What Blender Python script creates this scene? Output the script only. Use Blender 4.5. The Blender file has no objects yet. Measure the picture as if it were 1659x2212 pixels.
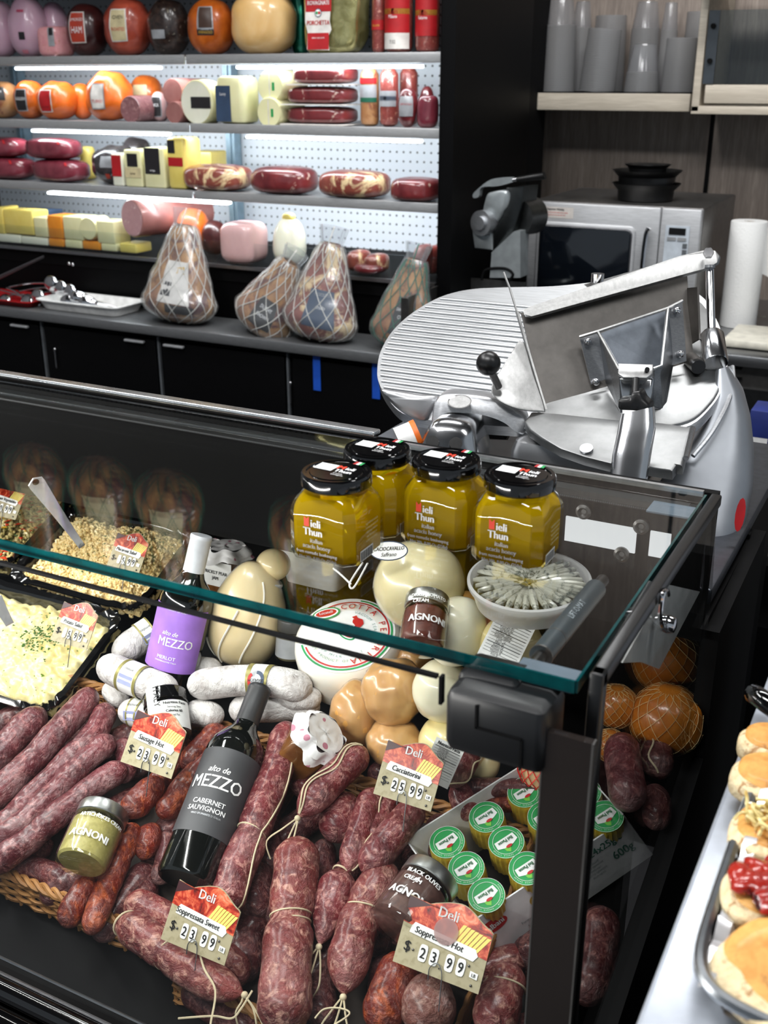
import bpy, math, random
from math import sin, cos, pi, sqrt, radians, atan2, exp
from mathutils import Vector, Matrix, noise
random.seed(7)
V = Vector
SC = bpy.context.scene
COL = SC.collection
# ------------------------------------------------------------------ camera
W, H, F = 1659., 2212., 2355.
TH, YW, CH = radians(21.7), radians(27.5), 1.62
_fh = V((-sin(YW), cos(YW), 0)); _r = V((cos(YW), sin(YW), 0)); _z = V((0, 0, 1))
FWD = _fh*cos(TH) - _z*sin(TH); UPV = _z*cos(TH) + _fh*sin(TH); CAM = V((0, 0, CH))
cd = bpy.data.cameras.new('camera'); cam = bpy.data.objects.new('camera', cd); COL.objects.link(cam)
cam.matrix_world = Matrix(((_r.x, UPV.x, -FWD.x, 0), (_r.y, UPV.y, -FWD.y, 0), (_r.z, UPV.z, -FWD.z, CH), (0, 0, 0, 1)))
cd.sensor_fit = 'VERTICAL'; cd.sensor_height = 36; cd.lens = 36*F/H; cd.clip_start = .02; cd.clip_end = 50
cd.dof.use_dof = True; cd.dof.focus_distance = 1.35; cd.dof.aperture_fstop = 9
SC.camera = cam
# ------------------------------------------------------------------ colour management, world, lamps
vs = SC.view_settings; SC.display_settings.display_device = 'sRGB'
vs.view_transform = 'Standard'; vs.look = 'None'; vs.gamma = 1; vs.use_curve_mapping = False; vs.exposure = 0.0
cy = SC.cycles; cy.max_bounces = 14; cy.transparent_max_bounces = 24; cy.transmission_bounces = 10; cy.glossy_bounces = 5
cy.diffuse_bounces = 3; cy.caustics_reflective = False; cy.caustics_refractive = False; cy.sample_clamp_indirect = 6
wd = bpy.data.worlds.new('world'); SC.world = wd; wd.use_nodes = True
wd.node_tree.nodes['Background'].inputs[0].default_value = (.80, .90, 1, 1)
wd.node_tree.nodes['Background'].inputs[1].default_value = .35
def area(name, loc, size, power, target=None, color=(1, 1, 1)):
    l = bpy.data.lights.new(name, 'AREA'); l.shape = 'RECTANGLE'; l.size, l.size_y = size; l.energy = power; l.color = color
    o = bpy.data.objects.new(name, l); COL.objects.link(o); o.location = loc
    if target is not None: o.rotation_euler = (V(target)-V(loc)).to_track_quat('-Z', 'Y').to_euler()
    return o
area('ceiling_lamp', (-.55, .35, 2.95), (1.2, .3), 34, (-.55, .9, 0))
area('ceiling_lamp', (-1.9, .8, 2.95), (1.2, .3), 30, (-1.5, 1.0, 0))
area('ceiling_lamp', (-.5, 2.2, 2.95), (1.2, .3), 36, (-.7, 2.8, .8))  # extra overhead light, added to brighten the back wall and cups
area('ceiling_lamp', (-2.2, 1.9, 2.95), (1.2, .3), 14, (-2.2, 2.1, 0))
area('ceiling_lamp', (.9, 1.0, 2.95), (.4, 1.2), 16, (0, 1.0, 0))
# unseen lamp added under the top pane's front edge to brighten the contents
area('case_fill_light', (-1.15, .72, 1.185), (1.7, .012), 10.0, (-1.0, 1.02, .8), (1, .98, .94))
for _z, _p in ((1.655, 5), (1.468, 5), (1.273, 6)):
    area('wall_case_lamp', (-2.1, 2.84, _z), (1.55, .02), _p, (-2.1, 3.3, _z-.22), (.93, .97, 1))
# ------------------------------------------------------------------ pixel -> place helpers
def ray(x, y): return FWD*F + _r*(x-W/2) - UPV*(y-H/2)
def onz(x, y, z): d = ray(x, y); return CAM + d*((z-CH)/d.z)
def ony(x, y, Y): d = ray(x, y); return CAM + d*(Y/d.y)
def onx(x, y, X): d = ray(x, y); return CAM + d*(X/d.x)
def P(x, y, d): return CAM + ray(x, y)*(d/F)
def onpl(x, y, y0, z0, s, h=0):
    d = ray(x, y); return CAM + d*((z0+h-CH-s*y0)/(d.z-s*d.y))
DY, DZ, DS = .70, .62, .42                       # display deck: z = DZ + DS (y - DY)
def D(x, y, h=0): return onpl(x, y, DY, DZ, DS, h)
def deckz(y): return DZ+DS*(y-DY)
def mpx(p): return (V(p)-CAM).dot(FWD)/F          # metres in one pixel at p
def reach(A, x, y, L, far=True):
    d = ray(x, y).normalized(); m = CAM-A; b = m.dot(d); c = m.dot(m)-L*L; q = b*b-c
    if q < 0: return CAM - d*b
    return CAM + d*(-b + (sqrt(q) if far else -sqrt(q)))
def frame(o, x, y, z):
    return Matrix(((x.x, y.x, z.x, o.x), (x.y, y.y, z.y, o.y), (x.z, y.z, z.z, o.z), (0, 0, 0, 1)))
def axis_frame(A, B, toward=None):
    z = (B-A).normalized(); t = (CAM-A) if toward is None else V(toward)
    x = (t - z*t.dot(z)).normalized(); return frame(A, x, z.cross(x), z)
def front_frame(o, rz=0, tilt=0):                 # local +x faces the customer side (-Y), +z up
    return Matrix.Translation(o) @ Matrix.Rotation(rz-pi/2, 4, 'Z') @ Matrix.Rotation(tilt, 4, 'Y')
# ------------------------------------------------------------------ mesh builder
class MB:
    def __init__(s): s.v = []; s.f = []
    def add(s, v, f): n = len(s.v); s.v += [V(p) for p in v]; s.f += [tuple(i+n for i in q) for q in f]; return s
    def xf(s, m): s.v = [m @ p for p in s.v]; return s
    def join(s, o): return s.add(o.v, o.f)
def box(mb, c, d, m=None, b=0):
    x, y, z = d[0]/2, d[1]/2, d[2]/2; c = V(c); M = m or Matrix()
    if b <= 0:
        vv = [c+V((i*x, j*y, k*z)) for i in (-1, 1) for j in (-1, 1) for k in (-1, 1)]
        mb.add([M@p for p in vv], [(0, 1, 3, 2), (4, 6, 7, 5), (0, 4, 5, 1), (2, 3, 7, 6), (0, 2, 6, 4), (1, 5, 7, 3)]); return mb
    b = min(b, x*.98, y*.98, z*.98); ang = [(-1, -1, pi), (1, -1, 1.5*pi), (1, 1, 0), (-1, 1, .5*pi)]
    ring = []
    for sx, sy, a in ang:
        for k in range(4):
            t = a + k*pi/6; ring.append((sx*(x-b), sy*(y-b), b*cos(t), b*sin(t)))
    vs_, fs = [], []; n = len(ring)
    lv = [(-z, .0), (-z+b*.3, .714), (-z+b, 1), (z-b, 1), (z-b*.3, .714), (z, .0)]
    for zz, q in lv:
        for cx, cy_, bx, by in ring:
            vs_.append(M@(c+V((cx+bx*q, cy_+by*q, zz))))
    for i in range(len(lv)-1):
        for j in range(n): fs.append((i*n+j, i*n+(j+1) % n, (i+1)*n+(j+1) % n, (i+1)*n+j))
    fs.append(tuple(range(n))[::-1]); fs.append(tuple((len(lv)-1)*n+j for j in range(n)))
    return mb.add(vs_, fs)
def grid(mb, fn, nu, nv, cu=False, cv=False):
    vs_ = [fn(i/(nu if cu else nu-1), j/(nv if cv else nv-1)) for i in range(nu) for j in range(nv)]; fs = []
    for i in range(nu if cu else nu-1):
        for j in range(nv if cv else nv-1):
            fs.append((i*nv+j, ((i+1) % nu)*nv+j, ((i+1) % nu)*nv+(j+1) % nv, i*nv+(j+1) % nv))
    return mb.add(vs_, fs)
def lathe(mb, prof, n=40, m=None, cap=True):
    M = m or Matrix(); vs_, fs = [], []
    for r, z in prof:
        for k in range(n): a = 2*pi*k/n; vs_.append(M@V((r*cos(a), r*sin(a), z)))
    for i in range(len(prof)-1):
        for k in range(n): fs.append((i*n+k, i*n+(k+1) % n, (i+1)*n+(k+1) % n, (i+1)*n+k))
    if cap: fs.append(tuple(range(n))[::-1]); fs.append(tuple((len(prof)-1)*n+k for k in range(n)))
    return mb.add(vs_, fs)
def cyl(mb, A, B, r, r2=None, n=20):
    A, B = V(A), V(B); return lathe(mb, [(r, 0), (r if r2 is None else r2, (B-A).length)], n, axis_frame(A, B, (.3, .5, .81)))
def catmull(pts, n=6, closed=False):
    pts = [V(p) for p in pts]; out = []; N = len(pts)
    if N < 3 and not closed:
        return [pts[0].lerp(pts[-1], k/(n*2)) for k in range(n*2+1)]
    for i in range(N if closed else N-1):
        g = (lambda k: pts[k % N]) if closed else (lambda k: pts[max(0, min(N-1, k))])
        a, b, c, d = g(i-1), g(i), g(i+1), g(i+2)
        for k in range(n):
            t = k/n; out.append(.5*((2*b)+(c-a)*t+(2*a-5*b+4*c-d)*t*t+(3*b-a-3*c+d)*t*t*t))
    if not closed: out.append(pts[-1])
    return out
def tube(mb, pts, rad, n=8, closed=False, cap=True, wob=None):
    pts = [V(p) for p in pts]; N = len(pts); R = rad if callable(rad) else (lambda t: rad)
    up = None; vs_, fs = [], []
    for i, p in enumerate(pts):
        a = pts[(i-1) % N] if closed or i > 0 else p; b = pts[(i+1) % N] if closed or i < N-1 else p
        t = (b-a); t = t.normalized() if t.length > 1e-9 else V((0, 0, 1))
        if up is None: up = t.orthogonal().normalized()
        up = (up - t*up.dot(t)); up = up.normalized() if up.length > 1e-6 else t.orthogonal().normalized()
        sd = t.cross(up); r = R(i/max(1, N-1))
        for k in range(n):
            q = 2*pi*k/n; o = up*cos(q)+sd*sin(q); rr = r
            if wob: rr = r*(1+wob(p+o*r, o))
            vs_.append(p+o*rr)
    for i in range(N if closed else N-1):
        for k in range(n): fs.append((i*n+k, i*n+(k+1) % n, ((i+1) % N)*n+(k+1) % n, ((i+1) % N)*n+k))
    if cap and not closed: fs.append(tuple(range(n))[::-1]); fs.append(tuple((N-1)*n+k for k in range(n)))
    return mb.add(vs_, fs)
def plate(mb, pts, th, nrm=None, flip=False):      # outline (3-D, nearly planar) with thickness away from the viewer side
    pts = [V(p) for p in pts]; n = len(pts)
    if nrm is None:
        nrm = V((0, 0, 0)); c = sum(pts, V())/n
        for i in range(n): nrm += (pts[i]-c).cross(pts[(i+1) % n]-c)
        nrm.normalize()
        if nrm.dot(CAM-c) > 0: nrm = -nrm
        if flip: nrm = -nrm
    q = [p+nrm*th for p in pts]
    mb.add(pts+q, [tuple(range(n)), tuple(range(n, 2*n))[::-1]]+[(i, n+i, n+(i+1) % n, (i+1) % n) for i in range(n)]); return mb
def inset_pts(pts, d):
    pts = [V(p) for p in pts]; c = sum(pts, V())/len(pts); return [p+(c-p).normalized()*d for p in pts]
def dome_plate(mb, pts, th, nrm, bev):            # plate with a rounded edge toward the viewer
    pts = [V(p) for p in pts]; n = len(pts)
    L = [[p+nrm*th for p in pts], [p+nrm*bev for p in pts], [p+nrm*bev*.3 for p in inset_pts(pts, bev*.3)], inset_pts(pts, bev)]
    vs_ = [p for l in L for p in l]; fs = [tuple(range(n))[::-1], tuple(3*n+i for i in range(n))]
    for k in range(3): fs += [(k*n+i, k*n+(i+1) % n, (k+1)*n+(i+1) % n, (k+1)*n+i) for i in range(n)]
    return mb.add(vs_, fs)
def sphere(mb, c, r, nu=20, nv=12, m=None):
    rx, ry, rz = (r, r, r) if not hasattr(r, '__len__') else r; M = m or Matrix(); c = V(c)
    return grid(mb, lambda u, v: M@(c+V((rx*cos(2*pi*u)*sin(pi*v), ry*sin(2*pi*u)*sin(pi*v), rz*cos(pi*v)))), nu, nv, cu=True)
# ------------------------------------------------------------------ text as mesh
_tc = {}
def text_geo(s, res=2):
    if (s, res) not in _tc:
        cu = bpy.data.curves.new('t', 'FONT'); cu.body = s; cu.size = 1; cu.resolution_u = res; cu.align_x = 'CENTER'
        o = bpy.data.objects.new('t', cu); me = o.to_mesh()
        _tc[(s, res)] = ([tuple(v.co)[:2] for v in me.vertices], [tuple(p.vertices) for p in me.polygons])
        o.to_mesh_clear(); bpy.data.objects.remove(o); bpy.data.curves.remove(cu)
    return _tc[(s, res)]
def dtext(mb, M, s, size, s0, t0, off=.0006, sx=1, shear=0, rot=0, bold=0):
    v, f = text_geo(s)
    for dx in ([0] if not bold else [-bold, 0, bold]):
        pts = []
        for x, y in v:
            x = x*size*sx + y*size*shear + dx; y = y*size
            x, y = x*cos(rot)-y*sin(rot), x*sin(rot)+y*cos(rot)
            pts.append(M(s0+x, t0+y, off+abs(dx)*.02))
        mb.add(pts, f)
    return mb
def drect(mb, M, s0, s1, t0, t1, off=.0003, n=6, m=2):
    return grid(mb, lambda u, v: M(s0+(s1-s0)*u, t0+(t1-t0)*v, off), n, m)
def dpoly(mb, M, pts, off=.0003):
    n = len(pts); cs = sum(p[0] for p in pts)/n; ct = sum(p[1] for p in pts)/n
    return mb.add([M(a, b, off) for a, b in pts]+[M(cs, ct, off)], [(i, (i+1) % n, n) for i in range(n)])
def dring(mb, M, cs, ct, r0, r1, off=.0003, a0=0, a1=2*pi, n=40, ky=1):
    return grid(mb, lambda u, v: M(cs+(r0+(r1-r0)*v)*cos(a0+(a1-a0)*u), ct+ky*(r0+(r1-r0)*v)*sin(a0+(a1-a0)*u), off), n, 2)
def ddisc(mb, M, cs, ct, r, off=.0003, ky=1, n=28):
    return dpoly(mb, M, [(cs+r*cos(2*pi*k/n), ct+ky*r*sin(2*pi*k/n)) for k in range(n)], off)
def arctext(mb, M, s, size, cs, ct, r, a_mid, off=.0005, step=.72, out=True):
    n = len(s); da = size*step/r
    for i, ch in enumerate(s):
        if ch == ' ': continue
        a = a_mid + (-(i-(n-1)/2) if out else (i-(n-1)/2))*da
        dtext(mb, M, ch, size, cs+r*cos(a), ct+r*sin(a), off, rot=(a-pi/2) if out else (a+pi/2))
def flat(o, ex, ey):
    n = ex.cross(ey).normalized(); return lambda s, t, off: o+ex*s+ey*t+n*off
def onfr(m): return lambda s, t, off: m@V((s, t, off))     # decals on the local xy plane of a frame
def oncyl(m, R, z0=0, a0=0): return lambda s, t, off: m@V(((R+off)*cos(a0+s/R), (R+off)*sin(a0+s/R), z0+t))
# ------------------------------------------------------------------ objects
def tag(o, label=None, cat=None, group=None, kind=None):
    if label: o['label'] = label
    if cat: o['category'] = cat
    if group: o['group'] = group
    if kind: o['kind'] = kind
    return o
def root_loc(o):
    l = V(o.location)
    while o.parent: o = o.parent; l += V(o.location)
    return l
def mkmesh(name, mb, mat, loc, sm=40):
    me = bpy.data.meshes.new(name); me.from_pydata([tuple(p-loc) for p in mb.v], [], mb.f); me.validate()
    me.polygons.foreach_set('use_smooth', [sm > 0]*len(me.polygons))
    if sm > 0: me.set_sharp_from_angle(angle=radians(sm))
    if mat: me.materials.append(mat)
    o = bpy.data.objects.new(name, me); COL.objects.link(o); return o
def thing(name, label, cat, loc, group=None):
    o = bpy.data.objects.new(name, None); COL.objects.link(o); o.location = V(loc); o.empty_display_size = .02
    return tag(o, label, cat, group)
def part(name, mb, mat, parent, sm=40, label=None):
    o = mkmesh(name, mb, mat, root_loc(parent), sm); o.parent = parent
    if label: o['label'] = label
    return o
def solo(name, mb, mat, label, cat, group=None, kind=None, sm=40):
    xs = [p.x for p in mb.v]; ys = [p.y for p in mb.v]; zs = [p.z for p in mb.v]
    loc = V(((min(xs)+max(xs))/2, (min(ys)+max(ys))/2, min(zs)))
    o = mkmesh(name, mb, mat, loc, sm); o.location = loc; return tag(o, label, cat, group, kind)
def struct(name, mb, mat, sm=0):
    o = mkmesh(name, mb, mat, V(), sm); o['kind'] = 'structure'; return o
def dup(root, delta, label=None):
    def cp(o, par):
        c = o.copy(); COL.objects.link(c)
        if par: c.parent = par
        for ch in [k for k in COL.objects if k.parent == o and k != c]: cp(ch, c)
        return c
    r = cp(root, None); r.location = root.location + V(delta)
    if label: r['label'] = label
    return r
# ------------------------------------------------------------------ materials
def srgb(c):
    f = lambda x: x/12.92 if x <= .04045 else ((x+.055)/1.055)**2.4
    return (*[f(x/255 if max(c) > 1.01 else x) for x in c], 1)
class NT:
    def __init__(s, name):
        s.m = bpy.data.materials.new(name); s.m.use_nodes = True; s.t = s.m.node_tree
        s.b = s.t.nodes['Principled BSDF']; s.out = s.t.nodes['Material Output']; s.co = None
    def n(s, typ, **k):
        x = s.t.nodes.new(typ)
        for a, b in k.items():
            if a.startswith('i_'): x.inputs[a[2:].replace('_', ' ')].default_value = b
            else: setattr(x, a, b)
        return x
    def l(s, a, b): s.t.links.new(a, b)
    def coord(s, scale=(1, 1, 1), rot=(0, 0, 0)):
        if s.co is None: s.co = s.n('ShaderNodeTexCoord')
        mp = s.n('ShaderNodeMapping'); mp.inputs['Scale'].default_value = scale; mp.inputs['Rotation'].default_value = rot
        s.l(s.co.outputs['Object'], mp.inputs[0]); return mp.outputs[0]
    def noise(s, scale, det=3, rough=.5, vec=None, dist=0):
        x = s.n('ShaderNodeTexNoise'); x.inputs['Scale'].default_value = scale; x.inputs['Detail'].default_value = det
        x.inputs['Roughness'].default_value = rough; x.inputs['Distortion'].default_value = dist
        s.l(vec or s.coord(), x.inputs['Vector']); return x.outputs['Fac']
    def voro(s, scale, vec=None, feat='F1', out='Distance', rnd=1):
        x = s.n('ShaderNodeTexVoronoi'); x.feature = feat; x.inputs['Scale'].default_value = scale; x.inputs['Randomness'].default_value = rnd
        s.l(vec or s.coord(), x.inputs['Vector']); return x.outputs[out]
    def ramp(s, fac, stops, interp='LINEAR'):
        x = s.n('ShaderNodeValToRGB'); x.color_ramp.interpolation = interp; e = x.color_ramp.elements
        while len(e) < len(stops): e.new(.5)
        for k, (p, c) in enumerate(stops): e[k].position = p; e[k].color = srgb(c)
        s.l(fac, x.inputs[0]); return x.outputs[0]
    def mix(s, fac, a, b, mode='MIX'):
        x = s.n('ShaderNodeMix'); x.data_type = 'RGBA'; x.blend_type = mode
        if hasattr(fac, 'links') or hasattr(fac, 'is_linked'): s.l(fac, x.inputs[0])
        else: x.inputs[0].default_value = fac
        for i, q in ((6, a), (7, b)):
            if isinstance(q, tuple): x.inputs[i].default_value = srgb(q)
            else: s.l(q, x.inputs[i])
        return x.outputs[2]
    def math(s, op, a, b=0, clamp=False):
        x = s.n('ShaderNodeMath'); x.operation = op; x.use_clamp = clamp
        for i, q in ((0, a), (1, b)):
            if isinstance(q, (int, float)): x.inputs[i].default_value = q
            else: s.l(q, x.inputs[i])
        return x.outputs[0]
    def step(s, v, a, b):
        x = s.n('ShaderNodeMapRange'); x.inputs[1].default_value = a; x.inputs[2].default_value = b; s.l(v, x.inputs[0]); return x.outputs[0]
    def bump(s, h, dist=.001, st=1):
        x = s.n('ShaderNodeBump'); x.inputs['Strength'].default_value = st; x.inputs['Distance'].default_value = dist
        s.l(h, x.inputs['Height']); s.l(x.outputs[0], s.b.inputs['Normal'])
    def base(s, c):
        if isinstance(c, tuple): s.b.inputs['Base Color'].default_value = srgb(c)
        else: s.l(c, s.b.inputs['Base Color'])
        return s
    def p(s, **k):
        for a, b in k.items():
            i = s.b.inputs[a.replace('_', ' ')]
            if hasattr(b, 'is_linked'): s.l(b, i)
            else: i.default_value = b
        return s
_mc = {}
def mat(c, rough=.5, metal=0, coat=0, name=None, sss=0, bumpy=0):
    key = (c, rough, metal, coat, sss, bumpy)
    if key in _mc: return _mc[key]
    n = NT(name or 'plain_%d' % len(_mc))
    v = n.noise(35, 3)
    hi = tuple(min(255, x*1.06) for x in c); lo = tuple(x*.93 for x in c)
    n.base(n.ramp(v, [(.3, lo), (.7, hi)])).p(Roughness=rough, Metallic=metal, Coat_Weight=coat, Coat_Roughness=.08)
    if sss: n.p(Subsurface_Weight=sss, Subsurface_Radius=(.02, .012, .006), Subsurface_Scale=.3)
    if bumpy: n.bump(n.noise(bumpy, 3), .0015, .6)
    _mc[key] = n.m; return n.m
def emis(name, c, st):
    n = NT(name); n.base((20, 20, 20)).p(Emission_Strength=st); n.b.inputs['Emission Color'].default_value = srgb(c); return n.m
def pane_mat(name, tint=(1, 1, 1), rough=0., refl=1., haze=None, hz=0):
    n = NT(name); g = n.n('ShaderNodeNewGeometry'); d = n.n('ShaderNodeVectorMath', operation='DOT_PRODUCT')
    n.l(g.outputs['Normal'], d.inputs[0]); n.l(g.outputs['Incoming'], d.inputs[1])
    a = n.math('ABSOLUTE', d.outputs['Value']); q = n.math('POWER', n.math('SUBTRACT', 1.0, a, True), 5.0)
    f = n.math('ADD', n.math('MULTIPLY', q, .96*refl), .04*refl, True)
    tr = n.n('ShaderNodeBsdfTransparent'); tr.inputs[0].default_value = (*tint, 1)
    gl = n.n('ShaderNodeBsdfGlossy'); gl.inputs['Roughness'].default_value = rough
    under = tr.outputs[0]
    if haze:
        df = n.n('ShaderNodeBsdfDiffuse'); df.inputs[0].default_value = srgb(haze); tl = n.n('ShaderNodeBsdfTranslucent'); tl.inputs[0].default_value = srgb(haze)
        m0 = n.n('ShaderNodeMixShader'); m0.inputs[0].default_value = .5; n.l(df.outputs[0], m0.inputs[1]); n.l(tl.outputs[0], m0.inputs[2])
        m1 = n.n('ShaderNodeMixShader'); m1.inputs[0].default_value = hz; n.l(under, m1.inputs[1]); n.l(m0.outputs[0], m1.inputs[2]); under = m1.outputs[0]
    mx = n.n('ShaderNodeMixShader'); n.l(f, mx.inputs[0]); n.l(under, mx.inputs[1]); n.l(gl.outputs[0], mx.inputs[2])
    n.l(mx.outputs[0], n.out.inputs['Surface']); return n.m
def metal(name, c=(190, 192, 196), rough=.3, grain=(1, 1, 1), gs=60, aniso=0):
    n = NT(name); v = n.noise(gs, 4, .6, n.coord(grain)); w = n.noise(7, 3, .5)
    n.base(n.mix(n.step(v, .3, .7), tuple(x*.88 for x in c), c)).p(Metallic=1., Roughness=n.math('ADD', n.math('MULTIPLY', w, .22), rough-.11))
    n.bump(v, .0002, .35); return n.m
BLACK = mat((14, 14, 15), .35, name='black_plastic'); SHS = metal('shelf_steel', (176, 177, 178), .36, (1, 12, 12), 40); SHS.node_tree.nodes['Principled BSDF'].inputs['Metallic'].default_value = .35
BLACKM = mat((6, 6, 7), .7, name='black_matte'); GLOSSB = mat((8, 8, 9), .08, 0, .6, name='black_gloss')
VOID = mat((3, 3, 4), .5, name='black_laminate')
STEEL = metal('brushed_steel', (165, 167, 170), .34, (1, 12, 12), 40); ALU = metal('cast_aluminium', (214, 216, 219), .40, (1, 14, 14), 30)
POL = metal('polished_aluminium', (215, 217, 220), .2, (1, 1, 1), 9); DSTEEL = metal('dull_steel', (128, 126, 124), .42, (2, 2, 2), 25)
CHROME = metal('chrome', (225, 225, 228), .12); WHITE = mat((238, 238, 236), .5, name='white_plastic'); PAPER = mat((240, 240, 238), .7, name='white_paper')
INKW = mat((245, 245, 245), .6, name='white_print'); INKB = mat((18, 18, 20), .6, name='black_print'); INKR = mat((196, 30, 30), .5, name='red_print')
INKG = mat((24, 150, 78), .5, name='green_print'); INKO = mat((230, 60, 30), .5, name='orange_red_print')
for _m in (BLACKM, VOID): _m.node_tree.nodes['Principled BSDF'].inputs['Specular IOR Level'].default_value = .12
FILM = pane_mat('clear_film', (.97, .97, .97), .12, .55); FILM2 = pane_mat('cling_film', (.96, .96, .97), .2, .8, (225, 228, 230), .10)
# ================================================================== room shell
def wood_mat(name, a, b, axis='Z', rough=.5):
    n = NT(name); sc = (14, 14, .9) if axis == 'Z' else (.9, 14, 14)
    v = n.noise(3.2, 6, .62, n.coord(sc), .4); w = n.noise(9, 5, .6, n.coord(tuple(q*2.2 for q in sc)), .2)
    n.base(n.mix(n.step(w, .35, .7), n.ramp(v, [(.3, a), (.7, b)]), a)).p(Roughness=rough); n.bump(v, .0006, .3); return n.m
WOODW = wood_mat('greige_wood_panel', (128, 116, 108), (176, 162, 150)); WOODS = wood_mat('pale_wood_shelf', (178, 168, 152), (212, 202, 186), 'X')
def peg_mat():
    n = NT('white_perforated_panel'); sx = n.n('ShaderNodeSeparateXYZ'); n.l(n.coord(), sx.inputs[0])
    def cell(o, s):
        f = n.math('FRACT', n.math('MULTIPLY', o, s)); return n.math('SUBTRACT', f, .5)
    a = cell(sx.outputs[0], 1/.0245); b = cell(sx.outputs[2], 1/.0285)
    d = n.math('ADD', n.math('MULTIPLY', a, a), n.math('MULTIPLY', n.math('MULTIPLY', b, b), 1.35))
    n.base(n.mix(n.step(d, .014, .024), (70, 78, 86), (236, 244, 252))).p(Roughness=.45); return n.m
PEG = peg_mat()
fl = NT('grey_tile_floor'); fl.base(fl.ramp(fl.noise(3, 4), [(.3, (60, 60, 62)), (.7, (88, 88, 90))])).p(Roughness=.35)
struct('floor', box(MB(), (-.6, 1.2, -.02), (6, 6, .04)), fl.m)
struct('ceiling', box(MB(), (-.6, 1.2, 3.04), (6, 6, .06)), mat((62, 62, 64), .9, name='dark_ceiling_paint'))
struct('wall_back', box(MB(), (-.7, 3.79, 1.5), (4.6, .08, 3.0)), WOODW)
for k, x in enumerate((-.772, .45)): struct('trim_%d' % (k+1), box(MB(), (x, 3.744, 1.5), (.012, .012, 3.0)), BLACKM)
struct('wall_left', box(MB(), (-3.5, 1.7, 1.5), (.08, 4.2, 3.0)), mat((120, 120, 122), .8, name='grey_paint'))
# ================================================================== refrigerated wall case
YF, XR = 2.8, -1.278
SH = {'A': 1.683, 'B': 1.494, 'C': 1.300, 'D': 1.092}
fr = thing('refrigerated_wall_case', 'open multi-deck refrigerated wall case with white pegboard back and lit steel shelves', 'refrigerated case', (-2.1, 3.0, .9))
mb = MB(); box(mb, (-2.35, 3.32, 1.6), (2.2, .04, 1.5)); part('back_panel', mb, PEG, fr, 0)
mb = MB(); box(mb, (XR+.02, 3.06, 1.5), (.035, .56, 1.9)); box(mb, (XR+.012, 2.82, 1.5), (.05, .05, 1.9), b=.004); part('end_panel', mb, VOID, fr, 0, 'black end panel')
for nm, z in SH.items():
    for k, (x0, x1) in enumerate(((-3.4, -2.12), (-2.112, XR-.008))):
        if nm == 'D': continue
        mb = MB(); box(mb, ((x0+x1)/2, 3.04, z-.003), (x1-x0, .46, .004)); box(mb, ((x0+x1)/2, YF+.004, z-.012), (x1-x0, .008, .026), b=.002)
        part('shelf', mb, SHS, fr)
mb = MB(); box(mb, (-2.34, 3.05, 1.06), (2.1, .5, .05)); part('bottom_deck', mb, BLACKM, fr, 0)
n = NT('clear_shelf_guard'); mb = MB(); box(mb, (-2.34, 2.795, 1.118), (2.1, .004, .075)); part('product_guard', mb, pane_mat('acrylic_guard', (.95, .97, .97)), fr, 0)
mb = MB(); box(mb, (-2.34, 2.79, 1.082), (2.1, .014, .01)); part('deck_edge', mb, STEEL, fr, 0)
mb = MB(); box(mb, (-2.34, 2.82, .99), (2.1, .03, .18)); part('riser', mb, VOID, fr, 0, 'black panel between the counter and the lowest deck')
mb = MB()
for p in ((150, 569), (158, 571)): sphere(mb, ony(*p, 2.8), .007)
part('screw', mb, CHROME, fr)
mb = MB(); box(mb, (-2.34, 2.86, 2.42), (2.1, .03, 1.1)); part('backdrop', mb, VOID, fr, 0, 'black canopy added above the shelves, unseen, to darken the glass reflection')  # unseen panel, added so that the case glass mirrors something dark
LED = emis('led_tube_light', (240, 250, 255), 14)
for z, segs in ((1.683, ((30, 335), (505, 900))), (1.494, ((50, 345), (520, 900))), (1.300, ((70, 470),))):
    for a, b in segs:
        pa, pb = ony(a, 200, YF), ony(b, 200, YF); mb = MB(); box(mb, ((pa.x+pb.x)/2, YF+.03, z-.034), (pb.x-pa.x, .03, .008), b=.003); part('light_tube', mb, LED, fr, label='lit white lamp tube')
LBLUE = mat((150, 175, 190), .35, .4, name='bluish_upright')
for px, z0, z1 in ((50, 1.30, 1.66), (500, 1.1, 1.66)):
    q = ony(px, 300, 3.26); mb = MB(); box(mb, (q.x, 3.27, (z0+z1)/2), (.035, .04, z1-z0)); box(mb, (q.x+.001, 3.247, (z0+z1)/2), (.008, .004, z1-z0)); part('upright', mb, LBLUE, fr, 0)
# ================================================================== prep counter in front of the wall case
SHS2 = metal('counter_steel', (128, 130, 132), .34, (1, 8, 8), 40); SHS2.node_tree.nodes['Principled BSDF'].inputs['Metallic'].default_value = .55
ct = thing('prep_counter', 'long stainless steel prep counter with black cupboard doors below the wall case', 'counter', (-2.1, 2.68, 0))
mb = MB(); box(mb, (-2.29, 2.695, .905), (2.0, .205, .03), b=.004); part('worktop', mb, SHS2, ct)
mb = MB(); box(mb, (-2.29, 2.715, .445), (2.0, .16, .88)); part('carcass', mb, BLACKM, ct, 0)
doors = [(-3.2, 97), (103, 343), (352, 618), (632, 900)]
for a, b in doors:
    x0 = a if a < 0 else ony(a, 760, 2.62).x; x1 = ony(b, 800, 2.62).x
    mb = MB(); box(mb, ((x0+x1)/2, 2.622, .47), (x1-x0-.004, .016, .80), b=.002); d = part('cupboard_door', mb, VOID, ct)
    mb = MB(); box(mb, (x1+.005, 2.625, .47), (.006, .01, .82)); part('door_gap_strip', mb, mat((96, 100, 104), .5), ct, 0)
    if b < 400: hx = x1-.075
    elif b < 700: hx = x0+.055
    else: continue
    mb = MB(); box(mb, (hx, 2.605, .862), (.075, .012, .007), b=.002); part('handle', mb, mat((170, 172, 174), .3, .2), d)
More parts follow.
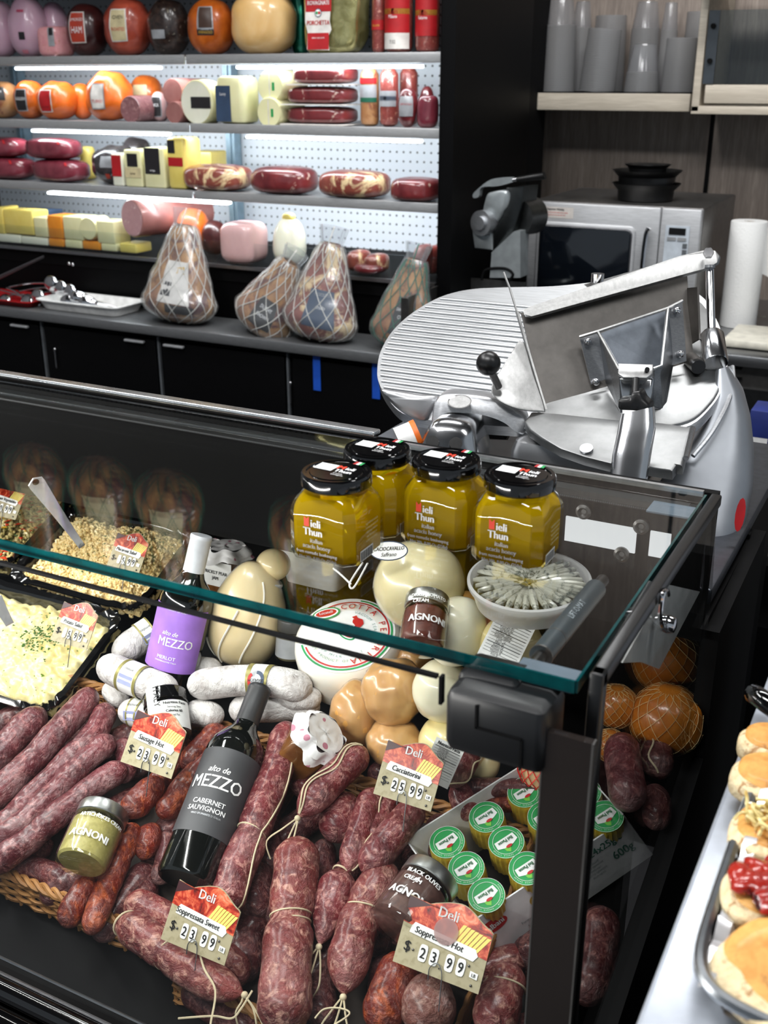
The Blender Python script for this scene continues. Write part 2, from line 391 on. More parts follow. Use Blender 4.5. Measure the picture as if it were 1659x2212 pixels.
for px, py in ((121, 775), (628, 850)):
    q = ony(px, py, 2.61); mb = MB(); cyl(mb, q+V((0, 0, .03)), q-V((0, 0, .03)), .003); sphere(mb, q+V((0, 0, .032)), .005); part('hinge', mb, CHROME, ct)
BTAPE = mat((18, 80, 190), .6, name='blue_tape')
for a, lab in (((675, 695), 'strip of blue tape on the black counter front, left of two'), ((803, 822), 'strip of blue tape half hidden by the slicer plate')):
    q0, q1 = ony(a[0], 790, 2.612), ony(a[1], 870, 2.612); mb = MB(); box(mb, ((q0.x+q1.x)/2, 2.612, .835), (.024, .002, .1)); solo('blue_tape_strip', mb, BTAPE, lab, 'tape', 'blue tape strips on the counter front')
# metal splash box end right of the hams
st = thing('steel_splash_guard', 'dull steel splash guard standing at the right end of the ham counter', 'splash guard', (-1.25, 2.75, .92))
mb = MB(); box(mb, (-1.285, 2.76, 1.0), (.006, .34, .16)); box(mb, (-1.18, 2.93, 1.02), (.21, .006, .13)); box(mb, (-1.285, 2.59, 1.0), (.02, .01, .16)); part('panel', mb, DSTEEL, st, 0)
# dark recess and back counter
struct('wall_recess', box(MB(), (-1.66, 3.66, 1.5), (.40, .12, 3.0)), BLACKM)
mb = MB(); box(mb, (-1.285+.02, 3.35, 1.5), (.02, .35, 3.)); struct('trim_3', mb, BLACKM)
q0 = ony(1073, 300, 3.70); struct('trim_4', box(MB(), (q0.x+.015, 3.7, 1.45), (.028, .02, .62)), WOODS)
bc = thing('back_counter', 'steel-topped back counter carrying the microwave and paper towels', 'counter', (-.6, 3.3, 0))
mb = MB(); box(mb, (-.45, 3.34, .93), (1.75, .84, .03), b=.004); part('worktop', mb, STEEL, bc)
mb = MB(); box(mb, (-.45, 3.36, .45), (1.7, .8, .92)); part('base_cabinet', mb, DSTEEL, bc, 0)
mb = MB()
for k in range(4):
    q = ony(1592, 795+22*k, 2.955); box(mb, q, (.024, .01, .006))
part('vent_slot', mb, BLACKM, bc, 0)
mb = MB(); box(mb, (-.45, 2.955, .80), (1.7, .012, .10)); part('fascia', mb, metal('dark_steel', (80, 82, 84), .4), bc, 0)
# wooden shelf of cups and glazed cabinet
sh = thing('wall_shelf', 'pale wood wall shelf holding stacks of plastic cups', 'shelf', (-1.15, 3.6, 1.53))
xa, xb = ony(1007, 220, 3.45).x, ony(1490, 220, 3.45).x
mb = MB(); box(mb, ((xa+xb)/2, 3.6, 1.553), (xb-xa, .3, .05), b=.002); part('board', mb, WOODS, sh)
mb = MB(); box(mb, ((xa+xb)/2, 3.6, 1.5795), (xb-xa, .3, .003)); part('shelf_liner', mb, BLACKM, sh, 0)
cb = thing('glazed_wall_cabinet', 'pale wood wall cabinet with clear glass flap at the upper right', 'cabinet', (-.4, 3.6, 1.52))
xc = ony(1493, 230, 3.38).x
mb = MB(); box(mb, (xc+.011, 3.56, 1.70), (.022, .36, .34), b=.002); part('side_panel', mb, WOODS, cb)
mb = MB(); box(mb, (xc+.5, 3.56, 1.535), (1.0, .36, .022), b=.002); part('bottom_panel', mb, WOODS, cb)
mb = MB(); box(mb, (xc+.52, 3.385, 1.578), (.97, .02, .05), b=.003); part('front_rail', mb, WOODS, cb)
mb = MB(); box(mb, (xc+.5, 3.4, 1.87), (1.0, .36, .02)); part('top_panel', mb, WOODS, cb)
mb = MB(); box(mb, (xc+.53, 3.378, 1.70), (.98, .006, .19)); part('glass_flap', mb, pane_mat('cabinet_glass', (.75, .8, .82), .02, 1.6), cb, 0)
hp = mat((60, 66, 72), .4, .5); mb = MB(); box(mb, (xc+.042, 3.374, 1.70), (.03, .004, .19)); hh = part('hinge_plate', mb, hp, cb, 0)
mb = MB()
for z in (1.665, 1.755): cyl(mb, (xc+.042, 3.372, z), (xc+.042, 3.364, z), .007)
part('hinge_screw', mb, BLACKM, hh)
# ================================================================== shelf products
def meat_mat(name, a, b, c=None, sc=25, rough=.32, coat=.6, thr=(.55, .62), bump=.0012):
    n = NT(name); v = n.noise(sc, 4, .6, dist=.6); col = n.ramp(v, [(.32, a), (.68, b)])
    if c: col = n.mix(n.step(n.noise(sc*.7, 4, .65, dist=1.2), *thr), col, c)
    n.base(col).p(Roughness=rough, Coat_Weight=coat, Coat_Roughness=.12, Subsurface_Weight=.08, Subsurface_Radius=(.02, .008, .004), Subsurface_Scale=.2)
    n.bump(n.noise(sc*1.6, 3), bump, .6); return n.m
MM = dict(
 pink=meat_mat('pink_ham_wrap', (206, 164, 186), (222, 184, 202), sc=8, bump=.0003), pinkloaf=meat_mat('pink_studded_loaf', (226, 150, 156), (236, 170, 172), (196, 120, 60), 60, thr=(.62, .68)),
 dark=meat_mat('dark_baked_ham', (44, 14, 16), (74, 30, 28)), brick=meat_mat('brick_red_ham', (150, 58, 42), (186, 84, 62)), pepper=meat_mat('black_pepper_ham', (20, 14, 14), (60, 44, 38), (190, 180, 160), 90, thr=(.64, .7)),
 orange=meat_mat('orange_smoked_turkey', (168, 74, 22), (222, 116, 36), (120, 52, 22), 14, thr=(.6, .75)), orange2=meat_mat('bright_orange_turkey', (214, 92, 20), (236, 122, 44), (176, 60, 20), 12, thr=(.62, .8)),
 tan=meat_mat('golden_turkey_breast', (226, 178, 108), (240, 204, 146), (214, 140, 70), 9, thr=(.62, .75)), bologna=meat_mat('bologna', (128, 84, 88), (150, 104, 106), (176, 132, 130), 90), mort=meat_mat('mortadella', (148, 96, 92), (164, 112, 106), bump=.0002),
 mortface=meat_mat('mortadella_face', (186, 142, 146), (196, 152, 154), (232, 208, 206), 55, thr=(.6, .64), bump=.0002), cheese=meat_mat('pale_yellow_cheese', (226, 222, 170), (236, 232, 188), sc=12, coat=.4, bump=.0003),
 cheese2=meat_mat('butter_yellow_cheese', (226, 204, 100), (236, 218, 124), sc=12, coat=.4, bump=.0003), white=meat_mat('white_cheese', (232, 232, 210), (242, 241, 224), sc=12, coat=.4, bump=.0003),
 cheddar=meat_mat('orange_cheddar', (226, 134, 30), (240, 156, 46), sc=12, coat=.5, bump=.0003), prosc=meat_mat('raw_ham_pack', (84, 26, 32), (128, 50, 52), (222, 196, 180), 16, .28, .8, (.60, .66)),
 prosc2=meat_mat('raw_ham_fatty', (110, 46, 42), (150, 80, 66), (232, 206, 160), 18, .28, .8, (.5, .6)), rind=meat_mat('amber_ham_rind', (196, 134, 66), (222, 170, 96), (150, 92, 44), 10), redpack=meat_mat('dark_red_beef_pack', (98, 30, 44), (136, 58, 70), (170, 100, 110), 14, .25, .9, (.66, .8)),
 salami=meat_mat('red_salami', (122, 50, 46), (150, 74, 66), (206, 150, 130), 110, .3, .7, (.6, .66)), gold=meat_mat('gold_foil', (150, 142, 84), (206, 200, 142), sc=30, rough=.25), greenfoil=meat_mat('green_foil', (4, 92, 74), (12, 132, 104), sc=30, rough=.25),
 pancetta=meat_mat('pancetta', (160, 108, 70), (196, 150, 100), (120, 56, 46), 14, thr=(.5, .6)), blackfoil=meat_mat('dark_film_wrap', (30, 26, 28), (66, 60, 62), (150, 152, 156), 24, .22, 1, (.66, .74)), pinkham=meat_mat('pale_pink_ham', (206, 166, 166), (218, 182, 180), sc=10, bump=.0004), skin=meat_mat('prosciutto_skin', (136, 84, 56), (200, 152, 92), (86, 34, 38), 13, .3, .8, (.47, .57)))
for k in ('gold', 'greenfoil'): MM[k].node_tree.nodes['Principled BSDF'].inputs['Metallic'].default_value = .75
LAB = dict(dk=mat((36, 34, 36), .4), wh=mat((226, 222, 216), .5), red=mat((176, 28, 34), .45), cream=mat((206, 192, 150), .5), navy=mat((52, 70, 96), .45), brown=mat((66, 44, 34), .45), yel=mat((214, 170, 60), .5), grn=mat((22, 90, 66), .5), silver=mat((172, 174, 178), .35, .3), ham=mat((180, 60, 40), .5), lime=mat((150, 200, 140), .5))
def sp(c, s, e): return (abs(c)**e)*(1 if c >= 0 else -1)
class Blob:
    """super-ellipsoid body: c centre, (a, b, h) half sizes, e exponents; az 0 looks to the customer side"""
    def __init__(s, c, a, b, h, ev=.85, eh=.9, rz=0, lean=0, lump=.03, seed=0, top=1., roll=0):
        s.c, s.a, s.b, s.h, s.ev, s.eh, s.lump, s.seed, s.top = V(c), a, b, h, ev, eh, lump, seed, top
        s.m = Matrix.Rotation(rz, 4, 'Z') @ Matrix.Rotation(lean, 4, 'X') @ Matrix.Rotation(roll, 4, 'Y')
    def pt(s, az, el, off=0):
        ce, se = cos(el), sin(el); ca, sa = cos(az), sin(az)
        rr = sp(ce, 0, s.ev); z = sp(se, 0, s.ev); k = 1+(s.top-1)*(z*.5+.5)
        p = V((s.a*rr*sp(sa, 0, s.eh)*k, -s.b*rr*sp(ca, 0, s.eh)*k, s.h*z))
        q = p.normalized()
        p += q*(off + s.lump*min(s.a, s.h)*noise.noise(q*2.2+V((s.seed*7.3, 0, 0))))
        return s.c + s.m @ p
    def mesh(s, nu=40, nv=26):
        return grid(MB(), lambda u, v: s.pt(2*pi*u, -pi/2+pi*v), nu, nv, cu=True)
    def M(s, az=0, el=0): return lambda a, t, off: s.pt(az+a/s.a, el+t/s.h, off+.001)
def flatbase(b, z):   # press the bottom flat onto the support
    for p in b.v:
        if p.z < z: p.z = z
    return b
def spec(xl, xr, yt, shelf, dy=.07, depth=.8):
    """size and place from outline on the plane of the item's middle"""
    Y = YF+.012+dy; z0 = SH[shelf]; ym = {'A': 60, 'B': 210, 'C': 350, 'D': 500}[shelf]
    a, b = ony(xl, ym, Y), ony(xr, ym, Y); w = (b.x-a.x)*.84; zt = ony((xl+xr)/2, yt, Y).z
    return (a.x+b.x)/2, Y, w, max(.03, zt-z0), z0
def lab_on(par, B, az, el, w, h, m, txt=(), frame_=None, nm='label'):
    M_ = B.M(az+.42, el)
    if frame_: part(nm, drect(MB(), M_, -w/2-.004, w/2+.004, -h/2-.004, h/2+.004, .0006, 8, 8), frame_, par); off = .0014
    else: off = .0006
    l = part(nm, drect(MB(), M_, -w/2, w/2, -h/2, h/2, off, 8, 8), m, par)
    for s, size, t, mt in txt: part('lettering', dtext(MB(), M_, s, size, 0, t, off+.0008, sx=.9), mt, l)
def ham(name, lab, cat, xl, xr, yt, shelf, m, label=None, group=None, dy=.07, b=None, **k):
    x, y, w, h, z = spec(xl, xr, yt, shelf, dy); B = Blob((x, y, z+h/2), w/2, b or min(w/2*.95, .085), h/2, **k)
    t = thing(name, lab, cat, (x, y, z), group); part('body', flatbase(B.mesh(), z+.001), MM[m], t)
    for L in (label or []): lab_on(t, B, *L)
    return t
# --- shelf A
ham('pink_ham', 'pink film-wrapped whole ham cut off by the left edge, top shelf', 'ham', -40, 36, 0, 'A', 'pink', group='pink hams on the top shelf', top=.9)
ham('pink_ham', 'pink film-wrapped whole ham with dark round seal, top shelf', 'ham', 22, 102, -8, 'A', 'pink', [(-.1, -.25, .022, .022, LAB['dk']), (-.1, -.9, .03, .02, mat((224, 140, 156), .5)), (-.1, .45, .028, .008, mat((190, 70, 100), .5))], group='pink hams on the top shelf', top=.85)
ham('pink_ham', 'plain pink ham standing behind the studded pink loaf, top shelf', 'ham', 88, 150, 4, 'A', 'pink', group='pink hams on the top shelf', dy=.14, top=.8)
ham('studded_meat_loaf', 'small pink studded loaf with grey paper tab, top shelf', 'meat loaf', 88, 148, 57, 'A', 'pinkloaf', [(-.1, .35, .014, .026, LAB['dk'], (), LAB['silver'])], ev=.35, eh=.6, dy=.03)
ham('baked_ham', 'very dark baked ham with red and white label, top shelf', 'ham', 148, 228, 8, 'A', 'dark', [(-.25, .1, .045, .075, LAB['ham'], (('SMOKED', .012, .012, INKW), ('HAM', .018, -.014, INKW)), LAB['wh'])], group='wrapped meats on the top shelf')
ham('red_turkey_breast', 'brick red wrapped breast with gold and white label, top shelf', 'deli meat', 230, 324, -4, 'A', 'brick', [(-.2, .05, .045, .075, LAB['cream'], (('OVEN', .014, .012, INKB), ('ROASTED', .01, -.012, INKR)), LAB['wh'])], group='wrapped meats on the top shelf', lump=.06)
ham('peppered_ham', 'black peppered ham in shiny film, top shelf', 'ham', 322, 408, -2, 'A', 'pepper', [(-.35, -.2, .04, .022, LAB['silver'])], group='wrapped meats on the top shelf', lump=.06)
ham('smoked_turkey', 'orange smoked turkey with brown label, top shelf', 'deli meat', 408, 506, -3, 'A', 'orange', [(-.1, .3, .04, .05, LAB['brown'], (), LAB['silver']), (-.1, -.15, .05, .014, LAB['dk'], (('EVENGOLD', .009, -.003, LAB['yel']),))], group='wrapped meats on the top shelf')
ham('turkey_breast', 'large pale golden turkey breast in clear wrap, top shelf', 'deli meat', 502, 642, -18, 'A', 'tan', group='wrapped meats on the top shelf', ev=.7, lump=.05)
ham('green_foil_bag', 'shiny green foil bag behind the porchetta pack, top shelf', 'bag', 630, 668, -20, 'A', 'greenfoil', dy=.15, lump=.25, ev=.4)
x, y, w, h, z = spec(655, 800, -60, 'A', .05); t = thing('porchetta_pack', 'gold foil porchetta pack with red and white label, top shelf', 'meat pack', (x, y, z))
B = Blob((x, y, z+h/2), w/2, .045, h/2, .4, .5, lump=.16, seed=3); part('foil_bag', flatbase(B.mesh(60, 40), z), MM['gold'], t)
Mp = flat(V((x-.025, y-.055, z+.07)), V((1, 0, .0)), V((0, .05, 1)).normalized())
lb = part('label', dpoly(MB(), Mp, [(-.036, -.06), (.036, -.062), (.03, -.03), (.042, -.01), (.036, .01), (.042, .075), (-.04, .075), (-.042, .01), (-.034, -.015)]), LAB['wh'], t)
part('red_band', drect(MB(), Mp, -.034, .034, -.06, -.018, .0008), LAB['red'], lb); part('red_band', drect(MB(), Mp, -.04, .041, .035, .08, .0008), LAB['red'], lb)
part('lettering', dtext(MB(), Mp, 'PORCHETTA', .0165, 0, .002, .0015, .75, bold=.0004), INKR, lb); part('lettering', dtext(dtext(MB(), Mp, 'ROVAGNATI', .015, 0, .052, .0015, .8, bold=.0003), Mp, 'italian style pork', .006, 0, -.032, .0015), INKW, lb)
part('seal', ddisc(MB(), Mp, 0, .032, .011, .0014), LAB['navy'], lb); part('seal', ddisc(MB(), Mp, 0, .032, .009, .0018), INKW, lb)
for a, c in ((-.004, INKG), (.004, INKR)): part('seal', ddisc(MB(), Mp, a, .032, .004, .0022), c, lb)
def stick(name, lab, xl, xr, yt, shelf, m, bands=(), group=None, dy=.05, cat='salami'):
    x, y, w, h, z = spec(xl, xr, yt, shelf, dy); r = w/2; t = thing(name, lab, cat, (x, y, z), group); mb = MB()
    lathe(mb, [(r*.5, 0), (r*.9, .006), (r, .015), (r*1.01, h*.5), (r*.98, h-.015), (r*.6, h)], 28, Matrix.Translation((x, y, z))); part('body', mb, MM[m], t)
    fr_ = front_frame(V((x, y, z)))
    for z0, z1, mt, txt in bands:
        l = part('label', drect(MB(), oncyl(fr_, r+.001), -r*1.3, r*1.3, z0*h, z1*h, .0004, 14), mt, t)
        for s, size, zz, m2 in txt: part('lettering', dtext(MB(), oncyl(fr_, r+.001), s, size, 0, zz*h, .001, .8), m2, l)
    return t
stick('salami_stick', 'slim unlabelled-top salami stick with small red band, top shelf', 803, 834, -30, 'A', 'salami', [(.35, .5, LAB['red'], [('SALAMI', .008, .4, LAB['yel'])])], 'salami sticks on the top shelf')
stick('salami_stick', 'thick salami stick with red label and white price sticker, top shelf', 830, 894, -30, 'A', 'salami', [(.3, .95, LAB['red'], [('Milano', .012, .52, INKW)]), (.58, .66, LAB['yel'], [('SALAMI', .011, .59, LAB['red'])]), (.06, .3, LAB['wh'], [('7.52', .012, .14, INKB)])], 'salami sticks on the top shelf')
stick('salami_stick', 'thick red-labelled salami stick next to the black end panel, top shelf', 896, 952, -30, 'A', 'salami', [(.25, .9, LAB['red'], [('Salame', .012, .5, INKW)]), (.56, .64, LAB['yel'], [('SALAMI', .01, .57, LAB['red'])])], 'salami sticks on the top shelf')
# --- shelf B
gB = 'wrapped meats on the second shelf'
ham('turkey_breast', 'mottled turkey breast with black label at the left edge, second shelf', 'deli meat', -30, 40, 176, 'B', 'pancetta', [(.1, .35, .05, .04, LAB['dk'], (('OVEN', .012, 0, INKW),))], gB)
ham('golden_turkey', 'small golden turkey with dark GOLDEN label, second shelf', 'deli meat', 34, 96, 174, 'B', 'orange', [(-.3, 0, .034, .055, LAB['dk'], (('GOLDEN', .009, 0, INKW),), LAB['silver'])], gB)
ham('smoked_turkey', 'orange turkey with red and yellow label, second shelf', 'deli meat', 84, 166, 176, 'B', 'orange2', [(-.35, .0, .036, .055, LAB['red'], (), LAB['wh']), (-.35, -.25, .04, .012, LAB['yel'], (('HONEY', .008, -.003, INKB),))], gB, lump=.08)
ham('smoked_turkey', 'unlabelled orange turkey half hidden behind its neighbour, second shelf', 'deli meat', 155, 198, 180, 'B', 'orange2', group=gB, dy=.12)
ham('smoked_turkey', 'tall bright orange turkey with white label, second shelf', 'deli meat', 188, 288, 154, 'B', 'orange2', [(-.3, 0, .04, .06, LAB['wh'], (('TURKEY', .011, -.014, INKR),), LAB['silver'])], gB, lump=.08, top=.85)
def log(name, lab, cx, cy, rp, L, m, mf=None, group=None, Yb=None, cat='deli meat', ang=0, shelf='B', extra=None, zb=None):
    Y = Yb or YF+.02; q = ony(cx, cy, Y); r = rp*mpx(q); zz = (zb if zb is not None else q.z)
    A = V((q.x, Y, zz)); B = A+V((sin(ang)*L, cos(ang)*L, 0)); t = thing(name, lab, cat, (A.x, A.y, A.z-r), group)
    fr_ = axis_frame(A, B, V((0, 0, 1))); lathe_ = MB(); lathe(lathe_, [(r*.95, 0), (r, .004), (r*1.01, L*.5), (r*.98, L-.01), (r*.7, L)], 36, fr_); part('body', lathe_, MM[m], t)
    part('cut_face', ddisc(MB(), onfr(fr_), 0, 0, r*.93, -.0008), MM[mf or m], t)
    if extra: extra(t, fr_, r)
    return t
ham('wrapped_ham', 'orange ham with pale label behind the bologna log, second shelf', 'ham', 283, 352, 162, 'B', 'orange', [(-.2, .3, .05, .03, LAB['cream'])], gB, dy=.2)
log('bologna_log', 'dark purplish bologna log lying on the second shelf', 281, 236, 28, .16, 'bologna', 'bologna', gB, zb=SH['B']+.036)
ham('hidden_label_ham', 'narrow ham with dark HICKORY label between the logs, second shelf', 'ham', 326, 358, 198, 'B', 'pinkham', [(-.2, 0, .03, .05, LAB['dk'], (('HICK', .009, 0, INKW),), LAB['silver'])], gB, dy=.1)
log('mortadella_log', 'pink mortadella log on the second shelf floor', 376, 246, 23, .16, 'mort', 'mort', gB, zb=SH['B']+.029)
log('mortadella_log', 'brownish mortadella log resting on top of the pink one', 372, 198, 27, .18, 'mort', 'mort', gB, YF+.05)
def roundcheese(t, fr_, r): part('label', drect(MB(), onfr(fr_), -.016, .016, -.02, r*.9, -.0022), LAB['dk'], t)
log('round_cheese', 'thick round pale cheese with black label, second shelf', 424, 222, 46, .075, 'cheese', 'white', gB, cat='cheese', extra=roundcheese, zb=SH['B']+.0585, ang=.1)
def slab(name, lab, xl, xr, yt, shelf, m, label=None, dy=.05, dep=.09, group=None, z0=None, b=.006, cat='cheese', h=None):
    x, y, w, hh, z = spec(xl, xr, yt, shelf, dy); hh = h or hh; z = z0 if z0 is not None else z
    if z0 is not None and not h: hh = ony((xl+xr)/2, yt, y).z-z0
    t = thing(name, lab, cat, (x, y, z), group); box_ = MB(); box(box_, (x, y-dep/2+dep/2, z+hh/2), (w, dep, hh), b=b); part('block', box_, MM[m] if isinstance(m, str) else m, t)
    fy = y-dep/2-.0006; Mf = flat(V((x, fy, z+hh/2)), V((1, 0, 0)), V((0, 0, 1)))
    for sx0, sx1, t0, t1, mt, txt in (label or []):
        l = part('label', drect(MB(), Mf, sx0*w, sx1*w, t0*hh, t1*hh, .0006, 2), mt, t)
        for s, size, tt, m2 in txt: part('lettering', dtext(MB(), Mf, s, size, (sx0+sx1)/2*w, tt*hh, .0014, .8), m2, l)
    return t
slab('cheese_loaf', 'tall pale cheese loaf with navy label, second shelf', 476, 552, 164, 'B', 'cheese', [(-.45, 0.05, -.45, .3, LAB['navy'], [('Lacey', .012, .1, INKW)])], b=.02, group=gB)
def provlab(t, fr_, r): part('label', drect(MB(), onfr(fr_), -.012, .01, .008, .016, -.002), INKG, t); part('label', drect(MB(), onfr(fr_), -r*.85, r*.85, -.002, .001, -.002), LAB['wh'], t)
log('provolone_log', 'pale provolone log on top of another, second shelf', 583, 187, 33, .15, 'cheese', 'cheese', 'provolone logs on the second shelf', YF+.03, 'cheese', extra=provlab, zb=SH['B']+.105)
log('provolone_log', 'pale provolone log lying under another, second shelf', 581, 247, 31, .15, 'cheese', 'cheese', 'provolone logs on the second shelf', cat='cheese', extra=provlab, zb=SH['B']+.034)
for k, (yt, xl, xr, nm) in enumerate(((157, 634, 776, 'topmost'), (198, 620, 776, 'middle'), (240, 618, 776, 'bottom'))):
    x, y, w, h, z = spec(xl, xr, yt, 'B', .07); z = SH['B']+.001+(2-k)*.053
    t = thing('cured_ham_pack', 'vacuum pack of dark cured ham, %s of a stack of three' % nm, 'meat pack', (x, y, z), 'stacked cured ham packs on the second shelf')
    part('tray_card', box(MB(), (x, y, z+.002), (w*1.02, .13, .003)), LAB['wh'], t)
    B = Blob((x, y, z+.027), w/2*.97, .06, .023, .5, .45, lump=.1, seed=k+5); part('meat', flatbase(B.mesh(), z+.004), MM['prosc'], t)
gC = 'hanging-label meats on the second shelf'
x_ = stick('pancetta_roll', 'amber pancetta roll with red round tag, second shelf', 778, 820, 148, 'B', 'pancetta', [(.5, .72, LAB['silver'], ()), (.74, .84, LAB['red'], ()), (.42, .5, LAB['grn'], ())], gC, .08, 'cured meat')
stick('netted_salami', 'netted pinkish salami with small white tag, second shelf', 820, 862, 148, 'B', 'salami', [(.35, .62, LAB['silver'], ()), (.45, .53, LAB['navy'], ())], gC, .08)
stick('netted_salami', 'wide netted salami behind the capicola bag, second shelf', 862, 904, 146, 'B', 'salami', (), gC, .16)
ham('capicola_bag', 'bagged capicola with grey label, second shelf', 'cured meat', 858, 905, 190, 'B', 'prosc', [(-.2, .1, .04, .045, LAB['silver'], (('CAPOCOLLO', .006, 0, LAB['red']),))], gC, dy=.03)
ham('ham_chunk', 'cut ham chunk showing a purple face beside the black end panel, second shelf', 'ham', 900, 950, 206, 'B', 'redpack', None, gC, dy=.03, ev=.5)
ham('ham_chunk', 'small dark ham knuckle in film behind the cut chunk, second shelf', 'ham', 905, 940, 186, 'B', 'prosc', None, gC, dy=.14)
# --- shelf C
gD = 'dark red packs on the third shelf'
def pack(name, lab, xl, xr, z0, h, m, dy=.05, b=.06, group=None, lab_=None, cat='meat pack', seed=0, **k):
    x, y, w, _, z = spec(xl, xr, 0, 'C', dy); B = Blob((x, y, z0+h/2), w/2, b, h/2, k.pop('ev', .6), .7, lump=.06, seed=seed, **k); t = thing(name, lab, cat, (x, y, z0), group); part('meat', flatbase(B.mesh(), z0+.001), MM[m], t)
    for L in lab_ or []: lab_on(t, B, *L)
    return t
zC = SH['C']
pack('roast_beef_pack', 'dark red film-wrapped roast beef at the left edge, lower of two', -60, 78, zC, .072, 'redpack', group=gD, lab_=[(.2, .5, .012, .016, LAB['red'])])
pack('roast_beef_pack', 'dark red film-wrapped roast beef at the left edge, upper of two', -60, 66, zC+.071, .064, 'redpack', group=gD, lab_=[(.2, .5, .012, .016, LAB['red'])])
pack('roast_beef_pack', 'dark red roast beef with black film right end, lower of two', 70, 192, zC, .072, 'redpack', group=gD, lab_=[(.2, .5, .012, .014, LAB['red'])], seed=3)
pack('roast_beef_pack', 'long dark red roast beef with black film end, upper of two', 62, 180, zC+.071, .066, 'redpack', group=gD, lab_=[(.2, .5, .012, .014, LAB['red'])], seed=4)
ham('yellow_cheese_piece', 'narrow yellow cheese piece behind the beef packs', 'cheese', 176, 206, 316, 'C', 'cheese2', dy=.16, ev=.4)
ham('film_wrapped_ham', 'ham in black and silver film leaning back, third shelf', 'ham', 204, 300, 314, 'C', 'blackfoil', [(-.2, .2, .04, .03, LAB['silver']), (-.2, -.5, .016, .018, LAB['ham'])], dy=.08, group='wrapped hams on the third shelf', lump=.1)
ham('film_wrapped_ham', 'second ham in dark film behind the cheese blocks, third shelf', 'ham', 262, 330, 297, 'C', 'blackfoil', None, dy=.17, group='wrapped hams on the third shelf', lump=.1)
gE = 'cheese blocks on the third shelf'
slab('cheese_block', 'small white cheese block with red label, third shelf', 258, 286, 330, 'C', 'white', [(-.45, .4, -.2, .45, LAB['red'], [])], group=gE)
slab('cheese_block', 'cream cheese block with cow label and black writing, third shelf', 284, 328, 322, 'C', 'cheese', [(-.3, .3, .05, .4, LAB['dk'], []), (-.45, .45, -.25, .02, LAB['cream'], [('butter', .011, -.16, LAB['brown'])])], group=gE)
slab('cheese_block', 'cream cheese block with black shield label, third shelf', 325, 378, 318, 'C', 'cheese', [(-.42, .3, -.15, .5, LAB['dk'], [('vintage', .009, -.08, INKW)])], group=gE)
slab('cheese_block', 'tall yellow cheese loaf with red sash label, third shelf', 376, 422, 296, 'C', 'cheese2', [(-.4, 0, .2, .45, LAB['dk'], []), (-.4, .4, -.05, .12, LAB['red'], [])], group=gE, b=.012)
slab('cheese_block', 'low yellow cheese block far back on the third shelf', 425, 478, 325, 'C', 'cheese2', None, dy=.25, group=gE)
gF = 'pressed prosciutto packs on the third shelf'
pack('prosciutto_pack', 'pressed prosciutto with yellow fat edge, first from the left', 397, 545, zC, .075, 'prosc2', group=gF, b=.075, seed=1)
pack('prosciutto_pack', 'pressed prosciutto between the fatty one and the wide one', 542, 688, zC, .078, 'prosc', group=gF, b=.075, seed=2)
pack('prosciutto_pack', 'widest pressed prosciutto with brown lower edge', 686, 848, zC, .075, 'prosc2', group=gF, b=.075, seed=6)
pack('prosciutto_pack', 'low dark pressed prosciutto against the black end panel', 846, 958, zC, .062, 'prosc', group=gF, b=.07, seed=8, ev=.5)
# --- lowest deck
gG = 'cheese pieces on the lowest deck'
zD = SH['D']
def chz(xl, xr, yt, yb, m, lab, dy=.03, dep=.08):
    Y = YF+.012+dy; a, b = ony(xl, 480, Y-dep/2), ony(xr, 480, Y-dep/2); zt = ony((xl+xr)/2, yt, Y-dep/2).z; zb = ony((xl+xr)/2, yb, Y-dep/2).z; zb = max(zb, zD+.002)
    t = thing('cheese_piece', lab, 'cheese', ((a.x+b.x)/2, Y, zb), gG); part('cheese', box(MB(), ((a.x+b.x)/2, Y, (zt+zb)/2), (b.x-a.x-.003, dep, zt-zb), b=.005), MM[m], t)
for a in ((-10, 8, 448, 505, 'cheese2', 'yellow cheese slab cut by the left edge, upper row'), (8, 71, 455, 506, 'cheese2', 'large butter yellow cheese block, upper row'), (71, 101, 470, 512, 'cheese', 'pale cheese block with tiny holes, upper row'),
          (101, 134, 466, 515, 'cheddar', 'orange cheddar block in the upper row'), (134, 178, 468, 518, 'cheese', 'pale cheese block right of the cheddar, upper row'), (206, 246, 478, 526, 'cheese', 'pale block right of the half-round cheese, upper row'),
          (-10, 40, 506, 536, 'white', 'wrapped white cheese at the left edge, lower row'), (40, 98, 512, 540, 'white', 'wrapped white cheese under the butter yellow block, lower row'), (99, 133, 515, 543, 'cheddar', 'orange cheddar block in the lower row under its twin'), (134, 172, 518, 548, 'cheese', 'pale cheese block in the lower row'),
          (172, 212, 521, 550, 'cheddar', 'orange cheddar block under the half-round cheese'), (212, 248, 526, 554, 'cheese', 'pale cheese block next to the tan stack, lower row'), (252, 290, 526, 558, 'cheese2', 'tan yellow block in front under the mortadella')):
    chz(*a)
log('half_round_cheese', 'half-round pale cheese between blocks of the upper row', 190, 494, 24, .09, 'cheese', 'cheese', gG, YF+.0, 'cheese')
q = ony(290, 478, YF-.0); log('large_mortadella', 'large speckled mortadella lying over the deck edge', 285, 472, 40, .30, 'mort', 'mortface', None, YF+.0, ang=.25)
x, y, w, h, z = spec(60, 130, 452, 'D', .12); t = thing('printed_cheese_pack', 'dark blue printed cheese slice pack behind the blocks', 'cheese pack', (x, y, z)); part('pack', box(MB(), (x, y, z+h/2), (w, .08, h), b=.004), LAB['navy'], t)
Mq = flat(V((x, y-.042, z+h-.014)), V((1, 0, 0)), V((0, 0, 1))); part('lettering', dtext(MB(), Mq, 'CHEESE', .012, 0, 0, .001), INKR, t)
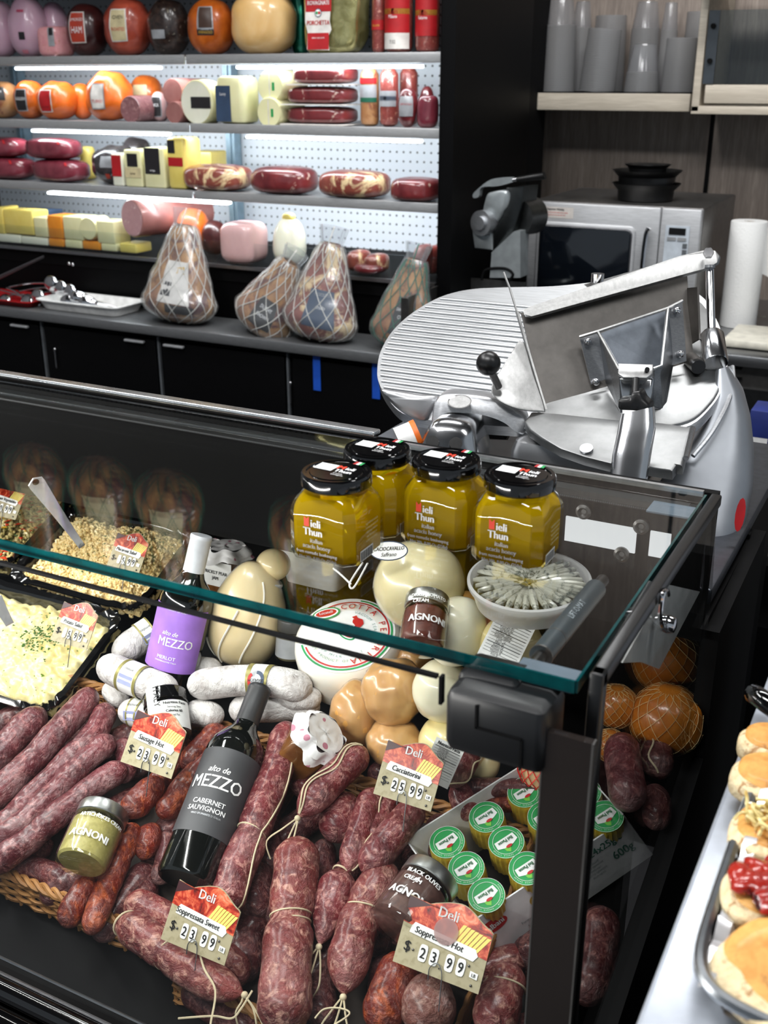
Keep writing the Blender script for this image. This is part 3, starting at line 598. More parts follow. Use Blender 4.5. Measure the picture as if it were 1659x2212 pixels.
ham('orange_ham', 'orange ham top standing behind the netted prosciutto', 'ham', 384, 452, 450, 'D', 'orange2', dy=.12); ham('netted_dark_ham', 'dark netted ham behind the first netted prosciutto', 'ham', 436, 490, 476, 'D', 'dark', dy=.10)
ham('pale_ham', 'pale pink ham loaf between the first two netted prosciuttos', 'ham', 482, 572, 478, 'D', 'pinkham', dy=.02, ev=.45, eh=.6)
x, y, w, h, z = spec(588, 662, 470, 'D', .03); t = thing('wrapped_turkey', 'white wrapped turkey with yellow tied cap behind the netted prosciutto', 'deli meat', (x, y, z)); part('body', flatbase(Blob((x, y, z+h*.5), w/2, .06, h*.5, .8, .9, top=.8).mesh(), z), MM['white'], t)
part('cap', Blob((x, y, z+h), .02, .02, .014).mesh(16, 10), MM['cheese2'], t, label='yellow cap')
for k, (xl, xr, yt, lb, dy) in enumerate(((752, 798, 540, 'dark salami end behind the netted hams, left one', .05), (790, 838, 548, 'dark salami end behind the netted hams, right one', .04), (898, 935, 528, 'speckled salami end beside the steel splash guard', .05), (925, 955, 530, 'brown salami end against the black end panel', .1))):
    ham('salami_end', lb, 'salami', xl, xr, yt, 'D', 'salami' if k > 1 else 'prosc2', dy=dy, group='salami ends on the lowest deck', ev=.6, b=.05)
ham('salami_end', 'dark bottom salami under the pair behind the netted hams', 'salami', 760, 830, 572, 'D', 'prosc', dy=.0, group='salami ends on the lowest deck', b=.03)
# ================================================================== netted prosciutti
BAGM = pane_mat('cloudy_bag_film', (.95, .96, .97), .18, 1.3, (220, 226, 230), .17); NETW = mat((226, 224, 216), .6, name='white_netting'); NETG = mat((20, 110, 86), .6, name='green_netting')
def netted(lab, base, w, h, m, lean=0, roll=0, rz=0, net=NETW, label=None, bag=True, seed=0, tail=.2, flipz=1, group='netted prosciutti', dep=.62):
    t = thing('netted_prosciutto', lab, 'ham', base, group); R = w/2
    Mx = Matrix.Translation(base) @ Matrix.Rotation(rz, 4, 'Z') @ Matrix.Rotation(lean, 4, 'X') @ Matrix.Rotation(roll, 4, 'Y')
    def rad(v):
        if v < .24: return R*max(0, 1-((.24-v)/.24)**2.6)**.5
        k = (v-.24)/.76; return R*(.24+.76*(1-k)**.85*(1-.25*k*(1-k)) if k < 1 else .24)
    def S(az, v, off=0):
        r = rad(v)+off; z = h*v*.86
        q = V((r*sin(az), -r*dep*cos(az), z)); q += V((q.x, q.y, 0)).normalized()*.05*R*noise.noise(q*18+V((seed, 0, 0)))
        return Mx@q
    part('ham', grid(MB(), lambda u, v: S(2*pi*u, v), 44, 30, cu=True), MM[m], t)
    nb = MB(); K = 12
    for s in (-1, 1):
        for k in range(K):
            tube(nb, [S(2*pi*k/K+s*v*1.9, .02+v*.96, .004) for v in [i/22 for i in range(23)]], .0013, 4, cap=False)
    tube(nb, [S(0, .9+.0, .002)*(1-v)+(Mx@V((.0, 0, h*1.0)))*v for v in (0, .5, 1)], .002, 5)
    part('netting', nb, net, t)
    Ml = lambda a, tt, off: S(a/R+.35, .36+tt/(h*.86), off+.0025)
    for L in label or []:
        s0, s1, t0, t1, mt, txt = L; l = part('label', drect(MB(), Ml, s0*R, s1*R, t0*h, t1*h, .0, 10, 8), mt, t)
        for s, size, tt, m2 in txt: part('lettering', dtext(MB(), Ml, s, size, (s0+s1)/2*R, tt*h, .0008, .85), m2, l)
    if bag:
        part('plastic_bag', grid(MB(), lambda u, v: S(2*pi*u, .0+v*1.0, .010+.006*noise.noise(V((u*9, v*7, seed)))), 40, 22, cu=True), BAGM, t)
        part('gathered_bag_top', grid(MB(), lambda u, v: Mx@V(((R*.26+.012*v+.006*sin(u*2*pi*7))*cos(2*pi*u), (R*.2+.008*v)*sin(2*pi*u), h*(.84+.16*v))), 40, 6, cu=True), BAGM, t)
    return t
YC = 2.66
def nh(px, pyb, pyt, wpx, lab, m, Y=YC, **k):
    q = ony(px, pyb, Y); base = V((q.x, Y, .921)); w = wpx*mpx(base); h = (pyb-pyt)*mpx(base)*1.04; return netted(lab, base, w, h, m, **k)
nh(383, 700, 468, 172, 'prosciutto in white net and clear bag with beige crest label, nearest the white tray', 'skin', lean=-.14, roll=.08, seed=1, label=[(-.55, .35, -.12, .24, LAB['wh'], ()), (-.12, .2, .14, .2, LAB['yel'], ()), (-.5, -.2, -.06, .06, LAB['dk'], ()), (-.3, .5, -.2, -.13, LAB['dk'], ())])
nh(553, 712, 515, 142, 'prosciutto in white net tilted right with dark label and orange flank', 'skin', lean=-.1, roll=.5, seed=2, label=[(-.5, .3, -.16, .14, LAB['dk'], (('DUCHY', .016, .03, INKW), ('CROWN', .014, -.05, INKW)))])
nh(683, 735, 502, 168, 'prosciutto in white net with navy blue square label', 'prosc2', lean=-.12, roll=.14, seed=3, label=[(-.5, .4, -.16, .16, LAB['navy'], (('PROSCIUTTO', .012, .11, LAB['silver']), ('crudo', .016, .0, INKW)))], Y=2.65)
nh(858, 748, 530, 138, 'prosciutto in green net with dark green oval label, half behind the slicer', 'skin', lean=-.12, roll=.16, net=NETG, seed=4, label=[(-.5, .35, -.15, .2, LAB['dk'], (('SAN DANIELE', .012, .07, INKW), ('CRUDO', .014, .0, INKW)))], Y=2.66)
# hams hanging above (seen mirrored in the top pane of the case)
hk = 0
for hx, lb in ((-3.05, 'farthest left'), (-2.72, 'second from the left'), (-2.42, 'third from the left'), (-2.14, 'fourth from the left'), (-1.62, 'farthest right')):
    base = V((hx, 2.60, 1.96)); netted('hanging prosciutto mirrored in the case glass, '+lb, base, .25, .56, 'skin', net=NETG, seed=hk, bag=False, group='prosciutti hanging above the wall case', label=[(-.5, .5, -.1, .18, LAB['cream'], (('PROSCIUTTO', .018, .03, INKB),))]); hk += 1
mb = MB(); cyl(mb, (-3.3, 2.60, 2.56), (-1.3, 2.60, 2.56), .008); 
for hx in (-3.05, -2.72, -2.42, -2.14, -1.62): cyl(mb, (hx, 2.60, 2.56), (hx, 2.60, 2.48), .002)
for x_ in (-3.3, -1.3): cyl(mb, (x_, 2.60, 2.56), (x_, 2.60, 3.01), .006)
solo('hanging_rail', mb, STEEL, 'steel rail the mirrored prosciutti hang from', 'rail')
# ================================================================== tray, spoons, tongs on the prep counter
def tray_mesh(c, ex, ey, w, d, h, up=V((0, 0, 1)), wall=.012, rim=.008, th=.003, wave=0, nw=9):
    mb = MB(); pr_ = [(0, 0), (.02, 0)]; ring = []
    N = 72
    def out(k, s):   # rounded rectangle
        a = 2*pi*k/N; ca, sa = cos(a), sin(a); e = .22
        x = (abs(ca)**e)*(1 if ca >= 0 else -1); y = (abs(sa)**e)*(1 if sa >= 0 else -1); return x*(w/2+s), y*(d/2+s)
    lv = [(-wall-.01, 0.001), (-wall, .001), (-.004, h-.004), (0, h), (rim, h), (rim, h-th), (.0, h-th), (-wall, -0.0)]
    vs_, fs = [], []
    for s, z in lv:
        for k in range(N):
            x, y = out(k, s); zz = z+(wave*sin(nw*2*pi*k/N) if z > h*.6 else 0); vs_.append(c+ex*x+ey*y+up*zz)
    for i in range(len(lv)-1):
        for k in range(N): fs.append((i*N+k, i*N+(k+1) % N, (i+1)*N+(k+1) % N, (i+1)*N+k))
    fs.append(tuple(range(N))); fs.append(tuple((len(lv)-1)*N+k for k in range(N))[::-1]); return mb.add(vs_, fs)
q = ony(198, 668, 2.70); t = solo('plastic_tray', tray_mesh(V((q.x+.0, 2.70, .922)), V((1, 0, 0)), V((0, 1, 0)), .33, .15, .032), WHITE, 'white rectangular plastic tray of spoons on the prep counter', 'tray')
def spoon(name, lab, A, B, r=.012, L=None, group='serving spoons and tongs on the prep counter', cat='spoon', m=CHROME):
    A, B = V(A), V(B); t = thing(name, lab, cat, A, group); mb = MB(); tube(mb, catmull([A, A.lerp(B, .5)+V((0, 0, .006)), B], 6), .0028, 8); part('handle', mb, m, t)
    f = axis_frame(A, B); part('bowl', sphere(MB(), A, (.010*r/.012, .018*r/.012, .024*r/.012), 16, 10, Matrix.Translation(A) @ f.to_3x3().to_4x4() @ Matrix.Translation(-A)), m, t); return t
cz = .965
for k, (a, b) in enumerate((((150, 652), (275, 675)), ((172, 645), (262, 668)), ((190, 655), (290, 680)))):
    spoon('serving_spoon', ('steel spoon in the white tray nearest its left side', 'bright steel spoon lying across the middle of the white tray', 'steel spoon in the white tray pointing to the hams')[k], ony(*a, 2.66)*1.0, ony(*b, 2.72), .016)
for k, (a, b, lb) in enumerate((((75, 655), (-5, 625), 'long tongs lying on the red tray with tips at the front'), ((60, 650), (15, 622), 'steel scoop with round end on the red tray'), ((130, 622), (40, 630), 'round-headed steel ladle at the back of the utensils'), ((110, 612), (20, 620), 'steel spoon near the black riser'), ((150, 630), (60, 640), 'steel fork beside the white tray'), ((10, 650), (-20, 632), 'steel utensil cut off by the left edge'), ((82, 640), (5, 640), 'flat steel server across the red tray'))):
    spoon('serving_utensil', lb, ony(*a, 2.68), ony(*b, 2.72), .017, cat='utensil')
mb = MB(); A, B = ony(-10, 605, 2.68), ony(95, 556, 2.76); tube(mb, [A, A.lerp(B, .55), B], lambda t: .004*(1-.5*t), 6); tube(mb, [A+V((0, 0, .006)), B+V((0, 0, .004))], .003, 6); solo('kitchen_tongs', mb, STEEL, 'steel tongs sticking up toward the black riser at the left edge', 'tongs')
q = ony(60, 664, 2.7); solo('red_tray', tray_mesh(V((ony(10, 664, 2.68).x, 2.68, .922)), V((1, 0, 0)), V((0, 1, 0)), .36, .14, .02), mat((150, 14, 20), .35), 'dark red tray under the steel utensils at the left edge', 'tray')
# ================================================================== cup stacks
CUP = pane_mat('translucent_cup_plastic', (.86, .87, .89), .15, 1.4, (220, 220, 222), .3); CUPR = pane_mat('ribbed_cup_stack', (.86, .86, .88), .25, 1.2, (206, 206, 206), .55)
zS = 1.5815
def cups(xl, xr, ytop, lab, yc=None, Y=3.55, tilt=0, small=False):
    a, b = ony(xl, 190, Y), ony(xr, 190, Y); c = V(((a.x+b.x)/2, Y, zS)); r = (b.x-a.x)/2; h = ony((xl+xr)/2, ytop, Y).z-zS; hc = (ony((xl+xr)/2, yc, Y).z-zS) if yc is not None else None
    t = thing('plastic_cup_stack', lab, 'cup stack', c, 'stacks of clear plastic cups on the wall shelf'); n = max(4, int(h/.0062)); pr_ = []
    for k in range(n):
        z = h*k/n; w = r*(1-.10*k/n); pr_ += [(w, z), (w, z+h/n*.55), (w*.965, z+h/n*.6), (w*.965, z+h/n*.98)]
    Mx = Matrix.Translation(c) @ Matrix.Rotation(tilt, 4, 'Y'); part('nested_cups', lathe(MB(), pr_, 28, Mx), CUPR, t)
    if hc: part('top_cup', lathe(MB(), [(r*.86, h), (r*.64, hc-.006), (r*.6, hc), (r*.45, hc)], 28, Mx), CUP, t)
for a in ((1027, 1091, 68, 'leftmost stack of clear cups, one inverted cup on top', 10), (1092, 1167, 34, 'evenly ribbed cup stack second from the left', None), (1166, 1240, 55, 'tallest cup stack with an inverted cup, third from the left', -6), (1348, 1424, 155, 'short stack ending in a smaller inverted cup', 96), (1428, 1500, 82, 'ribbed cup stack next to the glazed cabinet', None)): cups(*a)
cups(1252, 1328, 62, 'ribbed cup stack leaning to the right', None, 3.55, .075)
for a in ((1085, 1128, 66, 'rear cup stack behind the ribbed second one', 14), (1226, 1272, 60, 'rear narrow cup stack behind the tallest one', 4), (1275, 1346, 34, 'rear ribbed stack behind the leaning one', None), (1352, 1418, 62, 'rear stack with inverted cup above the short one', 4), (1415, 1455, 66, 'rear stack just right of the short one', 6), (1466, 1540, 26, 'rear ribbed stack partly behind the cabinet side', None)): cups(*a, Y=3.66)
# ================================================================== microwave
YM = 3.12; tl = ony(1147, 432, YM); tr = ony(1521, 446, YM); zt = tl.z; hM = .31; wM = tr.x-tl.x
mw = thing('microwave_oven', 'stainless steel commercial microwave oven on the back counter', 'microwave', (tl.x+wM/2, YM+.2, zt-hM)); z0 = zt-hM
Mm = flat(V((tl.x, YM, z0)), V((1, 0, 0)), V((0, 0, 1)))
SST = metal('satin_stainless', (200, 201, 203), .38, (1, 1, 14), 30); SST.node_tree.nodes['Principled BSDF'].inputs['Metallic'].default_value = .5
part('housing', box(MB(), (tl.x+wM/2, YM+.23, z0+hM/2), (wM, .44, hM), b=.006), metal('satin_side', (150, 148, 146), .42), mw)
wd_ = wM*.775
dr = part('door', box(MB(), (tl.x+wd_/2, YM, z0+hM/2), (wd_-.002, .026, hM-.004), b=.004), SST, mw)
def rrect(x0, x1, y0, y1, r, n=6):
    o = []
    for cx, cy_, a in ((x1-r, y1-r, 0), (x0+r, y1-r, pi/2), (x0+r, y0+r, pi), (x1-r, y0+r, 1.5*pi)):
        for k in range(n+1): q = a+k*pi/2/n; o.append((cx+r*cos(q), cy_+r*sin(q)))
    return o
def P2(pts, dy=0): return [V((tl.x+x, YM-.014-dy, z0+y)) for x, y in pts]
part('window_frame', dome_plate(MB(), P2(rrect(.03, wd_-.065, .04, hM-.055, .022), .006), .008, V((0, 1, 0)), .004), SST, dr)
part('window_frame', dome_plate(MB(), P2(rrect(.038, wd_-.073, .048, hM-.063, .018), .0075), .008, V((0, 1, 0)), .002), metal('satin_dark', (120, 120, 122), .35), dr)
part('window', dome_plate(MB(), P2(rrect(.042, wd_-.077, .052, hM-.067, .015), .009), .008, V((0, 1, 0)), .001), mat((12, 16, 22), .1, 0, .8), dr, label='dark glass window')
hx = wd_-.028; mb = MB(); tube(mb, catmull(P2([(hx+.004, hM-.055), (hx-.003, hM-.075), (hx-.006, hM*.5), (hx-.003, .06), (hx+.004, .045)], .02), 6), .007, 12); part('handle', mb, CHROME, dr)
st_ = part('warning_sticker', drect(MB(), Mm, .012, .135, hM-.045, hM-.014, .0135, 2), mat((196, 190, 184), .5), dr)
part('lettering', dtext(MB(), Mm, 'Important Warning', .008, .082, hM-.023, .0142, .8, bold=.0002), INKB, st_); part('lettering', dtext(dtext(MB(), Mm, 'to avoid possible injury oven surfaces', .0052, .088, hM-.031, .0142, .8), Mm, 'may become hot, use with care', .0052, .085, hM-.038, .0142, .8), INKR, st_)
part('lettering', dtext(MB(), Mm, 'SHARP', .009, .062, .058, .0245, bold=.0003), LAB['silver'], dr)
cp = part('control_panel', box(MB(), (tl.x+(wd_+wM)/2, YM, z0+hM/2), (wM-wd_-.002, .026, hM-.004), b=.004), SST, mw)
kp = part('keypad', box(MB(), (tl.x+(wd_+wM)/2-.006, YM-.014, z0+hM*.46), (.066, .003, .24)), mat((188, 196, 204), .4), cp)
xk = (wd_+wM)/2-.006; part('display', box(MB(), (tl.x+xk, YM-.0165, z0+hM-.062), (.046, .002, .018)), BLACK, kp); mb = MB()
for k in (-1, 1): box(mb, (tl.x+xk+k*.014, YM-.0165, z0+hM-.083), (.024, .002, .009))
part('button_strip', mb, mat((140, 142, 144), .5), kp); mb = MB()
for i in range(8): box(mb, (tl.x+xk+.024, YM-.0165, z0+hM-.1-.017*i), (.012, .002, .012)); 
part('symbol_strip', mb, mat((90, 94, 98), .5), kp)
# bowls on the microwave
q = ony(1390, 425, YM+.12); gb = 'black bowls stacked on the microwave'
for k, (r, z, h, lb) in enumerate(((.098, .001, .048, 'wide black bowl, bottom of the stack on the microwave'), (.099, .040, .045, 'wide black bowl in the middle of the microwave stack'), (.066, .075, .026, 'small black dish on top of the stacked bowls'))):
    Mx = Matrix.Translation((q.x+.0, YM+.14, zt+z)); solo('black_bowl', lathe(MB(), [(r*.76, 0), (r*.8, .002), (r*.82, h*.6), (r, h), (r*.985, h), (r*.80, h*.62), (r*.76, .006), (.001, .006)], 48, Mx), BLACK, lb, 'bowl', gb)
# paper towel
q = ony(1597, 668, 3.3); c = V((q.x, 3.3, .946)); t = thing('paper_towel_roll', 'white paper towel roll standing on the back counter', 'paper towel', c); hh = ony(1597, 476, 3.3).z-.946; r = 38*mpx(q)
pt = NT('paper_towel'); pt.base((232, 232, 230)).p(Roughness=.9); pt.bump(pt.voro(160), .001, .5)
part('roll', lathe(MB(), [(r, 0), (r*1.01, hh*.5), (r, hh-.003), (r*.97, hh), (r*.3, hh), (r*.3, hh-.03)], 40, Matrix.Translation(c)), pt.m, t)
part('core', lathe(MB(), [(r*.29, 0), (r*.29, hh-.002), (r*.25, hh-.002), (r*.25, hh-.05)], 20, Matrix.Translation(c)), mat((150, 130, 110), .8), t)
part('loose_sheet', grid(MB(), lambda u, v: c+V((r*(.98+.75*u), -.01+.02*u*v+.02*sin(3*u), hh*(.97-.1*u-.45*v))), 8, 8), pt.m, t)
# cutting board
bm = mat((214, 210, 196), .55, bumpy=20); t = thing('cutting_board', 'off-white cutting board with hand slots at the right edge', 'cutting board', ony(1640, 690, 3.05)); q = ony(1562, 700, 2.98)
part('board', box(MB(), (q.x+.22, 3.1, .958), (.44, .22, .022), b=.006), bm, t); mb = MB()
for x_, y_ in ((1597, 684), (1643, 684)): p_ = onz(x_, y_, .9695); box(mb, (p_.x, p_.y, .9695), (.03, .012, .002), b=.0009)
part('hand_slot', mb, mat((90, 88, 80), .8), t)
# boxes low behind the slicer
p_ = ony(1640, 990, 2.2); t = thing('product_box', 'small dark blue and white carton low behind the slicer at the right edge', 'box', p_)
part('carton', box(MB(), p_+V((0, .05, .04)), (.06, .08, .11), b=.002), mat((30, 44, 110), .5), t); Mb = flat(p_+V((0, .009, .02)), V((1, 0, 0)), V((0, 0, 1))); part('label', drect(MB(), Mb, -.028, .01, -.028, .02, .0008, 2), WHITE, t); part('emblem', ddisc(MB(), Mb, -.008, .002, .006, .0016), LAB['navy'], t)
t = thing('dark_shelf_unit', 'low dark shelf unit behind the slicer at the right edge', 'shelf unit', (-.25, 2.3, 0)); part('body', box(MB(), (-.15, 2.32, .3), (.5, .5, .6)), BLACKM, t, 0); part('top', box(MB(), (-.15, 2.32, p_.z/2+.29), (.5, .5, .02)), DSTEEL, t, 0)
# ================================================================== coffee-press-like grating machine
GY = 2.86; G = lambda x, y, dy=0: ony(x, y, GY+dy)
g = thing('grating_machine', 'cast metal cheese grating machine with black lever handle beside the microwave', 'grating machine', V((G(1060, 600).x, GY, .945)))
GA = mat((150, 156, 158), .32, .45, name='grey_cast_metal')
part('hopper', dome_plate(MB(), catmull([G(1040, 462), G(1048, 425), G(1058, 415), G(1092, 412), (G(1094, 440)), G(1080, 470), G(1062, 490), G(1045, 482)], 4, True), .06, V((.25, .97, 0)), .008), GA, g)
part('hopper_side', dome_plate(MB(), [G(1094, 405, .01), G(1131, 402, .03), G(1126, 445, .03), G(1108, 500, .02), G(1100, 545, .01), G(1064, 542, .0), G(1066, 500, 0), G(1086, 465, 0)], .07, V((.25, .97, 0)), .004), metal('dark_cast', (70, 72, 72), .35), g)
part('chute', dome_plate(MB(), [G(1019, 500), G(1062, 498), G(1064, 541), G(1024, 536)], .06, V((.2, .98, 0)), .006), GA, g)
c0 = G(1038, 482, -.02); mb = MB(); cyl(mb, c0, c0+V((.012, .05, 0)), .034, n=40); cyl(mb, c0-V((.002, .008, 0)), c0, .018, n=30); part('motor_disc', mb, ALU, g)
c1 = G(1118, 470, .05); mb = MB(); cyl(mb, c1, c1+V((.02, .07, 0)), .05, n=40); part('motor', mb, metal('motor_cast', (96, 98, 98), .35), g)
mb = MB(); plate(mb, catmull([G(1021, 421), G(1030, 410), G(1060, 388), G(1098, 383), G(1112, 386), G(1110, 392), G(1075, 402), G(1040, 405), G(1034, 424), G(1024, 428)], 4, True), .015, V((.2, .98, 0))); part('lever', mb, GA, g)
mb = MB(); tube(mb, [G(1108, 389), G(1120, 387)], .006, 10); part('lever_shaft', mb, CHROME, g); mb = MB(); tube(mb, [G(1117, 388), G(1125, 387), G(1150, 383), G(1174, 380), G(1177, 379)], lambda t: .0075+.003*t, 14); part('grip', mb, BLACK, g, label='black grip')
mb = MB(); plate(mb, [G(1062, 545), G(1110, 500), G(1124, 500), G(1124, 600), G(1058, 600)], .06, V((0, 1, 0))); part('stand', mb, GA, g)
part('base_plate', lathe(MB(), [(.075, 0), (.085, .004), (.09, .02), (.08, .03), (.0, .034)], 44, Matrix.Translation((G(1055, 600).x, GY+.06, 1.005))), GA, g)
mb = MB(); tube(mb, catmull([G(1040, 605), G(1050, 583), G(1090, 580), G(1108, 592), G(1100, 606)], 6), .004, 8); part('cable', mb, BLACKM, g)
mb = MB(); box(mb, (G(1055, 600).x+.04, GY+.16, .968), (.16, .14, .045), b=.004); part('foot', mb, BLACK, g)
# ================================================================== meat slicer
SL = lambda x, y, h=0: onpl(x, y, 1.35, 1.177, .373, h)
SN = V((0, -.373, 1)).normalized()
s = thing('meat_slicer', 'large cast aluminium meat slicer with ribbed plate standing behind the glass case', 'meat slicer', (-.48, 1.5, 1.075))
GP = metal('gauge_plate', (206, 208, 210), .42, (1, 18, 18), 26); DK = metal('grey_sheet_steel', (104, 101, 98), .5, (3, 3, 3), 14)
LT = metal('light_sheet', (186, 186, 185), .42, (9, 9, 2), 20); HSM = metal('housing_aluminium', (168, 172, 178), .44, (1, 1, 1), 8); HSM.node_tree.nodes['Principled BSDF'].inputs['Metallic'].default_value = .8; TRS = metal('tray_steel', (150, 151, 151), .45, (2, 2, 2), 14); MID = metal('mid_cast', (186, 187, 189), .42, (1, 1, 1), 12)
o1 = [(815, 800), (822, 760), (848, 715), (892, 675), (950, 642), (1010, 626), (1080, 621), (1200, 618), (1320, 606), (1420, 604), (1509, 635), (1545, 685), (1565, 740), (1571, 790), (1560, 840), (1535, 880), (1492, 918), (1420, 935), (1300, 940), (1140, 925), (1000, 915), (930, 908), (870, 893), (838, 862), (819, 828)]
out = catmull([SL(x, y) for x, y in o1], 4, True)
gp = part('gauge_plate', dome_plate(MB(), out, .016, -SN, .0), GP, s)
mb = MB(); y0, dy = 1.395, .0133
for k in range(19):
    Y = y0+dy*k; Z = 1.177+.373*(Y-1.35); xs = []
    for i in range(len(out)):
        a, b = out[i], out[(i+1) % len(out)]
        if (a.y-Y)*(b.y-Y) < 0: xs.append(a.x+(b.x-a.x)*(Y-a.y)/(b.y-a.y))
    if len(xs) < 2: continue
    x0, x1 = min(xs)+.006, min(max(xs)-.01, -.47); R3 = V((0, 1, .373)).normalized(); c = V(((x0+x1)/2, Y, Z))
    m_ = frame(c, V((1, 0, 0)), R3, SN); box(mb, (0, 0, .0012), (x1-x0, .0062, .0026), m_, b=.0012)
part('rib', mb, GP, gp)
part('blade_cover', dome_plate(MB(), catmull([SL(x, y, .004) for x, y in ((1180, 700), (1320, 640), (1430, 618), (1505, 645), (1540, 690), (1560, 745), (1565, 790), (1554, 838), (1530, 875), (1488, 908), (1410, 922), (1300, 925), (1190, 905), (1150, 850))], 4, True), .004, -SN, .003), TRS, s)
part('left_skirt', dome_plate(MB(), catmull([P(x, y, 1.515) for x, y in ((821, 842), (850, 844), (900, 852), (945, 858), (930, 895), (915, 910), (885, 902), (850, 878))], 4, True), .02, (P(0, 0, 1)-CAM).normalized()*0+V((-.25, .93, -.25)).normalized(), .008), MID, s)
part('underside_shade', dome_plate(MB(), [P(x, y, 1.60) for x, y in ((915, 905), (1010, 893), (1060, 897), (1112, 925), (1096, 952), (1030, 950), (935, 935))], .07, V((-.3, .9, -.2)).normalized(), .01), BLACK, s, label='black block in place of the shade under the slicer')  # solid black block stands in for the shaded underside
part('sharpener_arm', dome_plate(MB(), catmull([P(x, y, 1.485) for x, y in ((931, 922), (933, 890), (941, 864), (960, 852), (1010, 853), (1060, 860), (1100, 874), (1130, 893), (1142, 915), (1134, 938), (1122, 936), (1098, 916), (1060, 901), (1010, 893), (955, 891), (943, 905))], 4, True), .045, V((-.25, .95, -.1)).normalized(), .007), ALU, s)
Mo = flat(P(993, 868, 1.478), V((1, 0, 0)), V((0, .85, .52))); part('oval_plate', dring(ddisc(MB(), Mo, 0, 0, .016, .0006, .75), Mo, 0, 0, .0158, .0172, .0009, ky=.75), LT, s); part('oval_outline', dring(MB(), Mo, 0, 0, .0158, .0166, .0012, ky=.75), DSTEEL, s)
bs = part('knife_motor_base', dome_plate(MB(), catmull([P(x, y, 1.44) for x, y in ((885, 1060), (895, 985), (908, 950), (925, 920), (948, 908), (988, 911), (1016, 924), (1027, 960), (1030, 1060))], 4, True), .09, V((-.2, .97, -.1)).normalized(), .015), POL, s)
mb = MB()
for x, y in ((934, 955), (985, 958)): cyl(mb, P(x, y, 1.438), P(x, y, 1.43), .0085)
part('bolt_recess', mb, DSTEEL, bs)
mb = MB(); A = P(862, 958, 1.47); B = P(905, 940, 1.47); cyl(mb, A, B, .022, n=28); sc_ = part('sharpener_barrel', mb, WHITE, s, label='white and orange warning label barrel')
mb = MB(); cyl(mb, A.lerp(B, .78), A.lerp(B, 1.02), .0226, n=28); part('warning_band', mb, mat((230, 110, 30), .5), sc_)
# carriage wall
C4 = [P(1126, 676, 1.545), P(1176, 884, 1.512), P(1250, 866, 1.515), P(1345, 846, 1.52), P(1500, 806, 1.53), P(1484, 588, 1.57)]
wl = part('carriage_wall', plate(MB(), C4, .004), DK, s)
fl_ = part('carriage_top_flange', dome_plate(MB(), [P(x, y, d) for x, y, d in ((1129, 669, 1.535), (1132, 680, 1.528), (1146, 684, 1.527), (1480, 592, 1.545), (1535, 577, 1.55), (1551, 566, 1.55), (1555, 552, 1.55), (1546, 541, 1.55), (1530, 538, 1.55), (1470, 552, 1.555), (1300, 610, 1.553), (1142, 663, 1.54))], .006, V((.1, .8, -.6)).normalized(), .0015), LT, s)
mb = MB(); c = P(1530, 549, 1.545); cyl(mb, c, c+(CAM-c).normalized()*.006+V((0, 0, .003)), .0075, n=6); part('bolt', mb, CHROME, fl_)
part('carriage_edge_sheet', tube(tube(MB(), [P(1088, 588, 1.56), P(1101, 622, 1.555), P(1116, 672, 1.54), P(1126, 676, 1.54)], .0016, 6), [P(1117, 674, 1.54), P(1150, 790, 1.515), P(1179, 886, 1.505)], .0028, 6), LT, s)
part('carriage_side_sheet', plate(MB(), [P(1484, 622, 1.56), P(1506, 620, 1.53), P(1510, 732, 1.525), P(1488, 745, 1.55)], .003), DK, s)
mb = MB(); c = P(1291, 600, 1.58); cyl(mb, c-V((0, 0, .006)), c+V((0, 0, .006)), .0095, n=14); part('knurled_knob', mb, CHROME, s)
part('support_strip', plate(MB(), [P(1262, 614, 1.60), P(1290, 607, 1.60), P(1478, 553, 1.62), P(1478, 575, 1.62), P(1275, 625, 1.60)], .003), LT, s)
mb = MB(); cyl(mb, P(1533, 565, 1.56), P(1537, 735, 1.535), .0062); rd = part('guide_rod', mb, CHROME, s); mb = MB(); cyl(mb, P(1532, 574, 1.552), P(1532, 580, 1.552), .0085); part('rod_washer', mb, STEEL, rd)
A, B = P(1537, 722, 1.53), P(1546, 785, 1.50); mb = MB(); lathe(mb, [(.0165, 0), (.017, .002), (.017, (A-B).length-.004), (.0145, (A-B).length), (.009, (A-B).length), (.009, (A-B).length-.004)], 28, axis_frame(B, A)); part('rod_socket', mb, POL, s)
mb = MB(); cyl(mb, P(1492, 776, 1.53), P(1508, 792, 1.50), .0105); part('side_knob', mb, DK, s); mb = MB(); cyl(mb, P(1505, 789, 1.503), P(1509, 793, 1.495), .0098); part('knob_cap', mb, BLACK, s)
# deflector, ball knob
part('thumb_guard', dome_plate(MB(), catmull([P(x, y, d) for x, y, d in ((1128, 735, 1.50), (1152, 805, 1.49), (1176, 880, 1.475), (1168, 889, 1.472), (1120, 884, 1.47), (1080, 868, 1.475), (1062, 848, 1.48), (1064, 826, 1.485), (1080, 800, 1.49), (1104, 762, 1.50))], 4, True), .006, V((-.2, .9, -.35)).normalized(), .002), LT, s)
mb = MB(); cyl(mb, P(1077, 836, 1.47), P(1061, 802, 1.45), .0052); part('knob_stem', mb, DSTEEL, s); part('ball_knob', sphere(MB(), P(1055, 785, 1.45), .0165, 28, 18), BLACK, s)
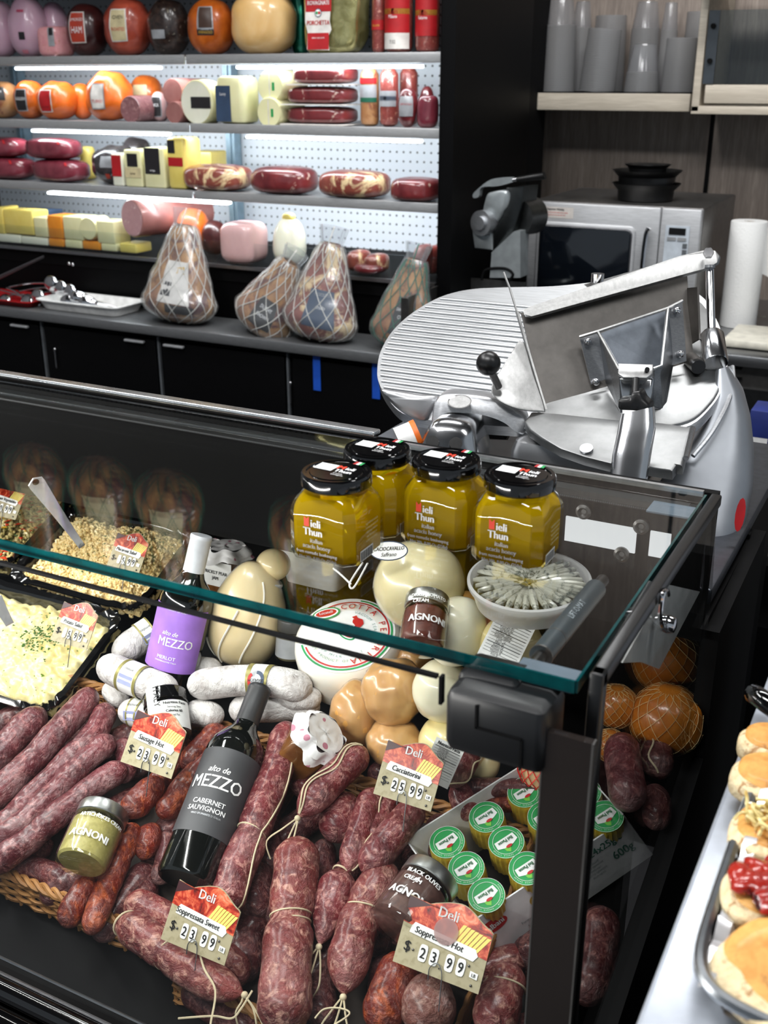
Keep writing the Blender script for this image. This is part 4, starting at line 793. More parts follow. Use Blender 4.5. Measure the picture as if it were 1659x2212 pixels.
# pusher bracket
part('bracket_floor', plate(MB(), [P(1297, 720, 1.52), P(1438, 668, 1.535), P(1436, 800, 1.52), P(1335, 800, 1.51)], .003), metal('blue_grey_sheet', (120, 126, 134), .5), s)
br = part('bracket_rim', tube(tube(tube(MB(), [P(1292, 717, 1.49), P(1337, 798, 1.45)], .0022, 6), [P(1253, 728, 1.505), P(1292, 716, 1.49), P(1395, 682, 1.50), P(1443, 666, 1.505), P(1474, 650, 1.52)], .0024, 6), [P(1443, 666, 1.505), P(1429, 790, 1.455), P(1411, 797, 1.45)], .0022, 6), LT, s)
part('bracket_side', plate(MB(), [P(1293, 720, 1.49), P(1337, 798, 1.45), P(1340, 892, 1.47), P(1308, 826, 1.51)], .003), STEEL, s)
part('bracket_side', plate(MB(), [P(1443, 668, 1.505), P(1430, 792, 1.455), P(1414, 800, 1.452), P(1412, 880, 1.46), P(1437, 888, 1.462), P(1457, 775, 1.52)], .003), STEEL, s)
for pts, sc4 in ((((1252, 728), (1292, 716), (1311, 818), (1277, 830)), ((1270, 738), (1288, 825))), (((1446, 664), (1474, 651), (1483, 780), (1448, 790)), ((1463, 671), (1470, 765)))):
    bp = part('bracket_foot', plate(MB(), [P(x, y, 1.512) for x, y in pts], .003), STEEL, s)
    for x, y in sc4: part('cap_nut', sphere(MB(), P(x, y, 1.506), .0052, 14, 10), CHROME, bp)
cp_ = part('clamp_plate', dome_plate(MB(), [P(x, y, d) for x, y, d in ((1336, 785, 1.448), (1411, 787, 1.448), (1410, 806, 1.438), (1397, 816, 1.434), (1346, 815, 1.434), (1335, 806, 1.438))], .005, V((0, .6, -.8)).normalized(), .001), LT, s)
mb = MB(); cyl(mb, P(1398, 799, 1.442), P(1398, 798, 1.436), .0032); part('clamp_screw', mb, BLACK, cp_)
part('clamp_block', dome_plate(MB(), [P(x, y, 1.45) for x, y in ((1337, 818), (1410, 818), (1408, 850), (1400, 880), (1345, 880), (1340, 850))], .02, V((0, 1, 0)), .004), POL, s)
mb = MB(); cyl(mb, P(1374, 818, 1.43), P(1372, 856, 1.42), .0048); wk = part('clamp_stem', mb, BLACK, s)
part('wing_knob', dome_plate(MB(), catmull([P(x, y, 1.415) for x, y in ((1334, 870), (1337, 864), (1358, 861), (1366, 848), (1382, 847), (1390, 862), (1403, 876), (1400, 892), (1391, 899), (1378, 890), (1362, 888), (1336, 885))], 3, True), .02, V((0, 1, 0)), .004), BLACK, s, label='black wing knob')
# curved arm
AL = [(1340, 895), (1333, 935), (1322, 985), (1316, 1040), (1313, 1100), (1310, 1165)]; AR = [(1414, 878), (1417, 925), (1408, 975), (1398, 1040), (1392, 1100), (1388, 1165)]
def interp(T, v):
    k = min(len(T)-2, int(v*(len(T)-1))); f = v*(len(T)-1)-k; return T[k][0]+(T[k+1][0]-T[k][0])*f, T[k][1]+(T[k+1][1]-T[k][1])*f
def strap(AL, AR, d0, d1, bulge, th, nu=14, nv=24, pw=.5):
    def f(u, v):
        a, b = interp(AL, v), interp(AR, v); front = u <= .5; w = (u*2 if front else (1-u)*2)
        x, y = a[0]+(b[0]-a[0])*w, a[1]+(b[1]-a[1])*w; d = d0+(d1-d0)*v
        bl = bulge*max(0, 1-(2*w-1)**4)**pw
        return P(x, y, d-bl) if front else P(x, y, d+th)
    return grid(MB(), f, nu*2, nv, cu=True)
part('arm', strap(AL, AR, 1.345, 1.315, .012, .012), POL, s)
# receiving tray
RT = lambda x, y, h=0: onpl(x, y, 1.30, 1.180, .33, h)
tr_ = part('receiving_tray', dome_plate(MB(), [RT(x, y, .0) for x, y in ((1147, 889), (1200, 892), (1330, 905), (1430, 912), (1496, 922), (1492, 936), (1480, 990), (1475, 1006), (1462, 1004), (1453, 1017), (1400, 1008), (1318, 1000), (1262, 986), (1210, 968), (1168, 944), (1142, 925), (1133, 908))], .014, V((0, .3, -.95)).normalized(), .004), TRS, s)
mb = MB(); c = RT(1267, 973, .001); cyl(mb, c, c+V((0, -.002, .004)), .0085, n=24); part('round_stud', mb, STEEL, tr_)
part('tray_side_lip', tube(MB(), [RT(1496, 925, .006), RT(1481, 990, .006)], .004, 8), POL, tr_)
# motor housing
HL = [(1545, 800), (1532, 870), (1500, 930), (1455, 1000), (1410, 1060), (1380, 1130), (1362, 1200), (1350, 1260)]; HR = [(1576, 790), (1606, 840), (1622, 900), (1629, 970), (1627, 1050), (1612, 1120), (1590, 1185), (1566, 1250)]
hs = part('motor_housing', strap(HL, HR, 1.52, 1.43, .035, .12, 24, 30, .6), HSM, s)
part('housing_rim', tube(MB(), catmull([P(1582, 792, 1.51), P(1583, 830, 1.49), P(1568, 880, 1.46), P(1535, 938, 1.44), P(1497, 985, 1.43)], 6), .0035, 8), ALU, s)
em = part('emblem', dpoly(MB(), flat(P(1599, 1112, 1.385), V((.05, .0, 0))*20, V((0, .3, 1)).normalized()), [(.006*cos(a*.5236), .022*sin(a*.5236)) for a in range(12)], .001), LAB['red'], hs, label='red emblem')
mb = MB(); box(mb, (-.46, 1.42, 1.078), (.42, .40, .02), b=.006); box(mb, (-.42, 1.42, 1.12), (.16, .2, .1), b=.02); part('base', mb, MID, s)
tb = thing('slicer_table', 'slate grey work table carrying the slicer behind the case', 'table', (-.48, 1.5, 0))
part('tabletop', box(MB(), (-.50, 1.49, 1.057), (.62, .60, .020), b=.003), metal('slate_steel', (112, 116, 124), .42), tb); part('table_base', box(MB(), (-.50, 1.62, .5), (.60, .3, 1.07)), VOID, tb, 0)
# ================================================================== glass display case
GL = pane_mat('clear_glass', (.985, .995, .99)); XC = -.187; X0 = -2.7; ZT = 1.21
EDGE = NT('green_glass_edge'); EDGE.base(EDGE.ramp(EDGE.noise(40, 2, .5, EDGE.coord((1, 1, 1))), [(.3, (0, 46, 50)), (.7, (4, 74, 76))])).p(Roughness=.08, Coat_Weight=.6); EDGE = EDGE.m
dc = thing('glass_display_case', 'long glass-topped refrigerated deli display case in the foreground', 'display case', (-1.4, .9, .5))
tp = part('top_pane', box(MB(), ((X0-.197)/2, .8985, ZT-.005), (-.197-X0, .433, .010)), GL, dc, 0)
mb = MB(); box(mb, ((X0-.197)/2, .6815, ZT-.005), (-.197-X0, .002, .0102)); part('polished_edge', mb, EDGE, tp, 0, 'green front edge of the top pane')
mb = MB(); box(mb, (-.196, .8985, ZT-.005), (.0022, .433, .0102)); part('polished_edge', mb, EDGE, tp, 0, 'green right edge of the top pane')
dots = NT('dotted_black_print'); v = dots.voro(420, rnd=0); dots.base(dots.mix(dots.step(v, .3, .4), (74, 76, 80), (12, 13, 14))).p(Roughness=.4)
mb = MB(); box(mb, ((X0-.21)/2, 1.094, ZT-.0125), (-.21-X0, .036, .003)); part('printed_band', mb, dots.m, tp, 0)
for x, y in ((-.222, 1.085), (-.225, .70)): mb = MB(); box(mb, (x, y, ZT-.0118), (.05, .032, .003), b=.001); part('corner_pad', mb, mat((96, 110, 124), .5), tp, 0, 'blue grey pad')
LIP = metal('lip_steel', (236, 238, 240), .28)
mb = MB(); box(mb, ((X0-.60)/2, 1.135, 1.214), (-.60-X0, .018, .006), b=.002); part('rear_lip', mb, LIP, dc)
mb = MB(); box(mb, (-.40, 1.123, 1.208), (.40, .006, .006)); part('rear_lip', mb, LIP, dc)
RB = mat((5, 5, 6), .65); RB.node_tree.nodes['Principled BSDF'].inputs['Specular IOR Level'].default_value = .12; mb = MB(); box(mb, ((X0+XC)/2, 1.142, 1.12), (XC-X0, .012, .17)); box(mb, ((X0+XC)/2, 1.28, 1.032), (XC-X0, .28, .016)); rr = part('rear_panel', mb, RB, dc, 0)
mb = MB(); box(mb, ((X0+XC)/2, 1.43, .9), (XC-X0, .012, .3)); part('interior_back', mb, BLACKM, dc, 0)
mb = MB(); box(mb, (-.372, 1.118, .93), (.04, .02, .27)); part('riser_block', mb, BLACKM, rr, 0)
plx = mat((236, 236, 238), .4)
for (xa, ya), (xb_, yb) in (((1222, 1128), (1372, 1182)), ((1404, 1163), (1446, 1192))):
    a, b = ony(xa, ya, 1.134), ony(xb_, yb, 1.134); mb = MB(); box(mb, ((a.x+b.x)/2, 1.1345, (a.z+b.z)/2), (b.x-a.x, .003, .030)); part('rear_white_strip', mb, emis('glowing_white', (235, 238, 240), 1.0), rr, 0, 'white strip on the inner back')  # white plate, its brightness put in as a glow; no lamp
mb = MB()
for x, y in ((1386, 1136), (1344, 1196), (1262, 1104)): c = ony(x, y, 1.134); lathe(mb, [(.009, 0), (.009, .004), (.006, .006), (.003, .002)], 20, axis_frame(c, c+V((0, -1, 0))))
part('rubber_foot', mb, DSTEEL, rr)
mb = MB(); box(mb, ((X0-.212)/2, .657, .94), (-.212-X0, .006, .52)); fp = part('front_pane', mb, GL, dc, 0)
mb = MB(); box(mb, ((X0-.296)/2, .6565, 1.2005), (-.296-X0, .0042, .003)); box(mb, (-.2925, .6565, 1.19), (.0025, .006, .024)); part('black_seal', mb, BLACKM, fp, 0)
FR = NT('dark_tinted_glass_strip'); FR.base((38, 33, 31)).p(Roughness=.06, Coat_Weight=.5); mb = MB(); box(mb, (-.191, .6565, .90), (.036, .007, .56)); part('dark_print_strip', mb, FR.m, fp, 0, 'dark glossy strip on the right end of the front pane')
mb = MB(); box(mb, (-.1725, .6565, .90), (.0016, .0075, .56)); box(mb, (-.2095, .6565, .90), (.0012, .0075, .56)); part('bright_edge', mb, mat((108, 106, 104), .2, .5), fp, 0)
# side pane with black border
mb = MB(); plate(mb, [V((XC, .70, 1.205)), V((XC, 1.108, 1.205)), V((XC, 1.142, 1.09)), V((XC, 1.142, .80)), V((XC, .70, .66))], .005, V((1, 0, 0))); sp_ = part('side_pane', mb, GL, dc, 0)
mb = MB(); box(mb, (XC+.003, .90, 1.2085), (.011, .42, .013), b=.002); box(mb, (XC+.003, .696, .93), (.011, .014, .57), b=.002); part('black_border', mb, BLACK, sp_)
mb = MB(); tube(mb, [V((-.181, .64, .64)), V((-.181, .64, 1.12))], .0012, 5); 
mb = MB(); plate(mb, [V((XC-.004, .66, .40)), V((XC-.004, .66, .70)), V((XC-.004, 1.0, .80)), V((XC-.004, 1.16, .86)), V((XC-.004, 1.16, 1.03)), V((XC-.004, 1.46, 1.045)), V((XC-.004, 1.46, .40))], .02, V((1, 0, 0))); part('end_panel', mb, BLACKM, dc, 0, 'black end panel')
WSH = part('inner_white_card', plate(MB(), [onx(x, y, XC-.006) for x, y in ((1440, 1262), (1512, 1278), (1424, 1445), (1386, 1430), (1345, 1432))], .0015), mat((214, 212, 210), .6), dc, 0, 'white card inside the side pane')
# deck, base bars
mb = MB(); plate(mb, [V((X0, .70, .608)), V((XC-.006, .70, .608)), V((XC-.006, 1.43, deckz(1.43)-.012)), V((X0, 1.43, deckz(1.43)-.012))], .012, V((0, 0, -1))); part('deck', mb, BLACKM, dc, 0)
mb = MB(); box(mb, ((X0+XC)/2, .685, .60), (XC-X0, .05, .02)); box(mb, ((X0+XC)/2, .66, .3), (XC-X0, .04, .6)); part('base_body', mb, BLACKM, dc, 0)
mb = MB()
for y, z, r in ((.655, .640, .012), (.640, .606, .016), (.63, .56, .012)): tube(mb, [V((X0, y, z)), V((XC+.01, y, z))], r, 14)
part('bumper_rail', mb, GLOSSB, dc)
mb = MB(); tube(mb, [V((X0, .672, .640)), V((XC-.01, .672, .640))], .0022, 6); tube(mb, [V((X0, .69, .64)), V((XC-.01, .69, .64))], .002, 6); part('chrome_trim', mb, STEEL, dc)
# hinge, strut
hg = part('hinge_block', box(box(MB(), (-.2465, .672, 1.170), (.080, .050, .054), b=.008), (-.262, .69, 1.189), (.05, .04, .022), b=.006), mat((17, 18, 20), .38, name='black_hinge'), dc)
mb = MB(); box(mb, (-.2415, .6462, 1.172), (.036, .0012, .002)); box(mb, (-.2595, .6462, 1.181), (.002, .0012, .02)); box(mb, (-.2235, .6462, 1.159), (.002, .0012, .026)); part('groove', mb, BLACKM, hg, 0)
A, B = onz(1287, 1272, 1.172), onz(1168, 1418, 1.172); GS = mat((58, 68, 74), .4, .1)
mb = MB(); cyl(mb, B, A, .0098, n=28); gs = part('gas_strut', mb, GS, dc); d_ = (A-B).normalized(); mb = MB(); cyl(mb, A, A+d_*.022, .006); cyl(mb, B-d_*.02, B, .0062); part('strut_end', mb, BLACK, gs)
mb = MB(); cyl(mb, B, B+d_*.002, .0104, n=28); cyl(mb, B+d_*.035, B+d_*.0362, .01, n=28); part('strut_ring', mb, DSTEEL, gs)
fs_ = axis_frame(B, A); part('lettering', dtext(MB(), lambda s_, t_, o_: fs_@V(((.0098+o_)*cos(.1-t_/.0098), (.0098+o_)*sin(.1-t_/.0098), (A-B).length*.55+s_)), 'LIFT-O-MAT', .0085, 0, 0, .0004, .8), mat((150, 160, 166), .4), gs)
mb = MB(); lathe(mb, [(.008, 0), (.009, .006), (.007, .012), (.004, .013)], 16, axis_frame(onx(1430, 1345, XC+.002), onx(1430, 1345, XC+.002)+V((1, 0, 0)), V((0, 0, 1)))); tube(mb, catmull([onx(1443, 1285, XC+.006), onx(1440, 1275, XC+.012), onx(1430, 1290, XC+.012), onx(1426, 1335, XC+.01), onx(1430, 1352, XC+.006)], 6), .0022, 8); part('latch_hook', mb, CHROME, dc)
# ================================================================== neighbouring counter, sheet pan and bread
nc = thing('side_counter', 'light grey counter edge at the lower right carrying the sheet pan', 'counter', (.2, .9, 0)); XN = -.093
CT = mat((176, 182, 192), .3, .3, name='light_counter')
part('countertop', box(MB(), (XN+.3, .75, 1.088), (.6, 1.2, .024), b=.003), CT, nc); part('black_side', box(MB(), (XN+.31, .75, .54), (.6, 1.18, 1.07)), BLACKM, nc, 0)
zp = 1.1005
TRY = metal('dull_aluminium', (150, 154, 158), .34)
pan = thing('sheet_pan', 'aluminium sheet pan lined with foil and parchment at the lower right edge', 'tray', (.09, .67, zp))
part('pan', tray_mesh(V((.102, .672, zp)), V((1, 0, 0)), V((0, 1, 0)), .345, .31, .024, rim=.004), TRY, pan)
part('rim', tube(MB(), [V((.102+x, .672+y, zp+.024)) for x, y in [((abs(cos(a))**.22)*(1 if cos(a) > 0 else -1)*.1715, (abs(sin(a))**.22)*(1 if sin(a) > 0 else -1)*.159) for a in [2*pi*k/72 for k in range(72)]]], .0042, 8, closed=True), TRY, pan)
foil = metal('foil', (226, 226, 228), .3); foil.node_tree.nodes['Principled BSDF'].inputs['Metallic'].default_value = .6; foil.name = 'crumpled_foil'
part('foil_liner', grid(MB(), lambda u, v: V((-.064+.33*u, .523+.30*v, zp+.004+.02*abs(noise.noise(V((u*9, v*14, 1))))*(1 if u < .14 or v < .1 else .25)+(.018 if u < .04 else 0))), 40, 50), foil, pan)
prch = NT('parchment'); prch.base(prch.mix(prch.step(prch.noise(14, 4), .5, .75), (196, 176, 142), (206, 190, 150))).p(Roughness=.4, Coat_Weight=.3)
part('parchment', grid(MB(), lambda u, v: V((-.050+.29*u, .54+.27*v, zp+.017+.004*noise.noise(V((u*6, v*7, 3))))), 30, 30), prch.m, pan)
BR = meat_mat('toasted_bread', (196, 134, 60), (228, 176, 96), (120, 64, 28), 48, .7, .1, (.54, .72)); CRUMB = meat_mat('bread_crumb', (218, 194, 150), (238, 220, 180), (168, 128, 84), 110, .8, 0, (.54, .64), .004)
def bread(lab, x, y, w, h, z=0, rz=0, th=.022, top=None, topcol=None, tl=.0, seed=0):
    c = onz(x, y, zp+.02+z); t = thing('toasted_sandwich', lab, 'sandwich', V((c.x, c.y, zp+.012+z)), 'toasted sandwiches on the sheet pan')
    B_ = Blob(V((c.x, c.y, zp+.012+z+th/2)), w/2, h/2, th/2, .45, .75, rz, tl, .10, seed); part('bread', B_.mesh(44, 20), BR, t)
    B2 = Blob(V((c.x-.004, c.y-h*.12, zp+.012+z+th*.45)), w/2*1.0, h/2*.97, th*.42, .5, .75, rz, tl, .1, seed); part('cut_side', B2.mesh(44, 16), CRUMB, t)
    if top:
        mb = MB(); random.seed(seed+5)
        for k in range(top[1]):
            a, r_ = random.random()*6.28, sqrt(random.random())*.42; p_ = V((c.x+w*r_*cos(a), c.y+h*r_*sin(a), zp+.013+z+th))
            if top[0] == 'shred':
                q_ = p_+V((random.uniform(-.02, .02), random.uniform(-.02, .02), random.uniform(0, .012))); tube(mb, catmull([p_, p_.lerp(q_, .5)+V((random.uniform(-.006, .006), 0, .004)), q_], 3), .0013, 5)
            else: sphere(mb, p_, (random.uniform(.008, .018), random.uniform(.006, .013), .005), 10, 7, Matrix.Translation(p_) @ Matrix.Rotation(a, 4, 'Z') @ Matrix.Translation(-p_))
        part('topping', mb, topcol, t)
SHR = meat_mat('melted_onion', (222, 200, 130), (238, 222, 160), (190, 150, 70), 60); PEPR = meat_mat('roasted_red_pepper', (140, 22, 14), (184, 46, 26), (40, 8, 8), 36, .25, .8, (.50, .62))
bread('round toasted bread at the far end of the pan', 1690, 1622, .060, .045, seed=1); bread('sliced toasted bread next to the shredded topping', 1696, 1700, .072, .055, seed=2)
bread('toast heaped with pale shredded onion and cheese', 1702, 1822, .072, .055, .0, seed=3, top=('shred', 110), topcol=SHR)
bread('toast topped with charred red pepper', 1692, 1950, .070, .052, .004, rz=.3, seed=4, top=('lump', 44), topcol=PEPR, tl=.15); bread('large toasted half loaf at the bottom right corner', 1712, 2120, .085, .07, .004, rz=-.6, seed=6, th=.020, tl=.2)
mb = MB(); tube(mb, catmull([onz(1630, 1500, 1.125), onz(1645, 1510, 1.13), onz(1690, 1545, 1.125)], 6), lambda k: .009, 12); solo('serving_knife', mb, GLOSSB, 'black utensil grip lying at the far end of the side counter', 'utensil')
# ================================================================== honey jars
HN = NT('honey'); g_ = HN.n('ShaderNodeBsdfRefraction'); g_.inputs['IOR'].default_value = 1.22; g_.inputs['Color'].default_value = (1.0, .83, .08, 1); g_.inputs['Roughness'].default_value = .02
t_ = HN.n('ShaderNodeBsdfTranslucent'); t_.inputs[0].default_value = srgb((255, 224, 34)); d2 = HN.n('ShaderNodeBsdfDiffuse'); d2.inputs[0].default_value = srgb((255, 212, 18))
m1 = HN.n('ShaderNodeMixShader'); m1.inputs[0].default_value = .5; HN.l(t_.outputs[0], m1.inputs[1]); HN.l(d2.outputs[0], m1.inputs[2])
m2 = HN.n('ShaderNodeMixShader'); m2.inputs[0].default_value = .5; HN.l(g_.outputs[0], m2.inputs[1]); HN.l(m1.outputs[0], m2.inputs[2]); HN.l(m2.outputs[0], HN.out.inputs['Surface']); HN = HN.m
JG = pane_mat('jar_glass', (.97, .98, .96), .0, 1.3)
def jar_shape(mb, off=0, zmax=.068, base=(0, 0, 0), closed=True):
    R = .0345-off; ch = .0085; N = 64; oc = [(R, -R+ch), (R, R-ch), (R-ch, R), (-R+ch, R), (-R, R-ch), (-R, -R+ch), (-R+ch, -R), (R-ch, -R)]
    pp = [(oc[i][0]+(oc[(i+1) % 8][0]-oc[i][0])*q/8, oc[i][1]+(oc[(i+1) % 8][1]-oc[i][1])*q/8) for i in range(8) for q in range(8)]
    prof = [(0, 0, .94), (.0012, 0, .985), (.003, 0, 1), (.042, 0, 1), (.047, .06, .99), (.052, .2, .96), (.057, .42, .91), (.0605, .7, .86), (.0625, .95, .80), (.064, 1, .78), (.069, 1, .78)]
    vs_, fs = [], []; lv = [p for p in prof if p[0] <= zmax]
    for z, k, sc_ in lv:
        for j in range(N):
            x_, y_ = pp[j]; r0 = sqrt(x_*x_+y_*y_); q = (1-k)+k*(.0355-off)/r0
            if z < .0601: q = min(q, 1)
            vs_.append(V(base)+V((x_*q*sc_, y_*q*sc_, max(z, off*.8))))
    for i in range(len(lv)-1):
        for j in range(N): fs.append((i*N+j, i*N+(j+1) % N, (i+1)*N+(j+1) % N, (i+1)*N+j))
    fs.append(tuple(range(N))[::-1]); fs.append(tuple((len(lv)-1)*N+j for j in range(N))); return mb.add(vs_, fs)
c = onz(727, 1018, ZT+.078); jp = V((c.x, c.y, ZT+.0003))
hj = thing('honey_jar', 'honey jar with black lid nearest the front, leftmost of the four on the glass', 'jar', jp, 'honey jars on top of the glass case')
part('glass', jar_shape(MB(), 0, .069, jp), JG, hj, 25); part('honey', jar_shape(MB(), .0022, .061, jp), HN, hj, 25, 'golden honey')
def ribbed(mb, r, z0, z1, c):
    return lathe(mb, [(r*.96, z0), (r, z0+.0015), (r, z1-.004), (r*.985, z1-.0015), (r*.95, z1), (r*.86, z1), (r*.84, z1-.0012), (r*.76, z1-.0012), (r*.74, z1-.0002), (.001, z1-.0002)], 64, Matrix.Translation(c))
ld = part('lid', ribbed(MB(), .0328, .0655, .0785, jp), GLOSSB, hj)
ML = flat(jp+V((0, 0, .0785)), V((1, 0, 0)), V((0, 1, 0)))
ML = (lambda M0: (lambda a, b, o: M0(a*cos(-.05)-b*sin(-.05), a*sin(-.05)+b*cos(-.05), o)))(ML)
part('sticker', drect(MB(), ML, -.023, -.004, -.004, .012, .0003, 2), PAPER, ld); mb = MB(); dtext(mb, ML, 'ieli', .0095, .0105, .0045, .0004, .9, bold=.0003); dtext(mb, ML, 'Thun', .0095, .0075, -.0035, .0004, .9, bold=.0003); dtext(mb, ML, 'il miele', .0035, .006, -.0085, .0004); dtext(mb, ML, 'biologico', .0035, .007, -.0120, .0004); part('lettering', mb, INKW, ld)
part('lettering', dtext(MB(), ML, 'M', .0115, .0005, .0045, .0004, .9, bold=.0005), INKO, ld)
for a, m_ in ((0, LAB['red']), (.003, INKW), (.006, INKG)): part('flag', drect(MB(), ML, .004+a, .007+a, .0215, .029, .0005, 2), m_, ld)
MF = flat(jp+V((-.002, -.0346, 0)), V((1, 0, 0)), V((0, 0, 1))); mb = MB()
dtext(mb, MF, 'ieli', .0105, -.0005, .0345, .0006, .9, bold=.0003); dtext(mb, MF, 'Thun', .0105, -.0035, .0262, .0006, .9, bold=.0003); dtext(mb, MF, 'italian', .0062, -.0, .0192, .0006, .9, bold=.0001); dtext(mb, MF, 'acacia honey', .0062, .0, .0135, .0006, .9, bold=.0001); dtext(mb, MF, 'from nomadic beekeeping', .0046, 0, .0077, .0006, .88); dtext(mb, MF, 'Net Wt. 8.80 Oz (250g)', .0044, .001, .0025, .0006, .9, bold=.0001); part('lettering', mb, INKW, hj)
part('lettering', dpoly(dpoly(MB(), MF, [(-.0125, .0345), (-.0072, .0345), (-.0072, .0445), (-.0098, .0415)], .0006), MF, [(-.0125, .0345), (-.0098, .0415), (-.0125, .0445)], .0006), INKO, hj)
MS = flat(jp+V((.0346, 0, 0)), V((0, 1, 0)), V((0, 0, 1))); mb = MB()
for k in range(5): dtext(mb, MS, ('ingredients acacia', 'honey product of', 'italy best before', 'see lid store in', 'a dry cool place')[k], .0034, .002, .0345-.0042*k, .0006, .95)
part('lettering', mb, mat((226, 222, 170), .5), hj)
bcp = part('barcode', drect(MB(), MS, -.020, .004, .002, .0125, .0005, 2), PAPER, hj); mb = MB()
for k in range(15): drect(mb, MS, -.019+.0015*k, -.019+.0015*k+(.0006 if k % 3 else .001), .003, .0115, .0008, 2)
part('bars', mb, INKB, bcp)
for px, py, lab in ((815, 968, 'honey jar with black lid standing farthest back of the four'), (965, 991, 'honey jar between the rear one and the rightmost one'), (1124, 1024, 'rightmost honey jar, above the anchovy tub')):
    c2 = onz(px, py, ZT+.078); dup(hj, (c2.x-jp.x, c2.y-jp.y, 0), lab)
# ================================================================== sausages
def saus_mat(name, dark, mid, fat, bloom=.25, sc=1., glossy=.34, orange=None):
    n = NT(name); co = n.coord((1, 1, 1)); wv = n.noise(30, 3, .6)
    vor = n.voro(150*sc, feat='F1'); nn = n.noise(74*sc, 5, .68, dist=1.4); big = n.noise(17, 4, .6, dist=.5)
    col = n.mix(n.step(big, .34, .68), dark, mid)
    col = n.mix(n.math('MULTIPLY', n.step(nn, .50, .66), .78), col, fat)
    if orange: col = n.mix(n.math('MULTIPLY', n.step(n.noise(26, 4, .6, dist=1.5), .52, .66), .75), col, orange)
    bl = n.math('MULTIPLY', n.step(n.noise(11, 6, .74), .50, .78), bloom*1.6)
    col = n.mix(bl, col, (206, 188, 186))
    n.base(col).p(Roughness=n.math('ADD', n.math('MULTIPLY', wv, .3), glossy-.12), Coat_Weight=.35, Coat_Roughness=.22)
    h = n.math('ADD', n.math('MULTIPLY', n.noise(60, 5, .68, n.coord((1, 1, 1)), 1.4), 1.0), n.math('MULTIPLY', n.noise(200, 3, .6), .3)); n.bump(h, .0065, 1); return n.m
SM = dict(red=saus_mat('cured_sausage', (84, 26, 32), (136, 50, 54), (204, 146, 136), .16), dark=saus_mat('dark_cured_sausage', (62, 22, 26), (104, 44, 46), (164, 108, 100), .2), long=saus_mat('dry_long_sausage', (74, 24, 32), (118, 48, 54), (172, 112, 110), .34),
          hot=saus_mat('hot_sausage', (80, 22, 16), (136, 44, 28), (180, 92, 60), .08, glossy=.28, orange=(204, 96, 38)), sopp=saus_mat('soppressata', (96, 36, 38), (144, 66, 62), (212, 160, 142), .14, .9), mold=saus_mat('bloomed_salami', (112, 66, 58), (140, 92, 82), (176, 140, 126), .9, glossy=.5))
TW = mat((206, 192, 160), .8, name='twine')
def resample(c, n):
    L = [0]
    for i in range(1, len(c)): L.append(L[-1]+(c[i]-c[i-1]).length)
    T = L[-1]; out = []
    for k in range(n+1):
        u = k/n; u = .5-.5*cos(pi*u) if False else u; s = T*u; j = 1
        while j < len(L)-1 and L[j] < s: j += 1
        f = (s-L[j-1])/max(1e-9, L[j]-L[j-1]); out.append(c[j-1].lerp(c[j], f))
    return out, T
SID = [0]
def saus3(lab, path, R, m, tip=(1, 1), ties=(), group='cured sausages in the display case', cat='sausage', name='cured_sausage', lump=.055, nipple=.0, taper=0, cord=None, knot=None):
    """path: 3-D centre line; R radius; tip: relative roundness of the two ends"""
    SID[0] += 1; sd = SID[0]*3.1; c = catmull(path, 8); pts, T = resample(c, 72)
    def rad(t):
        r = R*(1-taper*t); s = t*T
        for q, e in ((s, tip[0]), (T-s, tip[1])):
            L = R*1.15*e
            if q < L: r *= max(.05, (1-(1-q/L)**2))**(.5 if e <= 1.3 else .8)
        for k in ties: d_ = (t-k)*T/(.35*R); r *= 1-.14*exp(-d_*d_)
        return r
    wob = lambda p, o: lump*noise.noise(p*26+V((sd, 0, 0)))*1.7+lump*.75*noise.noise(p*62+V((0, sd, 0)))+lump*.5*noise.noise(p*130+V((0, sd, 3)))
    b = tube(MB(), pts, rad, 30, wob=wob); base = V(pts[36]); base.z -= R
    if not ties and not cord and not knot:
        return solo(name, b, SM[m] if isinstance(m, str) else m, lab, cat, group, sm=60)
    t = thing(name, lab, cat, base, group); part('casing', b, SM[m] if isinstance(m, str) else m, t, 60); mb = MB()
    def at(u): k = min(len(pts)-2, int(u*72)); return pts[k].lerp(pts[k+1], u*72-k), (pts[k+1]-pts[k]).normalized()
    for k in ties:
        p_, d_ = at(k); a = d_.orthogonal().normalized(); bb = d_.cross(a); r = rad(k)*1.02
        tube(mb, [p_+(a*cos(q)+bb*sin(q))*r+d_*.004*sin(q*1+sd) for q in [2*pi*i/26 for i in range(26)]], .0011, 5, closed=True)
    if cord:
        for side in cord:
            L_ = []
            for i in range(25):
                u = .02+.96*i/24; p_, d_ = at(u); tc = (CAM-p_).normalized(); tc = (tc-d_*tc.dot(d_)).normalized(); sdv = d_.cross(tc); a = side+.25*sin(i*.45+sd); L_.append(p_+(tc*cos(a)+sdv*sin(a))*(rad(u)*1.03+.0006))
            tube(mb, L_, .0011, 5)
    if knot is not None:
        p_, d_ = at(knot); d_ = d_ if knot > .5 else -d_; sphere(mb, p_+d_*.002, .004, 10, 8)
        for q in range(3):
            e = [p_, p_+d_*.012+V((.01*sin(sd+q*2), -.006, -.004)), p_+d_*.02+V((.02*sin(sd+q*2.2), -.016, -.012)), p_+d_*.022+V((.02*sin(sd+q*2.7), -.02, -.03))]; tube(mb, catmull(e, 5), .0010, 5)
    if mb.v: part('twine', mb, TW, t)
    return t
def saus(lab, px, rpx, h, m, **k):
    hs_ = h if hasattr(h, '__len__') else [h]*len(px); path = [D(x, y, hh) for (x, y), hh in zip(px, hs_)]
    R = rpx*mpx(path[len(path)//2]); return saus3(lab, path, R, m, **k)
